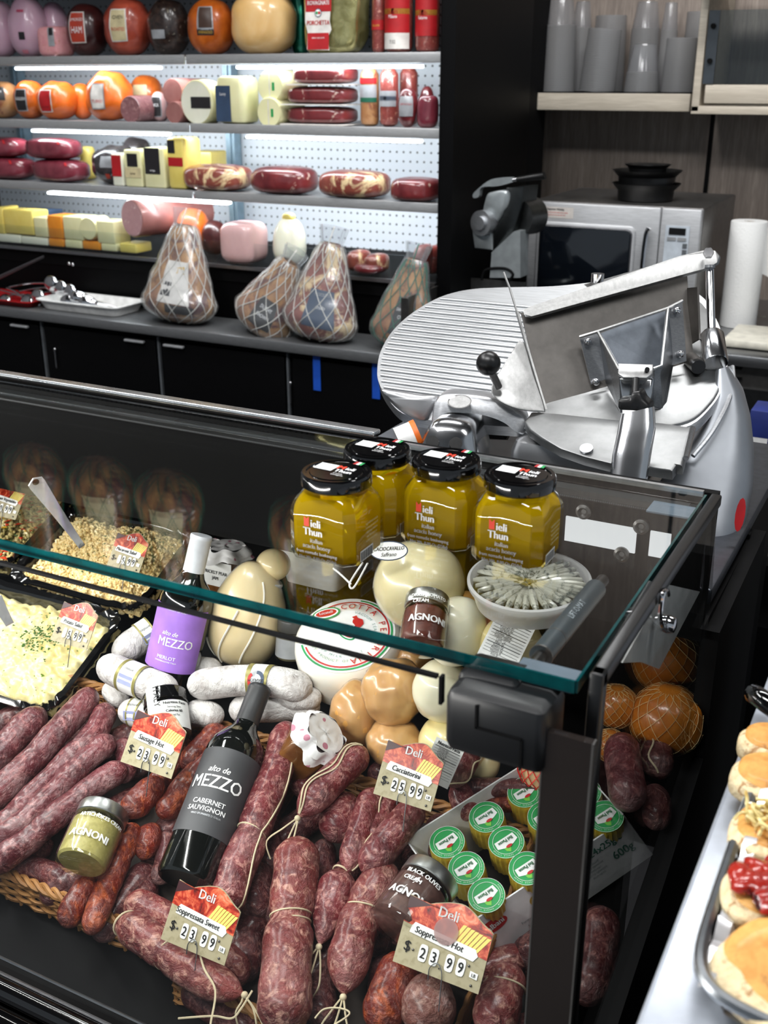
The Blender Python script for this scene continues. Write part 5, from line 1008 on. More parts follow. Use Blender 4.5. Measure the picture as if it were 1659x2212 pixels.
gL = 'long sausages at the left of the case'; gH = 'hot sausages in the front basket'; gS = 'tied soppressata in the front baskets'; gK = 'cacciatorini in the middle of the pile'
# lower filling layer, partly visible between the upper ones
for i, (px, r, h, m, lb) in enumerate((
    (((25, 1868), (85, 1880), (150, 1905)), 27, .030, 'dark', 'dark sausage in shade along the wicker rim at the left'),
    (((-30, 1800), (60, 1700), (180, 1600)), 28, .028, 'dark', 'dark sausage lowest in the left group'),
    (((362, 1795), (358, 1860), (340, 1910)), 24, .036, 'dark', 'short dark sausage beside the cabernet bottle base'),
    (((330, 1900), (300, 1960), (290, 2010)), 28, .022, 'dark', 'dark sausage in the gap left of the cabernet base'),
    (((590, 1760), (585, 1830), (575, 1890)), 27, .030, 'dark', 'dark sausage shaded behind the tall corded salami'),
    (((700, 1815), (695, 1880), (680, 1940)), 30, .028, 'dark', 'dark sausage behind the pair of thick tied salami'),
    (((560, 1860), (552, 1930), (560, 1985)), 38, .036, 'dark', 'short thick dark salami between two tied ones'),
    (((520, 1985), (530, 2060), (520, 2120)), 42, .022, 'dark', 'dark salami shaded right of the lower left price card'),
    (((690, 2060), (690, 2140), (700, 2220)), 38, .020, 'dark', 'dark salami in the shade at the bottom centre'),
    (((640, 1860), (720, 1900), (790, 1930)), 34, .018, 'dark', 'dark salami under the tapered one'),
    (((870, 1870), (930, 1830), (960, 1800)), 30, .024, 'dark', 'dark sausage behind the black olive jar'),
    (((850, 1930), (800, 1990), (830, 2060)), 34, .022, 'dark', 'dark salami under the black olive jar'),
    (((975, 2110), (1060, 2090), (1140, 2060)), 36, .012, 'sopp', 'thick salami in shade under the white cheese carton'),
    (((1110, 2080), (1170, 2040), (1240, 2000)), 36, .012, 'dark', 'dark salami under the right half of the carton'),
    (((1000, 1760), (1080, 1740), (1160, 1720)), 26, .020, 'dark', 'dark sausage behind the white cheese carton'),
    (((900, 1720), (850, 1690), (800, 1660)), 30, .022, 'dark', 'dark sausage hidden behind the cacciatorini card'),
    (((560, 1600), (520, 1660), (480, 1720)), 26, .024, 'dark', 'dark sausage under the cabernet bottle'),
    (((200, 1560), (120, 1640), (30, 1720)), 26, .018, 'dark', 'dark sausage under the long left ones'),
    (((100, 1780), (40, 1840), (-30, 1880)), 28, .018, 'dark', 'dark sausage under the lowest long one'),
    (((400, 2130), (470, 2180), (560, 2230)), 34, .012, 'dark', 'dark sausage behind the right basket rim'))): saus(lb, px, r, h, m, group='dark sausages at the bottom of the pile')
random.seed(21)
for gx in range(13):
    for gy in range(3):
        x_ = -1.28+gx*.085+random.uniform(-.015, .015); y_ = .80+gy*.085+random.uniform(-.01, .01)
        if x_ > -.26 or (x_ > -.48 and y_ > .84): continue
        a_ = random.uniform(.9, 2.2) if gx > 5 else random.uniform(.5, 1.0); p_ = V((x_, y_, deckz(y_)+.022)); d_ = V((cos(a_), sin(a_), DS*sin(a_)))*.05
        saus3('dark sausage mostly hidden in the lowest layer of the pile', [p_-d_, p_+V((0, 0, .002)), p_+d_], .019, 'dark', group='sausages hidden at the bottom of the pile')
# long group, left
for px, r, h, lb in ((((96, 1532), (45, 1582), (-10, 1635), (-50, 1675)), 32, .062, 'long dry sausage, uppermost at the left edge'),
    (((205, 1490), (165, 1535), (92, 1618), (10, 1700), (-50, 1750)), 30, .080, 'longest dry sausage reaching the salad tray corner'),
    (((234, 1522), (205, 1585), (150, 1642), (80, 1712), (10, 1780), (-40, 1815)), 28, .070, 'long wrinkled sausage right of the longest one'),
    (((245, 1592), (190, 1640), (112, 1718), (45, 1780), (-30, 1825)), 27, .078, 'long sausage starting left of the hot sausage card'),
    (((275, 1655), (215, 1688), (135, 1752), (62, 1815), (-30, 1880)), 29, .070, 'lowest long sausage passing above the artichoke jar')): saus(lb, px, r, h, 'long', group=gL, lump=.09)
saus('short sausage end tucked behind the hot sausage card', ((262, 1600), (275, 1640), (262, 1690)), 24, .05, 'long', group=gL)
for px, r, h, lb in ((((484, 1570), (440, 1612), (395, 1660)), 27, .066, 'orange-red sausage right of the hot sausage card'), (((515, 1575), (455, 1640), (395, 1705), (345, 1765)), 29, .058, 'long hot sausage left of the cabernet bottle'),
    (((352, 1685), (308, 1722), (268, 1762)), 31, .076, 'short hot sausage touching the artichoke jar lid'), (((335, 1780), (320, 1820), (306, 1855)), 28, .050, 'hot sausage stub left of the cabernet base'),
    (((292, 1780), (268, 1838), (228, 1930), (192, 2018)), 27, .062, 'long hot sausage hanging over the left wicker rim'), (((200, 1895), (165, 1950), (140, 2002)), 27, .060, 'short hot sausage hanging over the left wicker rim'),
    (((410, 1600), (370, 1650), (330, 1710)), 25, .044, 'hot sausage shaded behind the hot sausage card')): saus(lb, px, r, h, 'hot', group=gH, lump=.09)
# tied salami
saus('tall corded salami right of the cabernet bottle', ((622, 1562), (606, 1640), (565, 1745), (530, 1835), (500, 1915), (478, 1975)), 39, (.09, .09, .092, .09, .088, .08), 'red', ties=(.62,), cord=(-.75,), group=gS, tip=(1.3, .9), cat='salami', name='corded_salami')
saus('small salami head poking up behind the crossed one', ((724, 1585), (708, 1625), (695, 1660)), 36, .062, 'red', tip=(1, 1.2), group=gK)
saus('salami lying diagonally on top, tied at its lower left end', ((790, 1618), (745, 1658), (695, 1705), (645, 1765)), 35, .098, 'red', cord=(.9, .6), knot=1.0, group=gK, tip=(1, 1.5), name='corded_salami', cat='salami')
saus('rounded salami left under the crossed one', ((640, 1640), (655, 1680), (672, 1715)), 36, .050, 'red', group=gK)
saus('plump salami under the crossed one', ((752, 1715), (735, 1765), (715, 1815)), 42, .060, 'red', group=gK, tip=(1, .9))
saus('thick double-link salami at the centre, bound in its middle', ((645, 1812), (640, 1880), (630, 1960), (622, 2040), (617, 2120), (612, 2230)), 51, .078, 'sopp', ties=(.43, .47), group=gS, taper=-.16, cat='salami', name='corded_salami', tip=(.9, 1))
saus('tapered salami with pale tied tip, right of the centre one', ((742, 1880), (722, 1940), (704, 1995), (690, 2042)), 45, .066, 'red', ties=(.05,), knot=1.0, tip=(.9, 2.3), group=gS, cat='salami', name='corded_salami', taper=.1)
saus('double-link salami right of the tapered one with a tied lower end', ((850, 1870), (808, 1925), (780, 1985), (757, 2060), (742, 2150)), 46, .070, 'sopp', ties=(.38,), knot=1.0, tip=(1, 1.6), group=gS, cat='salami', name='corded_salami')
saus('slim sausage standing steeply left in the cacciatorini pair', ((812, 1705), (788, 1770), (764, 1840), (752, 1885)), 31, .074, 'red', cord=(-.8,), group=gK, tip=(1, 1.4), name='corded_salami')
saus('slim sausage shaded in the middle of the cacciatorini pair', ((845, 1705), (820, 1770), (795, 1830)), 28, .066, 'red', group=gK)
saus('thicker sausage slanting down to the pair tip', ((905, 1735), (870, 1780), (825, 1835), (785, 1885)), 37, .086, 'red', group=gK, tip=(1, 1.1))
saus('sausage rising steeply below the black hinge', ((1020, 1605), (990, 1650), (960, 1692)), 38, .100, 'red', group=gK, cord=(-1.,), name='corded_salami')
saus('small sausage pointing down under the steep one', ((990, 1690), (1003, 1730), (1012, 1770)), 30, .062, 'red', group=gK)
saus('horizontal dry sausage above the cheese carton', ((1005, 1700), (1090, 1702), (1190, 1705)), 21, .066, 'dark', group=gK)
saus('lower horizontal sausage touching the cheese carton', ((1030, 1745), (1090, 1738), (1180, 1730)), 18, .056, 'hot', group=gK)
saus('dark sausage in the gap below the cacciatorini card', ((930, 1770), (960, 1810), (940, 1860)), 34, .044, 'dark', group=gK)
# bottom
saus('upper of two soppressata at the bottom left', ((275, 1945), (335, 1972), (400, 2010)), 37, .060, 'sopp', group=gS, cat='salami')
saus('long soppressata at the bottom left bound with looped twine', ((258, 1985), (320, 2028), (385, 2075), (450, 2115), (525, 2148)), 40, .078, 'sopp', ties=(.06, .44), knot=1.0, group=gS, tip=(1, 1.9), cat='salami', name='corded_salami')
saus('soppressata end behind the lower left price card', ((440, 2040), (490, 2080), (530, 2120)), 38, .05, 'sopp', group=gS, cat='salami')
saus('orange-brown salami at the bottom edge below the olive jar', ((880, 2060), (850, 2130), (815, 2230)), 50, .060, 'hot', group=gS, cat='salami')
saus('white-bloomed salami under the right price card', ((935, 2105), (925, 2170), (915, 2240)), 58, .066, 'mold', group=gS, cat='salami')
saus('tied salami at the bottom right under the carton', ((1110, 2085), (1080, 2160), (1050, 2240)), 50, .060, 'sopp', ties=(.3,), group=gS, cat='salami', name='corded_salami')
saus('orange salami between olive jar and carton corner', ((968, 1975), (972, 2030), (990, 2070)), 34, .045, 'hot', group=gS, cat='salami')
# seen through the side pane
def D2(x, y, h=0): return D(x, y, h)
gR = 'salami behind the side pane'
saus('dark bloomed salami behind the side pane, nearest the carton', ((1342, 1588), (1348, 1660), (1362, 1750)), 40, .10, 'long', group=gR, cat='salami')
saus('dark salami behind the side pane, farther right', ((1400, 1560), (1418, 1620), (1425, 1680)), 34, .085, 'dark', group=gR, cat='salami', ties=(.4,), cord=(.3,), name='corded_salami')
saus('small salami behind the side pane under the farther one', ((1400, 1700), (1420, 1740), (1412, 1790)), 32, .07, 'dark', group=gR, cat='salami')
saus('long dark salami low behind the side pane', ((1300, 1960), (1290, 2060), (1260, 2170)), 44, .05, 'dark', group=gR, cat='salami')
saus('dark salami low behind the dark glass strip', ((1220, 1960), (1215, 2060), (1190, 2190)), 44, .05, 'sopp', group=gR, cat='salami')
# ================================================================== white bloomed salami
ws = NT('white_mould_casing'); a_ = ws.noise(40, 6, .72); ws.base(ws.mix(ws.step(a_, .46, .70), (216, 212, 210), (148, 138, 134))).p(Roughness=.75); ws.bump(ws.math('ADD', ws.noise(34, 5, .7, ws.coord((1, 1, 1)), 1.0), 0), .006, 1)
SM['white'] = ws.m; gW = 'white-moulded salami behind the bottles'; GOLDL = mat((150, 142, 84), .4, .3)
def wsal(lab, px, r, h, band=None, **k):
    path = [D(x, y, h) for x, y in px]; R = r*mpx(path[1]); t = thing('white_salami', lab, 'salami', path[1]-V((0, 0, R)), gW); SID[0] += 1; sd = SID[0]; pts, T = resample(catmull(path, 8), 40)
    rad = lambda u: R*min(1, sqrt(max(.02, 1-max(0, 1-u*T/(R*1.2))**2)), sqrt(max(.02, 1-max(0, 1-(1-u)*T/(R*1.2))**2)))
    part('casing', tube(MB(), pts, rad, 22, wob=lambda p, o: .05*noise.noise(p*30+V((sd, 0, 0)))+.03*noise.noise(p*80)), SM['white'], t, 60)
    if band:
        u0, u1 = band
        def cylf(u, a, off):
            s_ = u*40; j = min(39, int(s_)); p_ = pts[j].lerp(pts[j+1], s_-j); d_ = (pts[j+1]-pts[j]).normalized(); tc = (CAM-p_).normalized(); tc = (tc-d_*tc.dot(d_)).normalized(); sd_ = d_.cross(tc); return p_+(tc*cos(a)+sd_*sin(a))*(R*1.06+off)
        l = part('paper_band', grid(MB(), lambda u, v: cylf(u0+(u1-u0)*u, -2.4+4.8*v, 0), 6, 30), WHITE, t)
        g2 = MB()
        for e0, e1 in ((u0, u0+.035), (u1-.035, u1)): grid(g2, lambda u, v: cylf(e0+(e1-e0)*u, -2.4+4.8*v, .0005), 3, 30)
        part('gold_border', g2, GOLDL, l)
        Mc = lambda a, b, o: cylf((u0+u1)/2+a/T, b/R, .0006+o)
        if k.get('bar'):
            part('emblem', drect(MB(), Mc, -.012, .012, .0, .012, .0002), mat((150, 156, 196), .6), l)
            part('lettering', dtext(MB(), Mc, 'salame', .006, 0, -.01, .0004), INKB, l)
        else:
            part('emblem', ddisc(MB(), Mc, 0, .0, .0125, .0002), LAB['silver'], l); part('emblem', dring(MB(), Mc, 0, 0, .008, .0125, .0004, .9, 4.0), INKR, l); part('emblem', dring(MB(), Mc, 0, 0, .008, .0125, .0004, -1.6, .6), LAB['navy'], l)
            part('lettering', dtext(MB(), Mc, 'MOLINARI', .005, 0, -.002, .0007), INKB, l)
    return t
wsal('white salami behind the merlot label, pointing to the potato salad', ((248, 1425), (290, 1390), (335, 1360)), 33, .085, (.66, .95), bar=1)
wsal('white salami with grey barcode band in front of the merlot bottle', ((218, 1432), (280, 1462), (380, 1500)), 34, .105, (.36, .62), bar=1)
wsal('long white salami with red and blue round emblem', ((405, 1482), (520, 1470), (600, 1475), (672, 1492)), 34, .10, (.50, .68))
wsal('white salami with gold band behind the hot sausage card', ((258, 1535), (300, 1540), (350, 1555)), 30, .07, (.3, .55), bar=1)
wsal('short white salami right of the black-lidded jar', ((400, 1535), (440, 1542), (482, 1548)), 30, .07)
wsal('white salami behind the cabernet bottle neck', ((495, 1535), (560, 1530), (640, 1525), (690, 1530)), 32, .065)
wsal('small white salami end below the barcode one', ((232, 1480), (250, 1500), (270, 1520)), 24, .06)
wsal('white salami half hidden under the long emblem one', ((600, 1500), (650, 1512), (694, 1500)), 26, .08)
wsal('white salami in shadow between the merlot and the pear cheese', ((395, 1440), (440, 1445), (480, 1448)), 26, .05)
# ================================================================== bottles
BG = mat((10, 12, 10), .06, 0, .8, name='dark_bottle_glass')
def bottle(lab, A, B, capm, labm, texts, L=.30, R=.0375, cap_z=.21, lz=(.055, .155), a0=0., emboss=None):
    d = (B-A).normalized(); fr_ = axis_frame(A, B); k = (B-A).length/L; t = thing('wine_bottle', lab, 'wine bottle', A, 'wine bottles in the display case'); S_ = lambda p: [(r, z*k) for r, z in p]
    part('glass', lathe(MB(), S_([(R*.8, .002), (R*.94, .001), (R, .006), (R, .180), (R*.985, .190), (R*.90, .203), (R*.70, .216), (R*.48, .228), (R*.40, .238), (R*.385, .25), (.0140, .296)]), 56, fr_), BG, t, 50)
    part('capsule', lathe(MB(), S_([(R*.405, .2385), (R*.40, .25), (.0150, .292), (.0155, .293), (.0155, .2985), (.0145, .30), (.001, .30)]), 36, fr_), capm, t)
    Mc = oncyl(fr_, R+.0003, 0, a0); w_ = R*1.32; l = part('label', drect(MB(), Mc, -w_, w_, lz[0]*k, lz[1]*k, .0003, 26, 3), labm, t)
    for s_, size, x_, z_, sh_, m_, sx in texts: part('lettering', dtext(MB(), Mc, s_, size, x_, z_*k, .0009, sx, sh_, bold=size*.015), m_, l)
    return t
GREY = mat((62, 62, 65), .55, name='charcoal_label'); PUR = mat((164, 118, 214), .5, name='lilac_label')
A = D(403, 1908, .088); B = D(562, 1486, .120)
bottle('cabernet wine bottle with charcoal label lying on the sausages', A, B, mat((40, 40, 42), .45), GREY, (('MEZZO', .0235, -.004, .118, 0, INKW, .86), ('alto de', .011, -.006, .141, .3, INKW, .9), ('CABERNET', .0088, -.004, .094, 0, INKW, .95), ('SAUVIGNON', .0088, -.004, .084, 0, INKW, .95), ('VINO SPUMANTE D ITALIA', .0035, -.002, .078, 0, LAB['silver'], .9)), lz=(.055, .178), a0=-.15)
B = P(436, 1156, 1.52); A = P(350, 1530, 1.55)
bottle('merlot wine bottle with lilac label and white capsule leaning back', A, B, mat((226, 228, 234), .4, name='white_capsule'), PUR, (('MEZZO', .0175, .008, .118, 0, INKW, .85), ('alto de', .009, -.002, .136, .3, INKW, .9), ('MERLOT', .0070, .0, .096, 0, INKW, 1), ('DENOMINAZIONE ITALIA', .003, .0, .091, 0, INKW, .9), ('PRODUCT OF ITALY', .0035, .0, .176, 0, INKW, 1)), lz=(.076, .182), a0=-.28)
# ================================================================== small jars
def food_mat(name, a, b, sc=120): return meat_mat(name, a, b, None, sc, .4, .2, bump=.0004)
def jar(name, lab, A, B, R, cont, lid, texts=(), label=None, a0=0, group='small jars in the display case', lidh=.016):
    fr_ = axis_frame(A, B); L = (B-A).length; t = thing(name, lab, 'jar', A, group); zb = L-lidh
    part('contents', lathe(MB(), [(R*.84, .0035), (R*.93, .006), (R*.95, .012), (R*.95, zb-.008), (R*.8, zb-.004)], 44, fr_), cont, t)
    part('glass', lathe(MB(), [(R*.86, 0), (R*.97, .002), (R, .007), (R, zb-.008), (R*.93, zb-.001), (R*.88, zb)], 44, fr_), JG, t)
    part('lid', lathe(MB(), [(R*.95, zb), (R*.98, zb+.001), (R*.98, L-.0015), (R*.955, L), (R*.85, L), (R*.84, L-.0008), (.001, L-.0008)], 48, fr_), lid, t)
    Mc = oncyl(fr_, R+.0004, 0, a0)
    if label: l = part('label', drect(MB(), Mc, *label[:4], .0002, 20, 3), label[4], t)
    else: l = t
    for s_, size, x_, z_, rot, m_, b_ in texts: part('lettering', dtext(MB(), Mc, s_, size, x_, z_, .0008, .92, 0, rot, bold=b_), m_, l)
    return t
LIDM = metal('silver_lid', (196, 198, 196), .32)
A = D(172, 1872, .105); B = reach(A, 226, 1752, .078)
jar('artichoke_cream_jar', 'artichoke cream jar with green-beige contents and silver lid at the left', A, B, .0325, food_mat('artichoke_cream', (150, 140, 80), (180, 170, 106)), LIDM, (('AGNONI', .0135, -.004, .022, -.0, INKW, .0005), ('ARTICHOKES CREAM', .0068, .004, .049, 0, INKW, .0002)), a0=-.05)
A = D(852, 2008, .115); B = reach(A, 936, 1892, .078)
jar('olive_cream_jar', 'black olive cream jar with purple-brown contents behind the right price card', A, B, .0335, food_mat('olive_cream', (72, 48, 46), (98, 68, 62)), LIDM, (('AGNONI', .0135, -.006, .022, 0, INKW, .0005), ('BLACK OLIVES', .0072, -.004, .051, 0, INKW, .0002), ('CREAM', .0072, -.013, .0415, 0, INKW, .0002), ('Net Wt. 4.7 oz (133g)', .005, .034, .028, pi/2, INKW, 0)), a0=-.1)
A = P(910, 1402, 1.235); B = reach(A, 924, 1292, .068)
jar('tomato_cream_jar', 'dried tomato cream jar with brown-red contents beside the ricotta wheel', A, B, .0265, food_mat('tomato_cream', (84, 34, 26), (112, 52, 40)), LIDM, (('AGNONI', .0125, .006, .022, 0, INKW, .0005), ('DRIED TOMATO', .0062, .004, .054, 0, INKW, .0002), ('CREAM', .0062, -.005, .046, 0, INKW, .0002)), a0=-.1)
A = D(368, 1600, .085); B = reach(A, 356, 1502, .068)
jar('black_lid_jar', 'jar with black lid and white nutrition label behind the hot sausage card', A, B, .0305, food_mat('pesto', (60, 52, 30), (96, 84, 50)), GLOSSB, (('Nutrition Facts', .0055, .012, .038, 0, INKB, .0002), ('Serving Size', .0042, .010, .032, 0, INKB, 0), ('Calories 60', .0052, .010, .026, 0, INKB, .0002), ('Total Fat', .004, .010, .020, 0, INKB, 0)), (-.012, .035, .004, .044, WHITE), lidh=.018)
Mq = flat(P(347, 1512, (V(A)-CAM).dot(FWD)-.05), V((1, 0, .0)), V((0, .5, .87)))
l_ = part('paper_seal', drect(MB(), oncyl(axis_frame(A, B), .0306, 0, -.62), -.008, .008, .020, .069, .0008, 6, 3), WHITE, bpy.data.objects[[o.name for o in COL.objects if o.name.startswith('black_lid_jar')][0]])
part('lettering', dtext(MB(), oncyl(axis_frame(A, B), .0306, 0, -.62), 'ITALY', .012, 0.004, .052, .0016, 1, 0, -pi/2), INKB, l_)
JAMC = meat_mat('amber_jam', (104, 62, 26), (136, 86, 40), None, 40, .25, .5)
PRINT = NT('printed_paper'); v1 = PRINT.voro(60, out='Distance'); PRINT.base(PRINT.mix(PRINT.step(v1, .25, .28), (186, 120, 140), (224, 222, 222))).p(Roughness=.5); PRINT.bump(PRINT.noise(60, 3), .002, .6); PRINT = PRINT.m
def jamjar(lab, c, w, d, h, rz, tilt, text=True, ctilt=0):
    Mx = Matrix.Translation(c) @ Matrix.Rotation(rz, 4, 'Z') @ Matrix.Rotation(tilt, 4, 'X') @ Matrix.Rotation(ctilt, 4, 'Y'); t = thing('jam_jar', lab, 'jar', c, 'square jam jars'); part('contents', box(MB(), (0, 0, h*.36), (w*.93, d*.93, h*.68), Mx, b=.006), JAMC, t)
    part('glass', box(MB(), (0, 0, h*.38), (w, d, h*.76), Mx, b=.007), JG, t); part('lid', lathe(MB(), [(w*.46, 0), (w*.46, h*.12), (w*.42, h*.13)], 30, Mx @ Matrix.Translation((0, 0, h*.78))), LIDM, t)
    if text:
        part('label', drect(MB(), lambda a, b, o: Mx@V((a, -d/2-o, b)), -w*.49, w*.49, h*.2, h*.72, .0012, 2), WHITE, t)
    def pw(u, v):
        a = 2*pi*u; r = w*(.5+.22*v)*(1+.10*sin(a*7)+.1*noise.noise(V((cos(a)*3, sin(a)*3, v*4)))); return Mx@V((r*cos(a), r*sin(a), h*(.97-.22*v+.04*sin(a*5))))
    mb = grid(MB(), pw, 60, 8, cu=True); grid(mb, lambda u, v: Mx@V((w*.5*v*cos(2*pi*u), w*.5*v*sin(2*pi*u), h*(.97+.03*noise.noise(V((u*8, v*4, 2)))))), 40, 6, cu=True); part('paper_cap', mb, PRINT, t)
    if text: 
        mb = MB(); Mt = lambda a, b, o: Mx@V((a, -d/2-.0014-o, b)); dtext(mb, Mt, 'PRICKLY PEAR', w*.13, 0, h*.46, .0006, .9, bold=.0001); dtext(mb, Mt, 'JAM', w*.13, 0, h*.34, .0006, .9, bold=.0001); part('lettering', mb, INKB, t)
c = D(487, 1275, .05); jamjar('prickly pear jam jar with printed paper cap behind the pear-shaped cheese', c, .058, .05, .075, 0, -.1)
c = D(618, 1648, .07); jamjar('amber jam jar lying tilted with printed paper cap right of the bottle neck', c, .055, .05, .085, .3, .2, False, .75)
A = D(625, 1425, .05); jar('herb_jar', 'small jar with grey-brown contents between the pear-shaped cheese and the ricotta wheel', A, A+V((0, .01, .06)), .02, food_mat('herbs', (96, 88, 66), (132, 122, 96)), mat((60, 60, 58), .4), (), (-.03, .03, .008, .036, LAB['silver']))
# ================================================================== cheeses
CHM = dict(prov=meat_mat('provolone_skin', (236, 212, 156), (244, 224, 176), (240, 218, 164), 8, .34, .5, bump=.0004), ric=meat_mat('white_ricotta', (236, 232, 220), (244, 241, 232), sc=8, rough=.45, coat=.5, bump=.0005), cacio=meat_mat('caciocavallo', (232, 216, 160), (242, 230, 182), sc=7, rough=.35, coat=.6, bump=.0006),
          scam=meat_mat('white_scamorza', (228, 222, 192), (240, 236, 212), sc=9, rough=.35, coat=.6, bump=.0004), smoke=meat_mat('smoked_scamorza', (206, 148, 76), (230, 184, 112), (178, 112, 48), 11, .3, .8, (.56, .7), bump=.0005), yel=meat_mat('pale_yellow_provolone', (232, 214, 150), (240, 226, 172), sc=9, rough=.35, coat=.7, bump=.0004), orange=meat_mat('orange_smoked_cheese', (186, 100, 26), (220, 140, 44), (128, 60, 22), 10, .32, .7, (.55, .7)))
def cblob(name, lab, x, y, rx, ry, h, m, roll=0, lean=0, group=None, top=1., lump=.04, seed=0, cat='cheese', dep=1., ev=.95):
    c = D(x, y, h); k = mpx(c); B_ = Blob(c, rx*k, rx*k*dep, ry*k*1.04, ev, 1, 0, lean, lump, seed, top, roll); t = thing(name, lab, cat, c-V((0, 0, ry*k)), group); part('cheese', B_.mesh(48, 32), CHM[m], t); return t, B_, k
# pear provolone
t, B_, k = cblob('pear_shaped_provolone', 'large pear-shaped provolone with a tied knob, wrapped in film', 536, 1325, 98, 116, .10, 'prov', roll=.16, lean=-.1, top=.66, lump=.03)
c = D(588, 1222, .18); c = P(590, 1220, (B_.c-CAM).dot(FWD)-.01); part('knob', sphere(MB(), c, (.025, .025, .023), 28, 18), CHM['prov'], t); nb = P(572, 1248, (B_.c-CAM).dot(FWD)-.01)
def ringat(c, nrm, r, rt, m, par, nm):
    a = nrm.orthogonal().normalized(); b = nrm.cross(a); part(nm, tube(MB(), [c+(a*cos(q)+b*sin(q))*r for q in [2*pi*i/30 for i in range(30)]], rt, 8, closed=True), m, par)
ringat(nb, (c-B_.c).normalized(), .0255, .0028, WHITE, t, 'white_tie'); part('film', B_.mesh(30, 20).xf(Matrix.Translation(B_.c) @ Matrix.Scale(1.018, 4) @ Matrix.Translation(-B_.c)), FILM2, t)
mb = MB(); 
for a0_, e0, e1 in ((.1, -.9, .3), (.75, -.7, .9), (-.6, -1., -.5)): tube(mb, [B_.pt(a0_+.25*sin(e*2), e, .0022) for e in [e0+(e1-e0)*i/14 for i in range(15)]], .0014, 5)
part('film_fold', mb, mat((246, 240, 228), .4), t)
# ricotta wheel
c = D(757, 1408, .082); ax = V((.03, -.50, .86)).normalized(); ax = V((.05, -.36, .93)).normalized(); fr_ = frame(c, ax.cross(V((0, 1, 0))).normalized()*-1 if ax.cross(V((0, 1, 0))).x < 0 else ax.cross(V((0, 1, 0))).normalized(), V((0, 0, 0)), ax)
ex = (V((1, 0, 0))-ax*ax.x).normalized(); fr_ = frame(c, ex, ax.cross(ex), ax); kk = mpx(c); R = 118*kk; hh = .072
t = thing('ricotta_wheel', 'white ricotta pecorina wheel with red and green printed rings', 'cheese', c-V((0, 0, .05)))
part('cheese', lathe(MB(), [(R*.86, -hh*.5), (R*.96, -hh*.42), (R, -hh*.1), (R*1.0, hh*.2), (R*.96, hh*.40), (R*.88, hh*.485), (R*.7, hh*.5), (.001, hh*.5)], 60, fr_), CHM['ric'], t)
Mr = lambda a, b, o: fr_@V((a*cos(.12)-b*sin(.12), a*sin(.12)+b*cos(.12), hh*.5+o+.0004-max(0, (sqrt(a*a+b*b)-R*.72))*.10)); r_ = R*.90
pl_ = part('printed_disc', ddisc(MB(), Mr, 0, 0, r_*.98, .0004, n=48), mat((244, 243, 240), .4), t)
part('green_ring', dring(MB(), Mr, 0, 0, r_*.90, r_*.935, .0012, -2.6, 1.6), INKG, pl_); part('red_ring', dring(MB(), Mr, 0, 0, r_*.84, r_*.87, .0012, -2.5, 2.4), INKR, pl_)
mb = MB(); arctext(mb, Mr, 'RICOTTA PECORINA', .0130, 0, 0, r_*.68, .72, .0012, .82); part('lettering', mb, INKR, pl_)
mb = MB(); arctext(mb, Mr, 'VACUUM SEALED', .006, 0, 0, r_*.55, .8, .0012, .8); arctext(mb, Mr, 'SHEEP MILK, SALT', .006, 0, 0, r_*.62, -1.6, .0012, .85, False); arctext(mb, Mr, 'WHEY PRODUCT OF ITALY', .006, 0, 0, r_*.74, -1.6, .0012, .85, False); part('lettering', mb, mat((120, 160, 150), .5), pl_)
for cx_, cy_, rx_, an in ((-.6*r_, .42*r_, .017, .5), (.0, -.0, .013, -.5)):
    Me = (lambda cx_, cy_, an: lambda a, b, o: Mr(cx_+a*cos(an)-b*sin(an), cy_+a*sin(an)+b*cos(an), o))(cx_, cy_, an)
    e_ = part('oval_mark', ddisc(MB(), Me, 0, 0, rx_*1.15, .0014, .55), INKG, pl_); part('oval_mark', ddisc(MB(), Me, 0, 0, rx_*1.0, .0018, .5), INKW, e_); part('oval_mark', ddisc(MB(), Me, 0, 0, rx_*.85, .0022, .42), INKR, e_); part('lettering', dtext(MB(), Me, 'Locatelli', rx_*.42, 0, -rx_*.12, .0028, .8), INKW, e_)
part('sheep_head', dpoly(dpoly(MB(), Mr, [(.000, .026), (.006, .030), (.013, .029), (.017, .022), (.014, .014), (.009, .010), (.005, .011), (.007, .016), (.001, .021)], .0014), Mr, [(-.003, .030), (.002, .034), (.006, .030), (.002, .027)], .0014), INKR, pl_)
# caciocavallo with hang tag
t, B_, k = cblob('caciocavallo', 'big wrapped caciocavallo cheese below the honey jars', 905, 1262, 97, 92, .262, 'cacio', lump=.03, roll=.2); part('film', B_.mesh(30, 20).xf(Matrix.Translation(B_.c) @ Matrix.Scale(1.02, 4) @ Matrix.Translation(-B_.c)), FILM2, t)
cc = P(840, 1190, (B_.c-CAM).dot(FWD)-.055); Mt = flat(cc, V((.93, .2, .12)).normalized(), V((-.2, .45, .87)).normalized()); tg = part('hang_tag', ddisc(MB(), Mt, 0, 0, .0235, .0, .5), LAB['navy'], t); part('hang_tag_face', ddisc(MB(), Mt, 0, 0, .0222, .0007, .47), PAPER, tg); part('lettering', dtext(dtext(MB(), Mt, 'CACIOCAVALLO', .0062, 0, .0005, .0014, .8, .2, .05, bold=.0001), Mt, 'Saffrano', .0065, 0, -.0065, .0014, .9, .3, .05), INKB, tg)
tw_ = thing('white_twine', 'white knotted cord hanging beside the tagged cheese', 'twine', P(760, 1260, 1.42)); part('cord', tube(tube(MB(), catmull([P(795, 1200, 1.43), P(770, 1235, 1.42), P(755, 1262, 1.41), P(765, 1268, 1.41), P(795, 1215, 1.42)], 5), .0014, 6), catmull([P(758, 1262, 1.41), P(735, 1240, 1.42), P(720, 1228, 1.43)], 5), .0014, 6), WHITE, tw_)
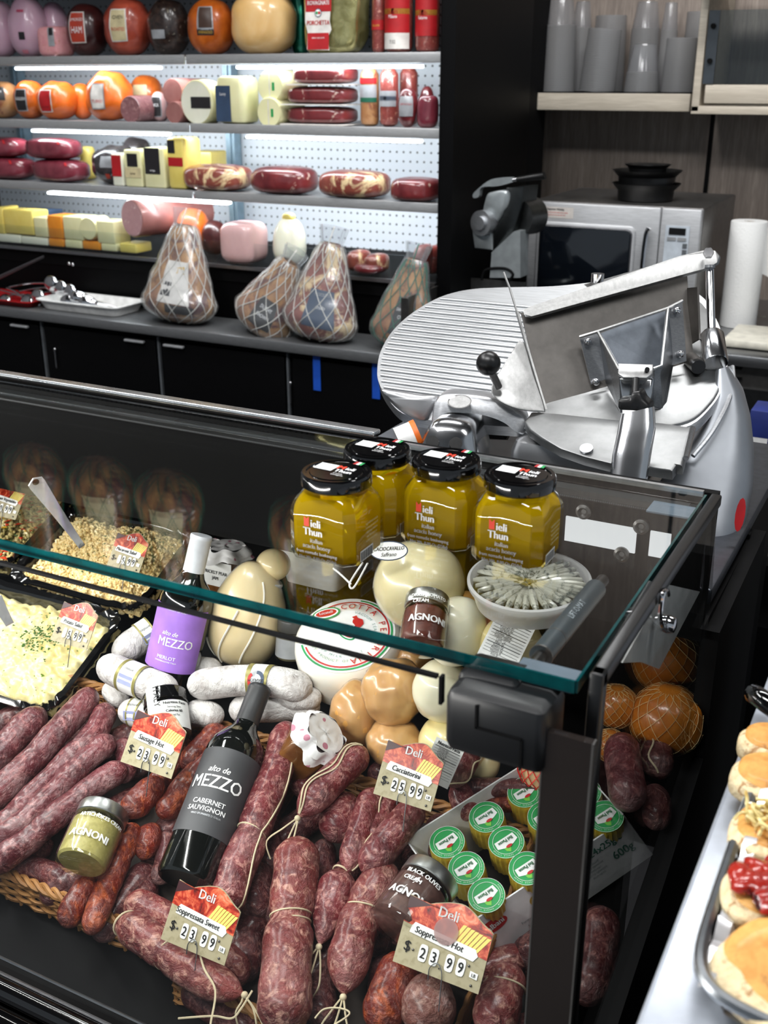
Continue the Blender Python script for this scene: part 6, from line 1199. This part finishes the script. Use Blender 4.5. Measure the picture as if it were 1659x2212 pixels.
# white plastic tub with printed film
c = D(676, 1302, .02); k = mpx(c); up_ = V((0, -.15, .99)).normalized()
t = thing('plastic_cheese_tub', 'white plastic tub with red printed film lid behind the ricotta wheel', 'tub', c); part('tub', tray_mesh(c+V((0, .05, .03)), V((1, 0, 0)), V((0, 1, 0)), .115, .14, .065, rim=.007), WHITE, t)
PF = NT('printed_film'); v1 = PF.noise(38, 4, .6, dist=1.5); PF.base(PF.mix(PF.step(v1, .54, .58), (226, 224, 206), (176, 76, 54))).p(Roughness=.2, Coat_Weight=.6); PF = PF.m; Mf_ = flat(c+V((0, .05, .0965)), V((1, 0, 0)), V((0, 1, 0)))
lf = part('film_lid', drect(MB(), Mf_, -.058, .058, -.07, .07, 0, 6, 6), PF, t); mb = MB()
for i in range(2):
    for j in range(3): dpoly(mb, Mf_, [(-.026+.052*i+.017*cos(a*.6283), -.042+.042*j+.012*sin(a*.6283)) for a in range(10)], .001)
part('lid_emblem', mb, INKR, lf)
t, B_, k = cblob('white_scamorza', 'glossy white scamorza above the front glass edge, beside the tomato jar', 984, 1362, 74, 74, .232, 'scam', group='white scamorza cheeses', top=.94, seed=2); 
t, B_, k = cblob('white_scamorza', 'glossy white scamorza under the first one, beside the hinge', 955, 1492, 64, 66, .150, 'scam', group='white scamorza cheeses', seed=4)
t, B_, k = cblob('yellow_provolone', 'pale yellow provolone with nutrition label at its lower right', 978, 1608, 76, 62, .085, 'yel', group='pale yellow provolone', seed=5)
Mn = flat(P(955, 1648, (B_.c-CAM).dot(FWD)-.075), V((.9, .2, -.35)).normalized(), V((.2, .5, .85)).normalized())
def nutri(par, M_, w, h, title='Nutrition Facts'):
    l = part('nutrition_label', drect(MB(), M_, -w/2, w/2, -h/2, h/2, 0, 4, 4), PAPER, par); mb = MB(); dtext(mb, M_, title, w*.15, 0, h*.37, .0007, .85, bold=.0002); n_ = 12
    for i in range(n_):
        y_ = h*(.32-.72*i/n_); drect(mb, M_, -w*.44, w*.44, y_, y_+.0003*(2 if i % 4 == 0 else 1), .0007, 2); dtext(mb, M_, ('Serving size', 'Calories 80', 'Total Fat 6g', 'Sat Fat 4g', 'Cholest. 20mg', 'Sodium 160mg', 'Carb. 1g', 'Fiber 0g', 'Sugars 0g', 'Protein 6g', 'Vitamin A', 'Iron 0')[i], w*.085, -w*.12, y_-h*.045, .0007, .85)
    part('lettering', mb, INKB, l); return l
nutri(t, Mn, .036, .05)
t, B_, k = cblob('yellow_provolone', 'pale yellow provolone with white nutrition label beside the gas strut', 1105, 1398, 70, 66, .225, 'yel', group='pale yellow provolone', seed=6)
nutri(t, flat(P(1095, 1382, (B_.c-CAM).dot(FWD)-.062), V((.96, .05, -.26)).normalized(), V((.24, .5, .83)).normalized()), .046, .058)
t, B_, k = cblob('beige_cheese', 'beige cheese behind the first white scamorza', 1030, 1318, 50, 44, .09, 'smoke', seed=8)
for x, y, rx, ry, h, lb, sd in ((850, 1495, 70, 72, .115, 'smoked scamorza in shiny film, topmost of the amber ones', 1), (768, 1548, 56, 76, .075, 'smoked scamorza left of the topmost amber one', 2), (852, 1604, 62, 46, .072, 'smoked scamorza under the topmost amber one', 3), (885, 1440, 46, 46, .07, 'smoked scamorza touching the ricotta wheel', 4)):
    t, B_, k = cblob('smoked_scamorza', lb, x, y, rx, ry, h, 'smoke', group='smoked scamorza cheeses', seed=sd*3, lump=.12)
    part('film', B_.mesh(26, 18).xf(Matrix.Translation(B_.c) @ Matrix.Scale(1.02, 4) @ Matrix.Translation(-B_.c)), FILM2, t)
t, B_, k = cblob('pale_cheese', 'pale beige cheese piece half under the steep sausage', 1040, 1650, 40, 36, .06, 'cacio', seed=9)
for x, y, r, h, lb in ((1330, 1525, 46, .10, 'orange smoked cheese right behind the black pane border'), (1440, 1425, 72, .10, 'round orange smoked cheese in net, deepest behind the side pane'), (1440, 1555, 78, .09, 'large orange smoked cheese in net in the middle of the side pane'), (1318, 1610, 34, .08, 'small orange cheese behind the black pane border above the carton')):
    t, B_, k = cblob('orange_smoked_cheese', lb, x, y, r, r*.94, h, 'orange', group='orange smoked cheeses behind the side pane', seed=x)
    mb = MB()
    for s_ in (-1, 1):
        for q in range(14): tube(mb, [B_.pt(2*pi*q/14+s_*e*.8, e, .0012) for e in [-1.3+2.6*i/14 for i in range(15)]], .0004, 3)
    part('net', mb, mat((226, 196, 140), .7), t)
# anchovy tub
c = P(1143, 1262, 1.222); k = mpx(c); R = .066; upv = V((0, -.10, .995)).normalized(); ex = V((1, 0, 0)); frA = frame(c, ex, upv.cross(ex), upv)
t = thing('anchovy_tub', 'round clear-lidded tub with marinated anchovies arranged like rays', 'tub', c-V((0, 0, .03)))
part('tub', lathe(MB(), [(R*.90, -.022), (R*.99, -.002), (R*1.03, 0), (R*1.05, .003), (R*1.05, .0065), (R*1.0, .0075), (R*.985, .002), (R*.97, .0), (R*.88, -.02), (.001, -.02)], 64, frA), pane_mat('frosted_tub', (.9, .9, .9), .3, 1, (232, 232, 232), .7), t)
part('oil', ddisc(MB(), onfr(frA), 0, 0, R*.975, -.004, n=48), mat((70, 70, 36), .15, 0, .6), t)
AN = NT('silver_anchovy'); AN.base(AN.mix(AN.step(AN.noise(60, 4, .6, AN.coord((1, 1, 1)), 1), .48, .62), (190, 190, 176), (72, 80, 74))).p(Roughness=.25, Coat_Weight=.5, Metallic=.15); AN = AN.m
random.seed(11)
for q in range(34):
    a = 2*pi*q/34+random.uniform(-.04, .04); r0 = R*random.uniform(.06, .2); r1 = R*random.uniform(.90, .96); zz = random.uniform(-.001, .002)
    pts = [frA@V((r*cos(a+da), r*sin(a+da), zz+.0015)) for r, da in ((r0, 0), ((r0+r1)/2, random.uniform(-.05, .05)), (r1, random.uniform(-.03, .03)))]
    o = solo('anchovy', tube(MB(), catmull(pts, 6), lambda u: .0050*(.35+.65*sin(pi*min(1, .12+u*.8))), 8), AN, 'silver anchovy fillet lying as a ray in the round tub', 'anchovy', 'anchovies in the round tub')
part('clear_lid', lathe(MB(), [(.001, .0076), (R*1.0, .0076), (R*1.0, .0084), (.001, .0084)], 64, frA, cap=False), FILM, t)
# onions / net
t = thing('red_net_bag', 'red net bag with pale shallots behind the dark glass strip', 'net bag', D(1160, 1665, .05)); c = D(1165, 1668, .075); B_ = Blob(c, .024, .024, .034, 1, 1, 0, 0, .15, 3)
part('shallots', B_.mesh(24, 16), meat_mat('shallot', (214, 170, 120), (230, 196, 150)), t); mb = MB()
for s_ in (-1, 1):
    for q in range(16): tube(mb, [B_.pt(2*pi*q/16+s_*e*.9, e, .0018+.001*sin(e*9)) for e in [-1.35+2.7*i/14 for i in range(15)]], .0007, 3)
for q in range(14): tube(mb, [P(1172, 1620, (c-CAM).dot(FWD)), P(1150+q*5, 1640+8*sin(q), (c-CAM).dot(FWD)-.02)], .0007, 3)
part('net', mb, mat((220, 30, 26), .5), t)
# ================================================================== cheese carton
A = D(1008, 1998, .072); Bq = D(1352, 1768, .072); Cq = D(936, 1798, .072)
ex = (Bq-A).normalized(); ey = (Cq-A); ey = (ey-ex*ey.dot(ex)).normalized(); ez = (ex.cross(ey)-ex*.28+ey*.34).normalized(); frB = frame(A, ex, ey, ez); LB, WB, HB = (Bq-A).length, (Cq-A).length, .072
CARD = mat((226, 226, 228), .6, name='white_card'); CARDI = mat((206, 198, 180), .8, name='inner_card')
t = thing('cheese_carton', 'open white carton of round foil-wrapped cheeses', 'carton', frB@V((LB/2, WB/2, -HB)))
mb = MB(); w_ = .0016
for c0, d0 in (((LB/2, 0, -HB/2), (LB, w_, HB)), ((LB/2, WB, -HB/2+.005), (LB, w_, HB+.01)), ((0, WB/2, -HB/2+.002), (w_, WB, HB+.004)), ((LB, WB/2, -HB/2+.004), (w_, WB, HB+.008)), ((LB/2, WB/2, -HB), (LB, WB, w_))): box(mb, c0, d0, frB)
part('card_box', mb, CARD, t, 0); part('folded_flap', box(MB(), (LB-.008, WB*.72, -.012), (.0012, WB*.4, .03), frB @ Matrix.Rotation(.0, 4, 'Z')), CARDI, t, 0)
Mf = lambda a, b, o: frB@V((a, -w_/2-o, b))
fr2 = part('front_print', ddisc(MB(), Mf, .021, -.022, .0185, .0004, .5), INKR, t); part('lettering', dtext(MB(), Mf, 'Galbani', .0115, .021, -.0255, .0010, .85, .15, .12, bold=.0003), INKW, fr2)
mb = MB(); dtext(mb, Mf, '24x25g e', .0155, LB-.040, -.020, .0006, .8, bold=.0003); dtext(mb, Mf, '600g', .0185, LB-.026, -.044, .0006, .8, bold=.0003); part('lettering', mb, mat((60, 130, 108), .5), t)
mb = MB(); 
for i, s_ in enumerate(('NET WEIGHT', 'NETTO GEWICHT', 'POIDS NET', 'NETTO GEWICHT', 'PESO NETO')): dtext(mb, Mf, s_, .0042, LB-.066, -.030-.0052*i, .0006, .8)
dtext(mb, Mf, 'Formaggio fuso . Cheese spread', .0058, .077, -.046, .0006, .8); dtext(mb, Mf, 'Smeltkaas Streichbare . Schmelz', .0058, .081, -.055, .0006, .8); dtext(mb, Mf, 'fondue a tartiner', .0058, LB-.105, -.046, .0006, .8); dtext(mb, Mf, 'Queso derretida', .0058, LB-.105, -.055, .0006, .8)
part('lettering', mb, mat((110, 128, 130), .6), t)
GOLDF = MM['gold']; GF = NT('gold_foil_bright'); GF.base((236, 208, 74)).p(Metallic=.5, Roughness=.3); GF.bump(GF.noise(220, 3), .001, .9); GF = GF.m
mb = MB(); ddisc(mb, Mf, .078, -.026, .0085, .0004); ddisc(mb, Mf, LB-.096, -.026, .0085, .0004); part('round_window', mb, GF, t)
rr_ = .0212; c0 = frB@V((.027, .025, -.0355)); frR = frame(c0, ex, ey, ex.cross(ey)); hc = .036
rd0 = thing('foil_wrapped_cheese', 'x', 'cheese', c0, 'round foil-wrapped cheeses in the white carton')
part('foil', grid(MB(), lambda u, v: frR@V((rr_*(1+.025*sin(u*2*pi*22)*(1 if v < .96 else .3))*cos(2*pi*u)*(1.02 if .9 < v < .98 else 1)*(.93 if v > .985 else 1), rr_*(1+.025*sin(u*2*pi*22)*(1 if v < .96 else .3))*sin(2*pi*u)*(1.02 if .9 < v < .98 else 1)*(.93 if v > .985 else 1), hc*v)), 88, 9, cu=True), GF, rd0, 25)
MC = lambda a, b, o: frR@V((-a, -b, hc-.0006+o)); gr_ = part('printed_top', ddisc(MB(), MC, 0, 0, rr_*.98, .0008, n=36), mat((40, 158, 84), .35, 0, .3), rd0); mb = MB()
dring(mb, MC, 0, 0, rr_*.72, rr_*.74, .0014); dpoly(mb, MC, [(-.0125, -.006), (.0125, -.006), (.0135, .003), (.006, .006), (-.006, .006), (-.0135, .003)], .0013); dring(mb, MC, 0, 0, rr_*.95, rr_*.97, .0014); arctext(mb, MC, 'FORMAGGIO FUSO . CHEESE SPREAD .', .0022, 0, 0, rr_*.8, 1.57, .0015, .85); part('print', mb, INKW, gr_)
part('lettering', dtext(MB(), MC, 'Bel Paese', .0062, 0, -.0035, .0019, .8, bold=.0002), mat((20, 110, 60), .5), gr_); part('mark', ddisc(MB(), MC, 0, .0062, .004, .0019, .45), INKR, gr_)
part('map', dpoly(MB(), MC, [(-.004, .004), (.002, .013), (.006, .010), (.007, .003)], .0012), mat((120, 200, 70), .5), gr_)
nx, ny = 4, 3; first = True
posn = ('nearest the left corner', 'second from the left', 'third from the left', 'last at the right end')
for j in range(ny):
    for i in range(nx):
        p_ = frB@V((.027+(LB-.054)*i/(nx-1), .025+.0405*j, -.0355)); lb = 'foil-wrapped round cheese with green top, %s row of the carton, %s' % (('front', 'middle', 'rear')[j], posn[i])
        if first: rd0['label'] = lb; first = False
        else: dup(rd0, p_-c0, lb)
# ================================================================== wicker baskets
WK = NT('wicker'); WK.base(WK.ramp(WK.noise(30, 3), [(.3, (128, 84, 44)), (.7, (186, 134, 78))])).p(Roughness=.55); WK.bump(WK.noise(120, 2), .0006, .5); WK = WK.m
def basket(lab, x0, x1, y0, y1, hz):
    t = thing('wicker_basket', lab, 'basket', V(((x0+x1)/2, y0, deckz(y0))), 'wicker baskets in the display case'); cor = [V((x0, y0, deckz(y0)+hz)), V((x1, y0, deckz(y0)+hz)), V((x1, y1, deckz(y1)+hz)), V((x0, y1, deckz(y1)+hz))]
    mb = MB(); loop = []
    for i in range(4):
        a, b = cor[i], cor[(i+1) % 4]; n_ = max(4, int((b-a).length/.006))
        loop += [a.lerp(b, k/n_) for k in range(n_)]
    for ph in (0, 2.1, 4.2): tube(mb, [p_+V((0, .0042*cos(i*.75+ph), .0042*sin(i*.75+ph)-.002)) for i, p_ in enumerate(loop)], .0032, 6, closed=True)
    part('braided_rim', mb, WK, t); mb = MB()
    for r_ in range(6): tube(mb, [p_+V((0, .0022*cos(i*.9+r_*pi), -.010-.0058*r_)) for i, p_ in enumerate(loop)], .0028, 5, closed=True)
    for i in range(0, len(loop), 4): tube(mb, [loop[i]+V((0, 0, -.004)), loop[i]+V((0, 0, -.045))], .0022, 5)
    part('woven_wall', mb, WK, t); part('woven_base', plate(MB(), [c_-V((0, 0, hz-.004)) for c_ in cor], .004, V((0, 0, -1))), mat((34, 22, 14), .8), t)  # base coloured darker than the wicker, for the shade beneath the pile
basket('wicker basket under the long and hot sausages at the left', -1.35, -.665, .765, 1.03, .042)
basket('wicker basket under the tied salami at the bottom centre', -.655, -.33, .740, 1.02, .036)
# ================================================================== salad trays
TB = mat((12, 12, 13), .12, 0, .7, name='glossy_black_tray'); SLP = V((0, 1, DS)).normalized(); SNU = V((0, -DS, 1)).normalized()
def tray_at(x0, x1, y0, y1, h=.055, z=.0):
    c = V(((x0+x1)/2, (y0+y1)/2, deckz((y0+y1)/2)+z)); L = (y1-y0)/SLP.y; return c, L
def salad_tray(lab, x0, x1, y0, y1, name='salad_tray', z=.012, h=.05):
    c, L = tray_at(x0, x1, y0, y1, z=z); m_ = solo(name, tray_mesh(c, V((1, 0, 0)), SLP, x1-x0-.02, L-.02, h, SNU, rim=.010, wave=.0022, nw=22), TB, lab, 'tray', 'black salad trays'); return c, L
def heap(c, w, L, h0, amp, fine, sc, seed=0):
    def f(u, v):
        x, y = (u-.5)*w, (v-.5)*L; e = min(1, 5*min(u, 1-u), 5*min(v, 1-v)); n1 = noise.noise(V((x*14+seed, y*14, seed))); n2 = noise.noise(V((x*sc, y*sc, seed+4))); n3 = noise.noise(V((x*sc*2.6, y*sc*2.6, seed+9)))
        return c+V((1, 0, 0))*x+SLP*y+SNU*(h0+amp*sqrt(max(0, e))+amp*.55*n1+fine*(abs(n2)*1.4+n3*.5))
    return grid(MB(), f, 150, 110)
PS = NT('potato_salad'); b_ = PS.noise(28, 4, .6, dist=.5); col = PS.ramp(b_, [(.3, (206, 188, 116)), (.5, (222, 208, 150)), (.7, (232, 222, 178))]); gsp = PS.math('MULTIPLY', PS.step(PS.noise(150, 2, .5), .66, .70), PS.step(PS.noise(16, 3), .46, .56)); col = PS.mix(gsp, col, (96, 124, 46)); PS.base(col).p(Roughness=.35, Coat_Weight=.25, Subsurface_Weight=.15, Subsurface_Radius=(.01, .008, .004), Subsurface_Scale=.3); PS.bump(PS.noise(120, 3), .001, .5)
c, L = salad_tray('black scalloped tray filled with potato salad', -1.34, -1.025, .965, 1.15)
solo('potato_salad', heap(c, .285, L-.03, .020, .024, .009, 44, 1), PS.m, 'mound of creamy potato salad with parsley in the front black tray', 'potato salad', kind='stuff')
c, L = salad_tray('black scalloped tray filled with macaroni salad', -1.285, -1.015, 1.155, 1.325)
PA = meat_mat('macaroni', (238, 208, 142), (248, 228, 176), None, 40, .35, .4, bump=.0003); PAB = mat((230, 204, 144), .5)
def pasta(name, c, w, L, n_, lab, cat, base_m, m_, h0=.02, amp=.024, seed=0):
    base = heap(c, w, L, h0, amp, .006, 50, seed); t = MB(); random.seed(seed); H_ = base.v
    for i in range(n_):
        u, v = random.random(), random.random(); p_ = H_[min(149, int(u*149))*110+min(109, int(v*109))]+SNU*random.uniform(.0, .004); a = random.random()*6.28; tl = random.uniform(-.6, .6); d1 = V((cos(a), sin(a), tl)).normalized(); d2 = d1.orthogonal().normalized(); r_ = .0044
        tube(t, [p_+d1*r_*cos(q)+d2*r_*sin(q) for q in (0, .55, 1.1, 1.65, 2.2)], .0021, 6)
    t2 = thing(name, lab, cat, c) ; t2['kind'] = 'stuff'; o1_ = part('dressing_base', base, base_m, t2); o2_ = part('macaroni', t, m_, t2); o2_['kind'] = 'stuff'; return t2, base
t2, bs_ = pasta('macaroni_salad', c, .24, L-.03, 3200, 'heap of yellow macaroni salad with parsley in the rear black tray', 'macaroni salad', PAB, PA, seed=4)
def specks(base, n_, m_, par, nm, sz, zone=None, seed=0):
    random.seed(seed); mb = MB()
    for i in range(n_):
        u, v = (random.gauss(zone[0], zone[2]), random.gauss(zone[1], zone[3])) if zone else (random.random(), random.random()); u, v = max(0, min(.99, u)), max(0, min(.99, v)); p_ = base.v[int(u*149)*110+int(v*109)]+SNU*.005; a = random.random()*6; s_ = sz*random.uniform(.5, 1.2)
        mb.add([p_+V((cos(a)*s_, sin(a)*s_, .001)), p_+V((cos(a+2)*s_, sin(a+2)*s_, .002)), p_+V((cos(a+4)*s_*.6, sin(a+4)*s_*.6, 0)), p_+V((0, 0, .0025))], [(0, 1, 2), (0, 1, 3), (1, 2, 3), (2, 0, 3)])
    o = part(nm, mb, m_, par, 0); o['kind'] = 'stuff'
PARS = mat((52, 92, 30), .6, name='parsley'); specks(bs_, 200, PARS, t2, 'parsley', .003, (.7, .72, .10, .10), 1); specks(bs_, 120, PARS, t2, 'parsley', .0025, None, 2)
c, L = salad_tray('black tray of vegetable pasta salad at the left edge', -1.60, -1.295, 1.165, 1.40)
PV = meat_mat('herbed_pasta', (176, 160, 104), (206, 188, 128), (110, 104, 50), 40, .35, .4); t2, bs_ = pasta('vegetable_pasta_salad', c, .27, L-.03, 2600, 'herbed pasta salad with red pepper pieces at the left edge', 'pasta salad', mat((96, 84, 46), .5), PV, seed=9)
specks(bs_, 260, mat((190, 52, 24), .35), t2, 'red_pepper', .009, None, 3); specks(bs_, 200, PARS, t2, 'parsley', .004, None, 5); specks(bs_, 30, mat((222, 170, 40), .4), t2, 'yellow_pepper', .008, None, 6)
c, L = salad_tray('black tray corner with pale cream salad at the left edge, in front', -1.42, -1.10, .80, .945)
solo('cream_salad', heap(c, .29, L-.03, .018, .018, .004, 40, 3), mat((226, 224, 206), .5, bumpy=30), 'pale cream salad in the tray cut off at the left edge', 'salad', kind='stuff')
def utensil(lab, A, B, w0, w1, nm='serving_spoon'):
    A, B = V(A), V(B); d_ = (B-A).normalized(); tc = (CAM-A).normalized(); n_ = (tc-d_*tc.dot(d_)).normalized(); s_ = d_.cross(n_); t = thing(nm, lab, 'spoon', A); L_ = (B-A).length
    o1_ = []; N_ = 24
    for i in range(N_+1):
        u = i/N_; w = w0+(w1-w0)*(u**1.4)
        if u > .93: w *= sqrt(max(0, 1-((u-.93)/.07)**2))
        o1_.append((u*L_, w))
    pts = [A+d_*a+s_*w for a, w in o1_]+[A+d_*a-s_*w for a, w in o1_[::-1][1:]]; part('handle', dome_plate(MB(), pts, .0025, -n_, .0012), mat((206, 208, 210), .25, .55), t)
    Mh = lambda a, b, o: A+d_*(L_*.955+b)+s_*a+n_*(.0006+o); part('hanging_hole', ddisc(MB(), Mh, 0, 0, w1*.38, 0), BLACKM, t); return t
utensil('polished steel serving spoon standing in the macaroni salad', P(178, 1182, 1.60), P(72, 1034, 1.50), 0.005, .0125)
utensil('steel spoon stuck in the potato salad at the left edge', P(22, 1350, 1.52), P(-12, 1290, 1.50), .006, .010)
specks(MB_ := heap(tray_at(-1.34, -1.025, .965, 1.15, z=.012)[0], .285, tray_at(-1.34, -1.025, .965, 1.15)[1]-.03, .020, .024, .009, 44, 1), 150, PARS, bpy.data.objects['potato_salad'], 'parsley', .0034, (.66, .62, .08, .10), 12)
# ================================================================== price cards
KR = NT('kraft_card'); KR.base(KR.mix(KR.step(KR.noise(160, 3, .6), .5, .7), (168, 158, 128), (150, 140, 108))).p(Roughness=.6); KR = KR.m
PIC = NT('card_photo'); pv = PIC.noise(55, 4, .65, dist=1.5); PIC.base(PIC.ramp(pv, [(.3, (70, 16, 14)), (.45, (168, 40, 22)), (.58, (222, 110, 74)), (.72, (240, 170, 140))])).p(Roughness=.3, Coat_Weight=.4); PIC = PIC.m
YST = mat((232, 214, 110), .4)
def card(lab, xl, yb, h, name, digits, w=.082, ht=.066, tilt=38, unit='LB', blank=False, smudge=False, clip=True, yaw=0):
    A = D(xl, yb, h); a = radians(tilt); exx = V((cos(yaw), sin(yaw), 0)); up_ = V((-sin(yaw)*sin(a), cos(yaw)*sin(a), cos(a))); nn_ = exx.cross(up_); Mc = flat(A, exx, up_)
    t = thing('price_card', lab, 'price card', A, 'deli price cards'); ks = w/.082
    o = [(0, 0), (w, 0), (w, ht*.80)]
    for i in range(13): u = i/12; o.append((w*(.97-.52*u), ht*(.83+.17*(.5-.5*cos(pi*min(1, u*1.25)))+.05*sin(pi*u))))
    o += [(w*.30, ht*.93), (w*.22, ht*.88), (0, ht*.93)]
    part('card', plate(MB(), [Mc(x, y, 0) for x, y in o], .0011, -nn_), KR, t, 0)
    pc = [(x, y) for x, y in o if y > ht*.5]; pic = [(0, ht*.56), (w*.5, ht*.50), (w, ht*.44)]+[(x*.995, y-.0008) for x, y in pc]
    pp = part('photo_band', dpoly(MB(), Mc, pic, .0004), PIC, t); mb = MB()
    for i in range(7): x_ = w*(.56+.048*i); dpoly(mb, Mc, [(x_, ht*.50), (x_+.0028*ks, ht*.49), (x_+.012*ks, ht*(.78-.01*i)), (x_+.0085*ks, ht*(.78-.01*i))], .0008)
    part('yellow_strip', mb, YST, pp); part('dark_corner', dpoly(MB(), Mc, [(0, ht*.92), (w*.27, ht*.88), (0, ht*.74)], .0008), mat((58, 22, 28), .4), pp)
    part('lettering', dtext(MB(), Mc, 'Deli', ht*.20, w*.48, ht*.78, .0012, .95, bold=.0002), INKW, pp)
    s_ = part('name_strip', dpoly(MB(), Mc, [(w*.10, ht*.45), (w*.86, ht*.37), (w*.90, ht*.45), (w*.86, ht*.53), (w*.14, ht*.60), (w*.11, ht*.54)], .0012), WHITE, t)
    part('lettering', dtext(MB(), Mc, name, ht*.125, w*.44, ht*.455, .0018, .88, .12, -.05, bold=.0002), INKB, s_)
    part('dollar_sign', dtext(MB(), Mc, '$', ht*.20, w*.12, ht*.20, .0012, 1, bold=.0002), INKB, t)
    pos = [.31, .44, .62, .75]; mb = MB(); m2 = MB()
    for q, dg in enumerate(digits):
        if dg is None: continue
        x_ = w*pos[q]; y_ = ht*.245-.0*q; dpoly(mb, Mc, [(x_+w*.048*sp(cos(g), 0, .5), y_+ht*.115*sp(sin(g), 0, .5)) for g in [2*pi*i/16 for i in range(16)]], .0012)
        if dg != ' ': dtext(m2, Mc, dg, ht*.20, x_, y_-ht*.07, .0018, .85, bold=.0003)
    dpoly(mb, Mc, [(w*.86, ht*.17), (w*.95, ht*.16), (w*.95, ht*.24), (w*.86, ht*.25)], .0012); dtext(m2, Mc, unit, ht*.065, w*.905, ht*.182, .0018, .9, bold=.0001); ddisc(m2, Mc, w*.525, ht*.13, .0009, .0018)
    pt_ = part('price_chip', mb, WHITE, t); part('lettering', m2, INKB, pt_); mb = MB()
    for x_, y_ in ((.19, .24), (.83, .30), (.90, .07)): sphere(mb, Mc(w*x_, ht*y_, .0008), .0014, 8, 6)
    part('rivet', mb, DSTEEL, t)
    if smudge: part('smudge', ddisc(MB(), Mc, w*.50, ht*.62, w*.14, .0024, n=20), pane_mat('smear', (.9, .9, .9), .5, 1, (196, 160, 158), .75), t)
    if clip: part('wire_clip', tube(MB(), catmull([Mc(w*.44, -.004, .001), Mc(w*.43, ht*.10, .003), Mc(w*.50, ht*.19, .004), Mc(w*.57, ht*.10, .003), Mc(w*.60, -.012, -.001), Mc(w*.62, -.03, -.006)], 5), .0006, 6), STEEL, t)
    return t
card('price card reading Sausage Hot 23.99, between the black-lidded jar and the cabernet', 260, 1645, .135, 'Sausage Hot', '2399', w=.079, ht=.072)
card('price card reading Soppressata Sweet 23.99 at the foot of the cabernet bottle', 347, 2028, .110, 'Soppressata Sweet', '2399', w=.085, ht=.070)
card('price card reading Cacciatorini 25.99 in the middle of the salami', 806, 1714, .145, 'Cacciatorini', '2599', w=.073, ht=.068)
card('price card reading Soppressata Hot 23.99 with a smudge, lowest at the right', 848, 2076, .115, 'Soppressata Hot', '2399', w=.096, ht=.074, smudge=True)
card('price card reading Potato Salad 5.99 stuck in the potato salad', 109, 1382, .13, 'Potato Salad', (' ', '5', '9', '9'), w=.066, ht=.062, unit='')
card('price card reading Macaroni Salad 5.99 stuck in the macaroni salad', 230, 1222, .125, 'Macaroni Salad', (' ', '5', '9', '9'), w=.062, ht=.058, unit='')
card('price card reading 10.99 at the left edge in the vegetable pasta salad', -32, 1108, .115, 'with ham Vegetables', '1099', w=.068, ht=.060, unit='')
# extra loops of twine at the bottom
for i, (pts, lb) in enumerate((([(425, 2030), (440, 2090), (465, 2140), (455, 2212), (450, 2260)], 'long twine hanging from the lower left price card to the bottom edge'), ([(545, 2140), (520, 2180), (500, 2200), (460, 2195), (385, 2200)], 'twine tail trailing over the right wicker rim'), ([(680, 2200), (700, 2180), (735, 2178), (755, 2190), (720, 2215)], 'twine loop at the bottom below the tapered salami'))):
    solo('loose_twine', tube(MB(), catmull([D(x, y, .105-.012*i) for x, y in pts], 6), .0011, 5), TW, lb, 'twine', 'loose twine ends')
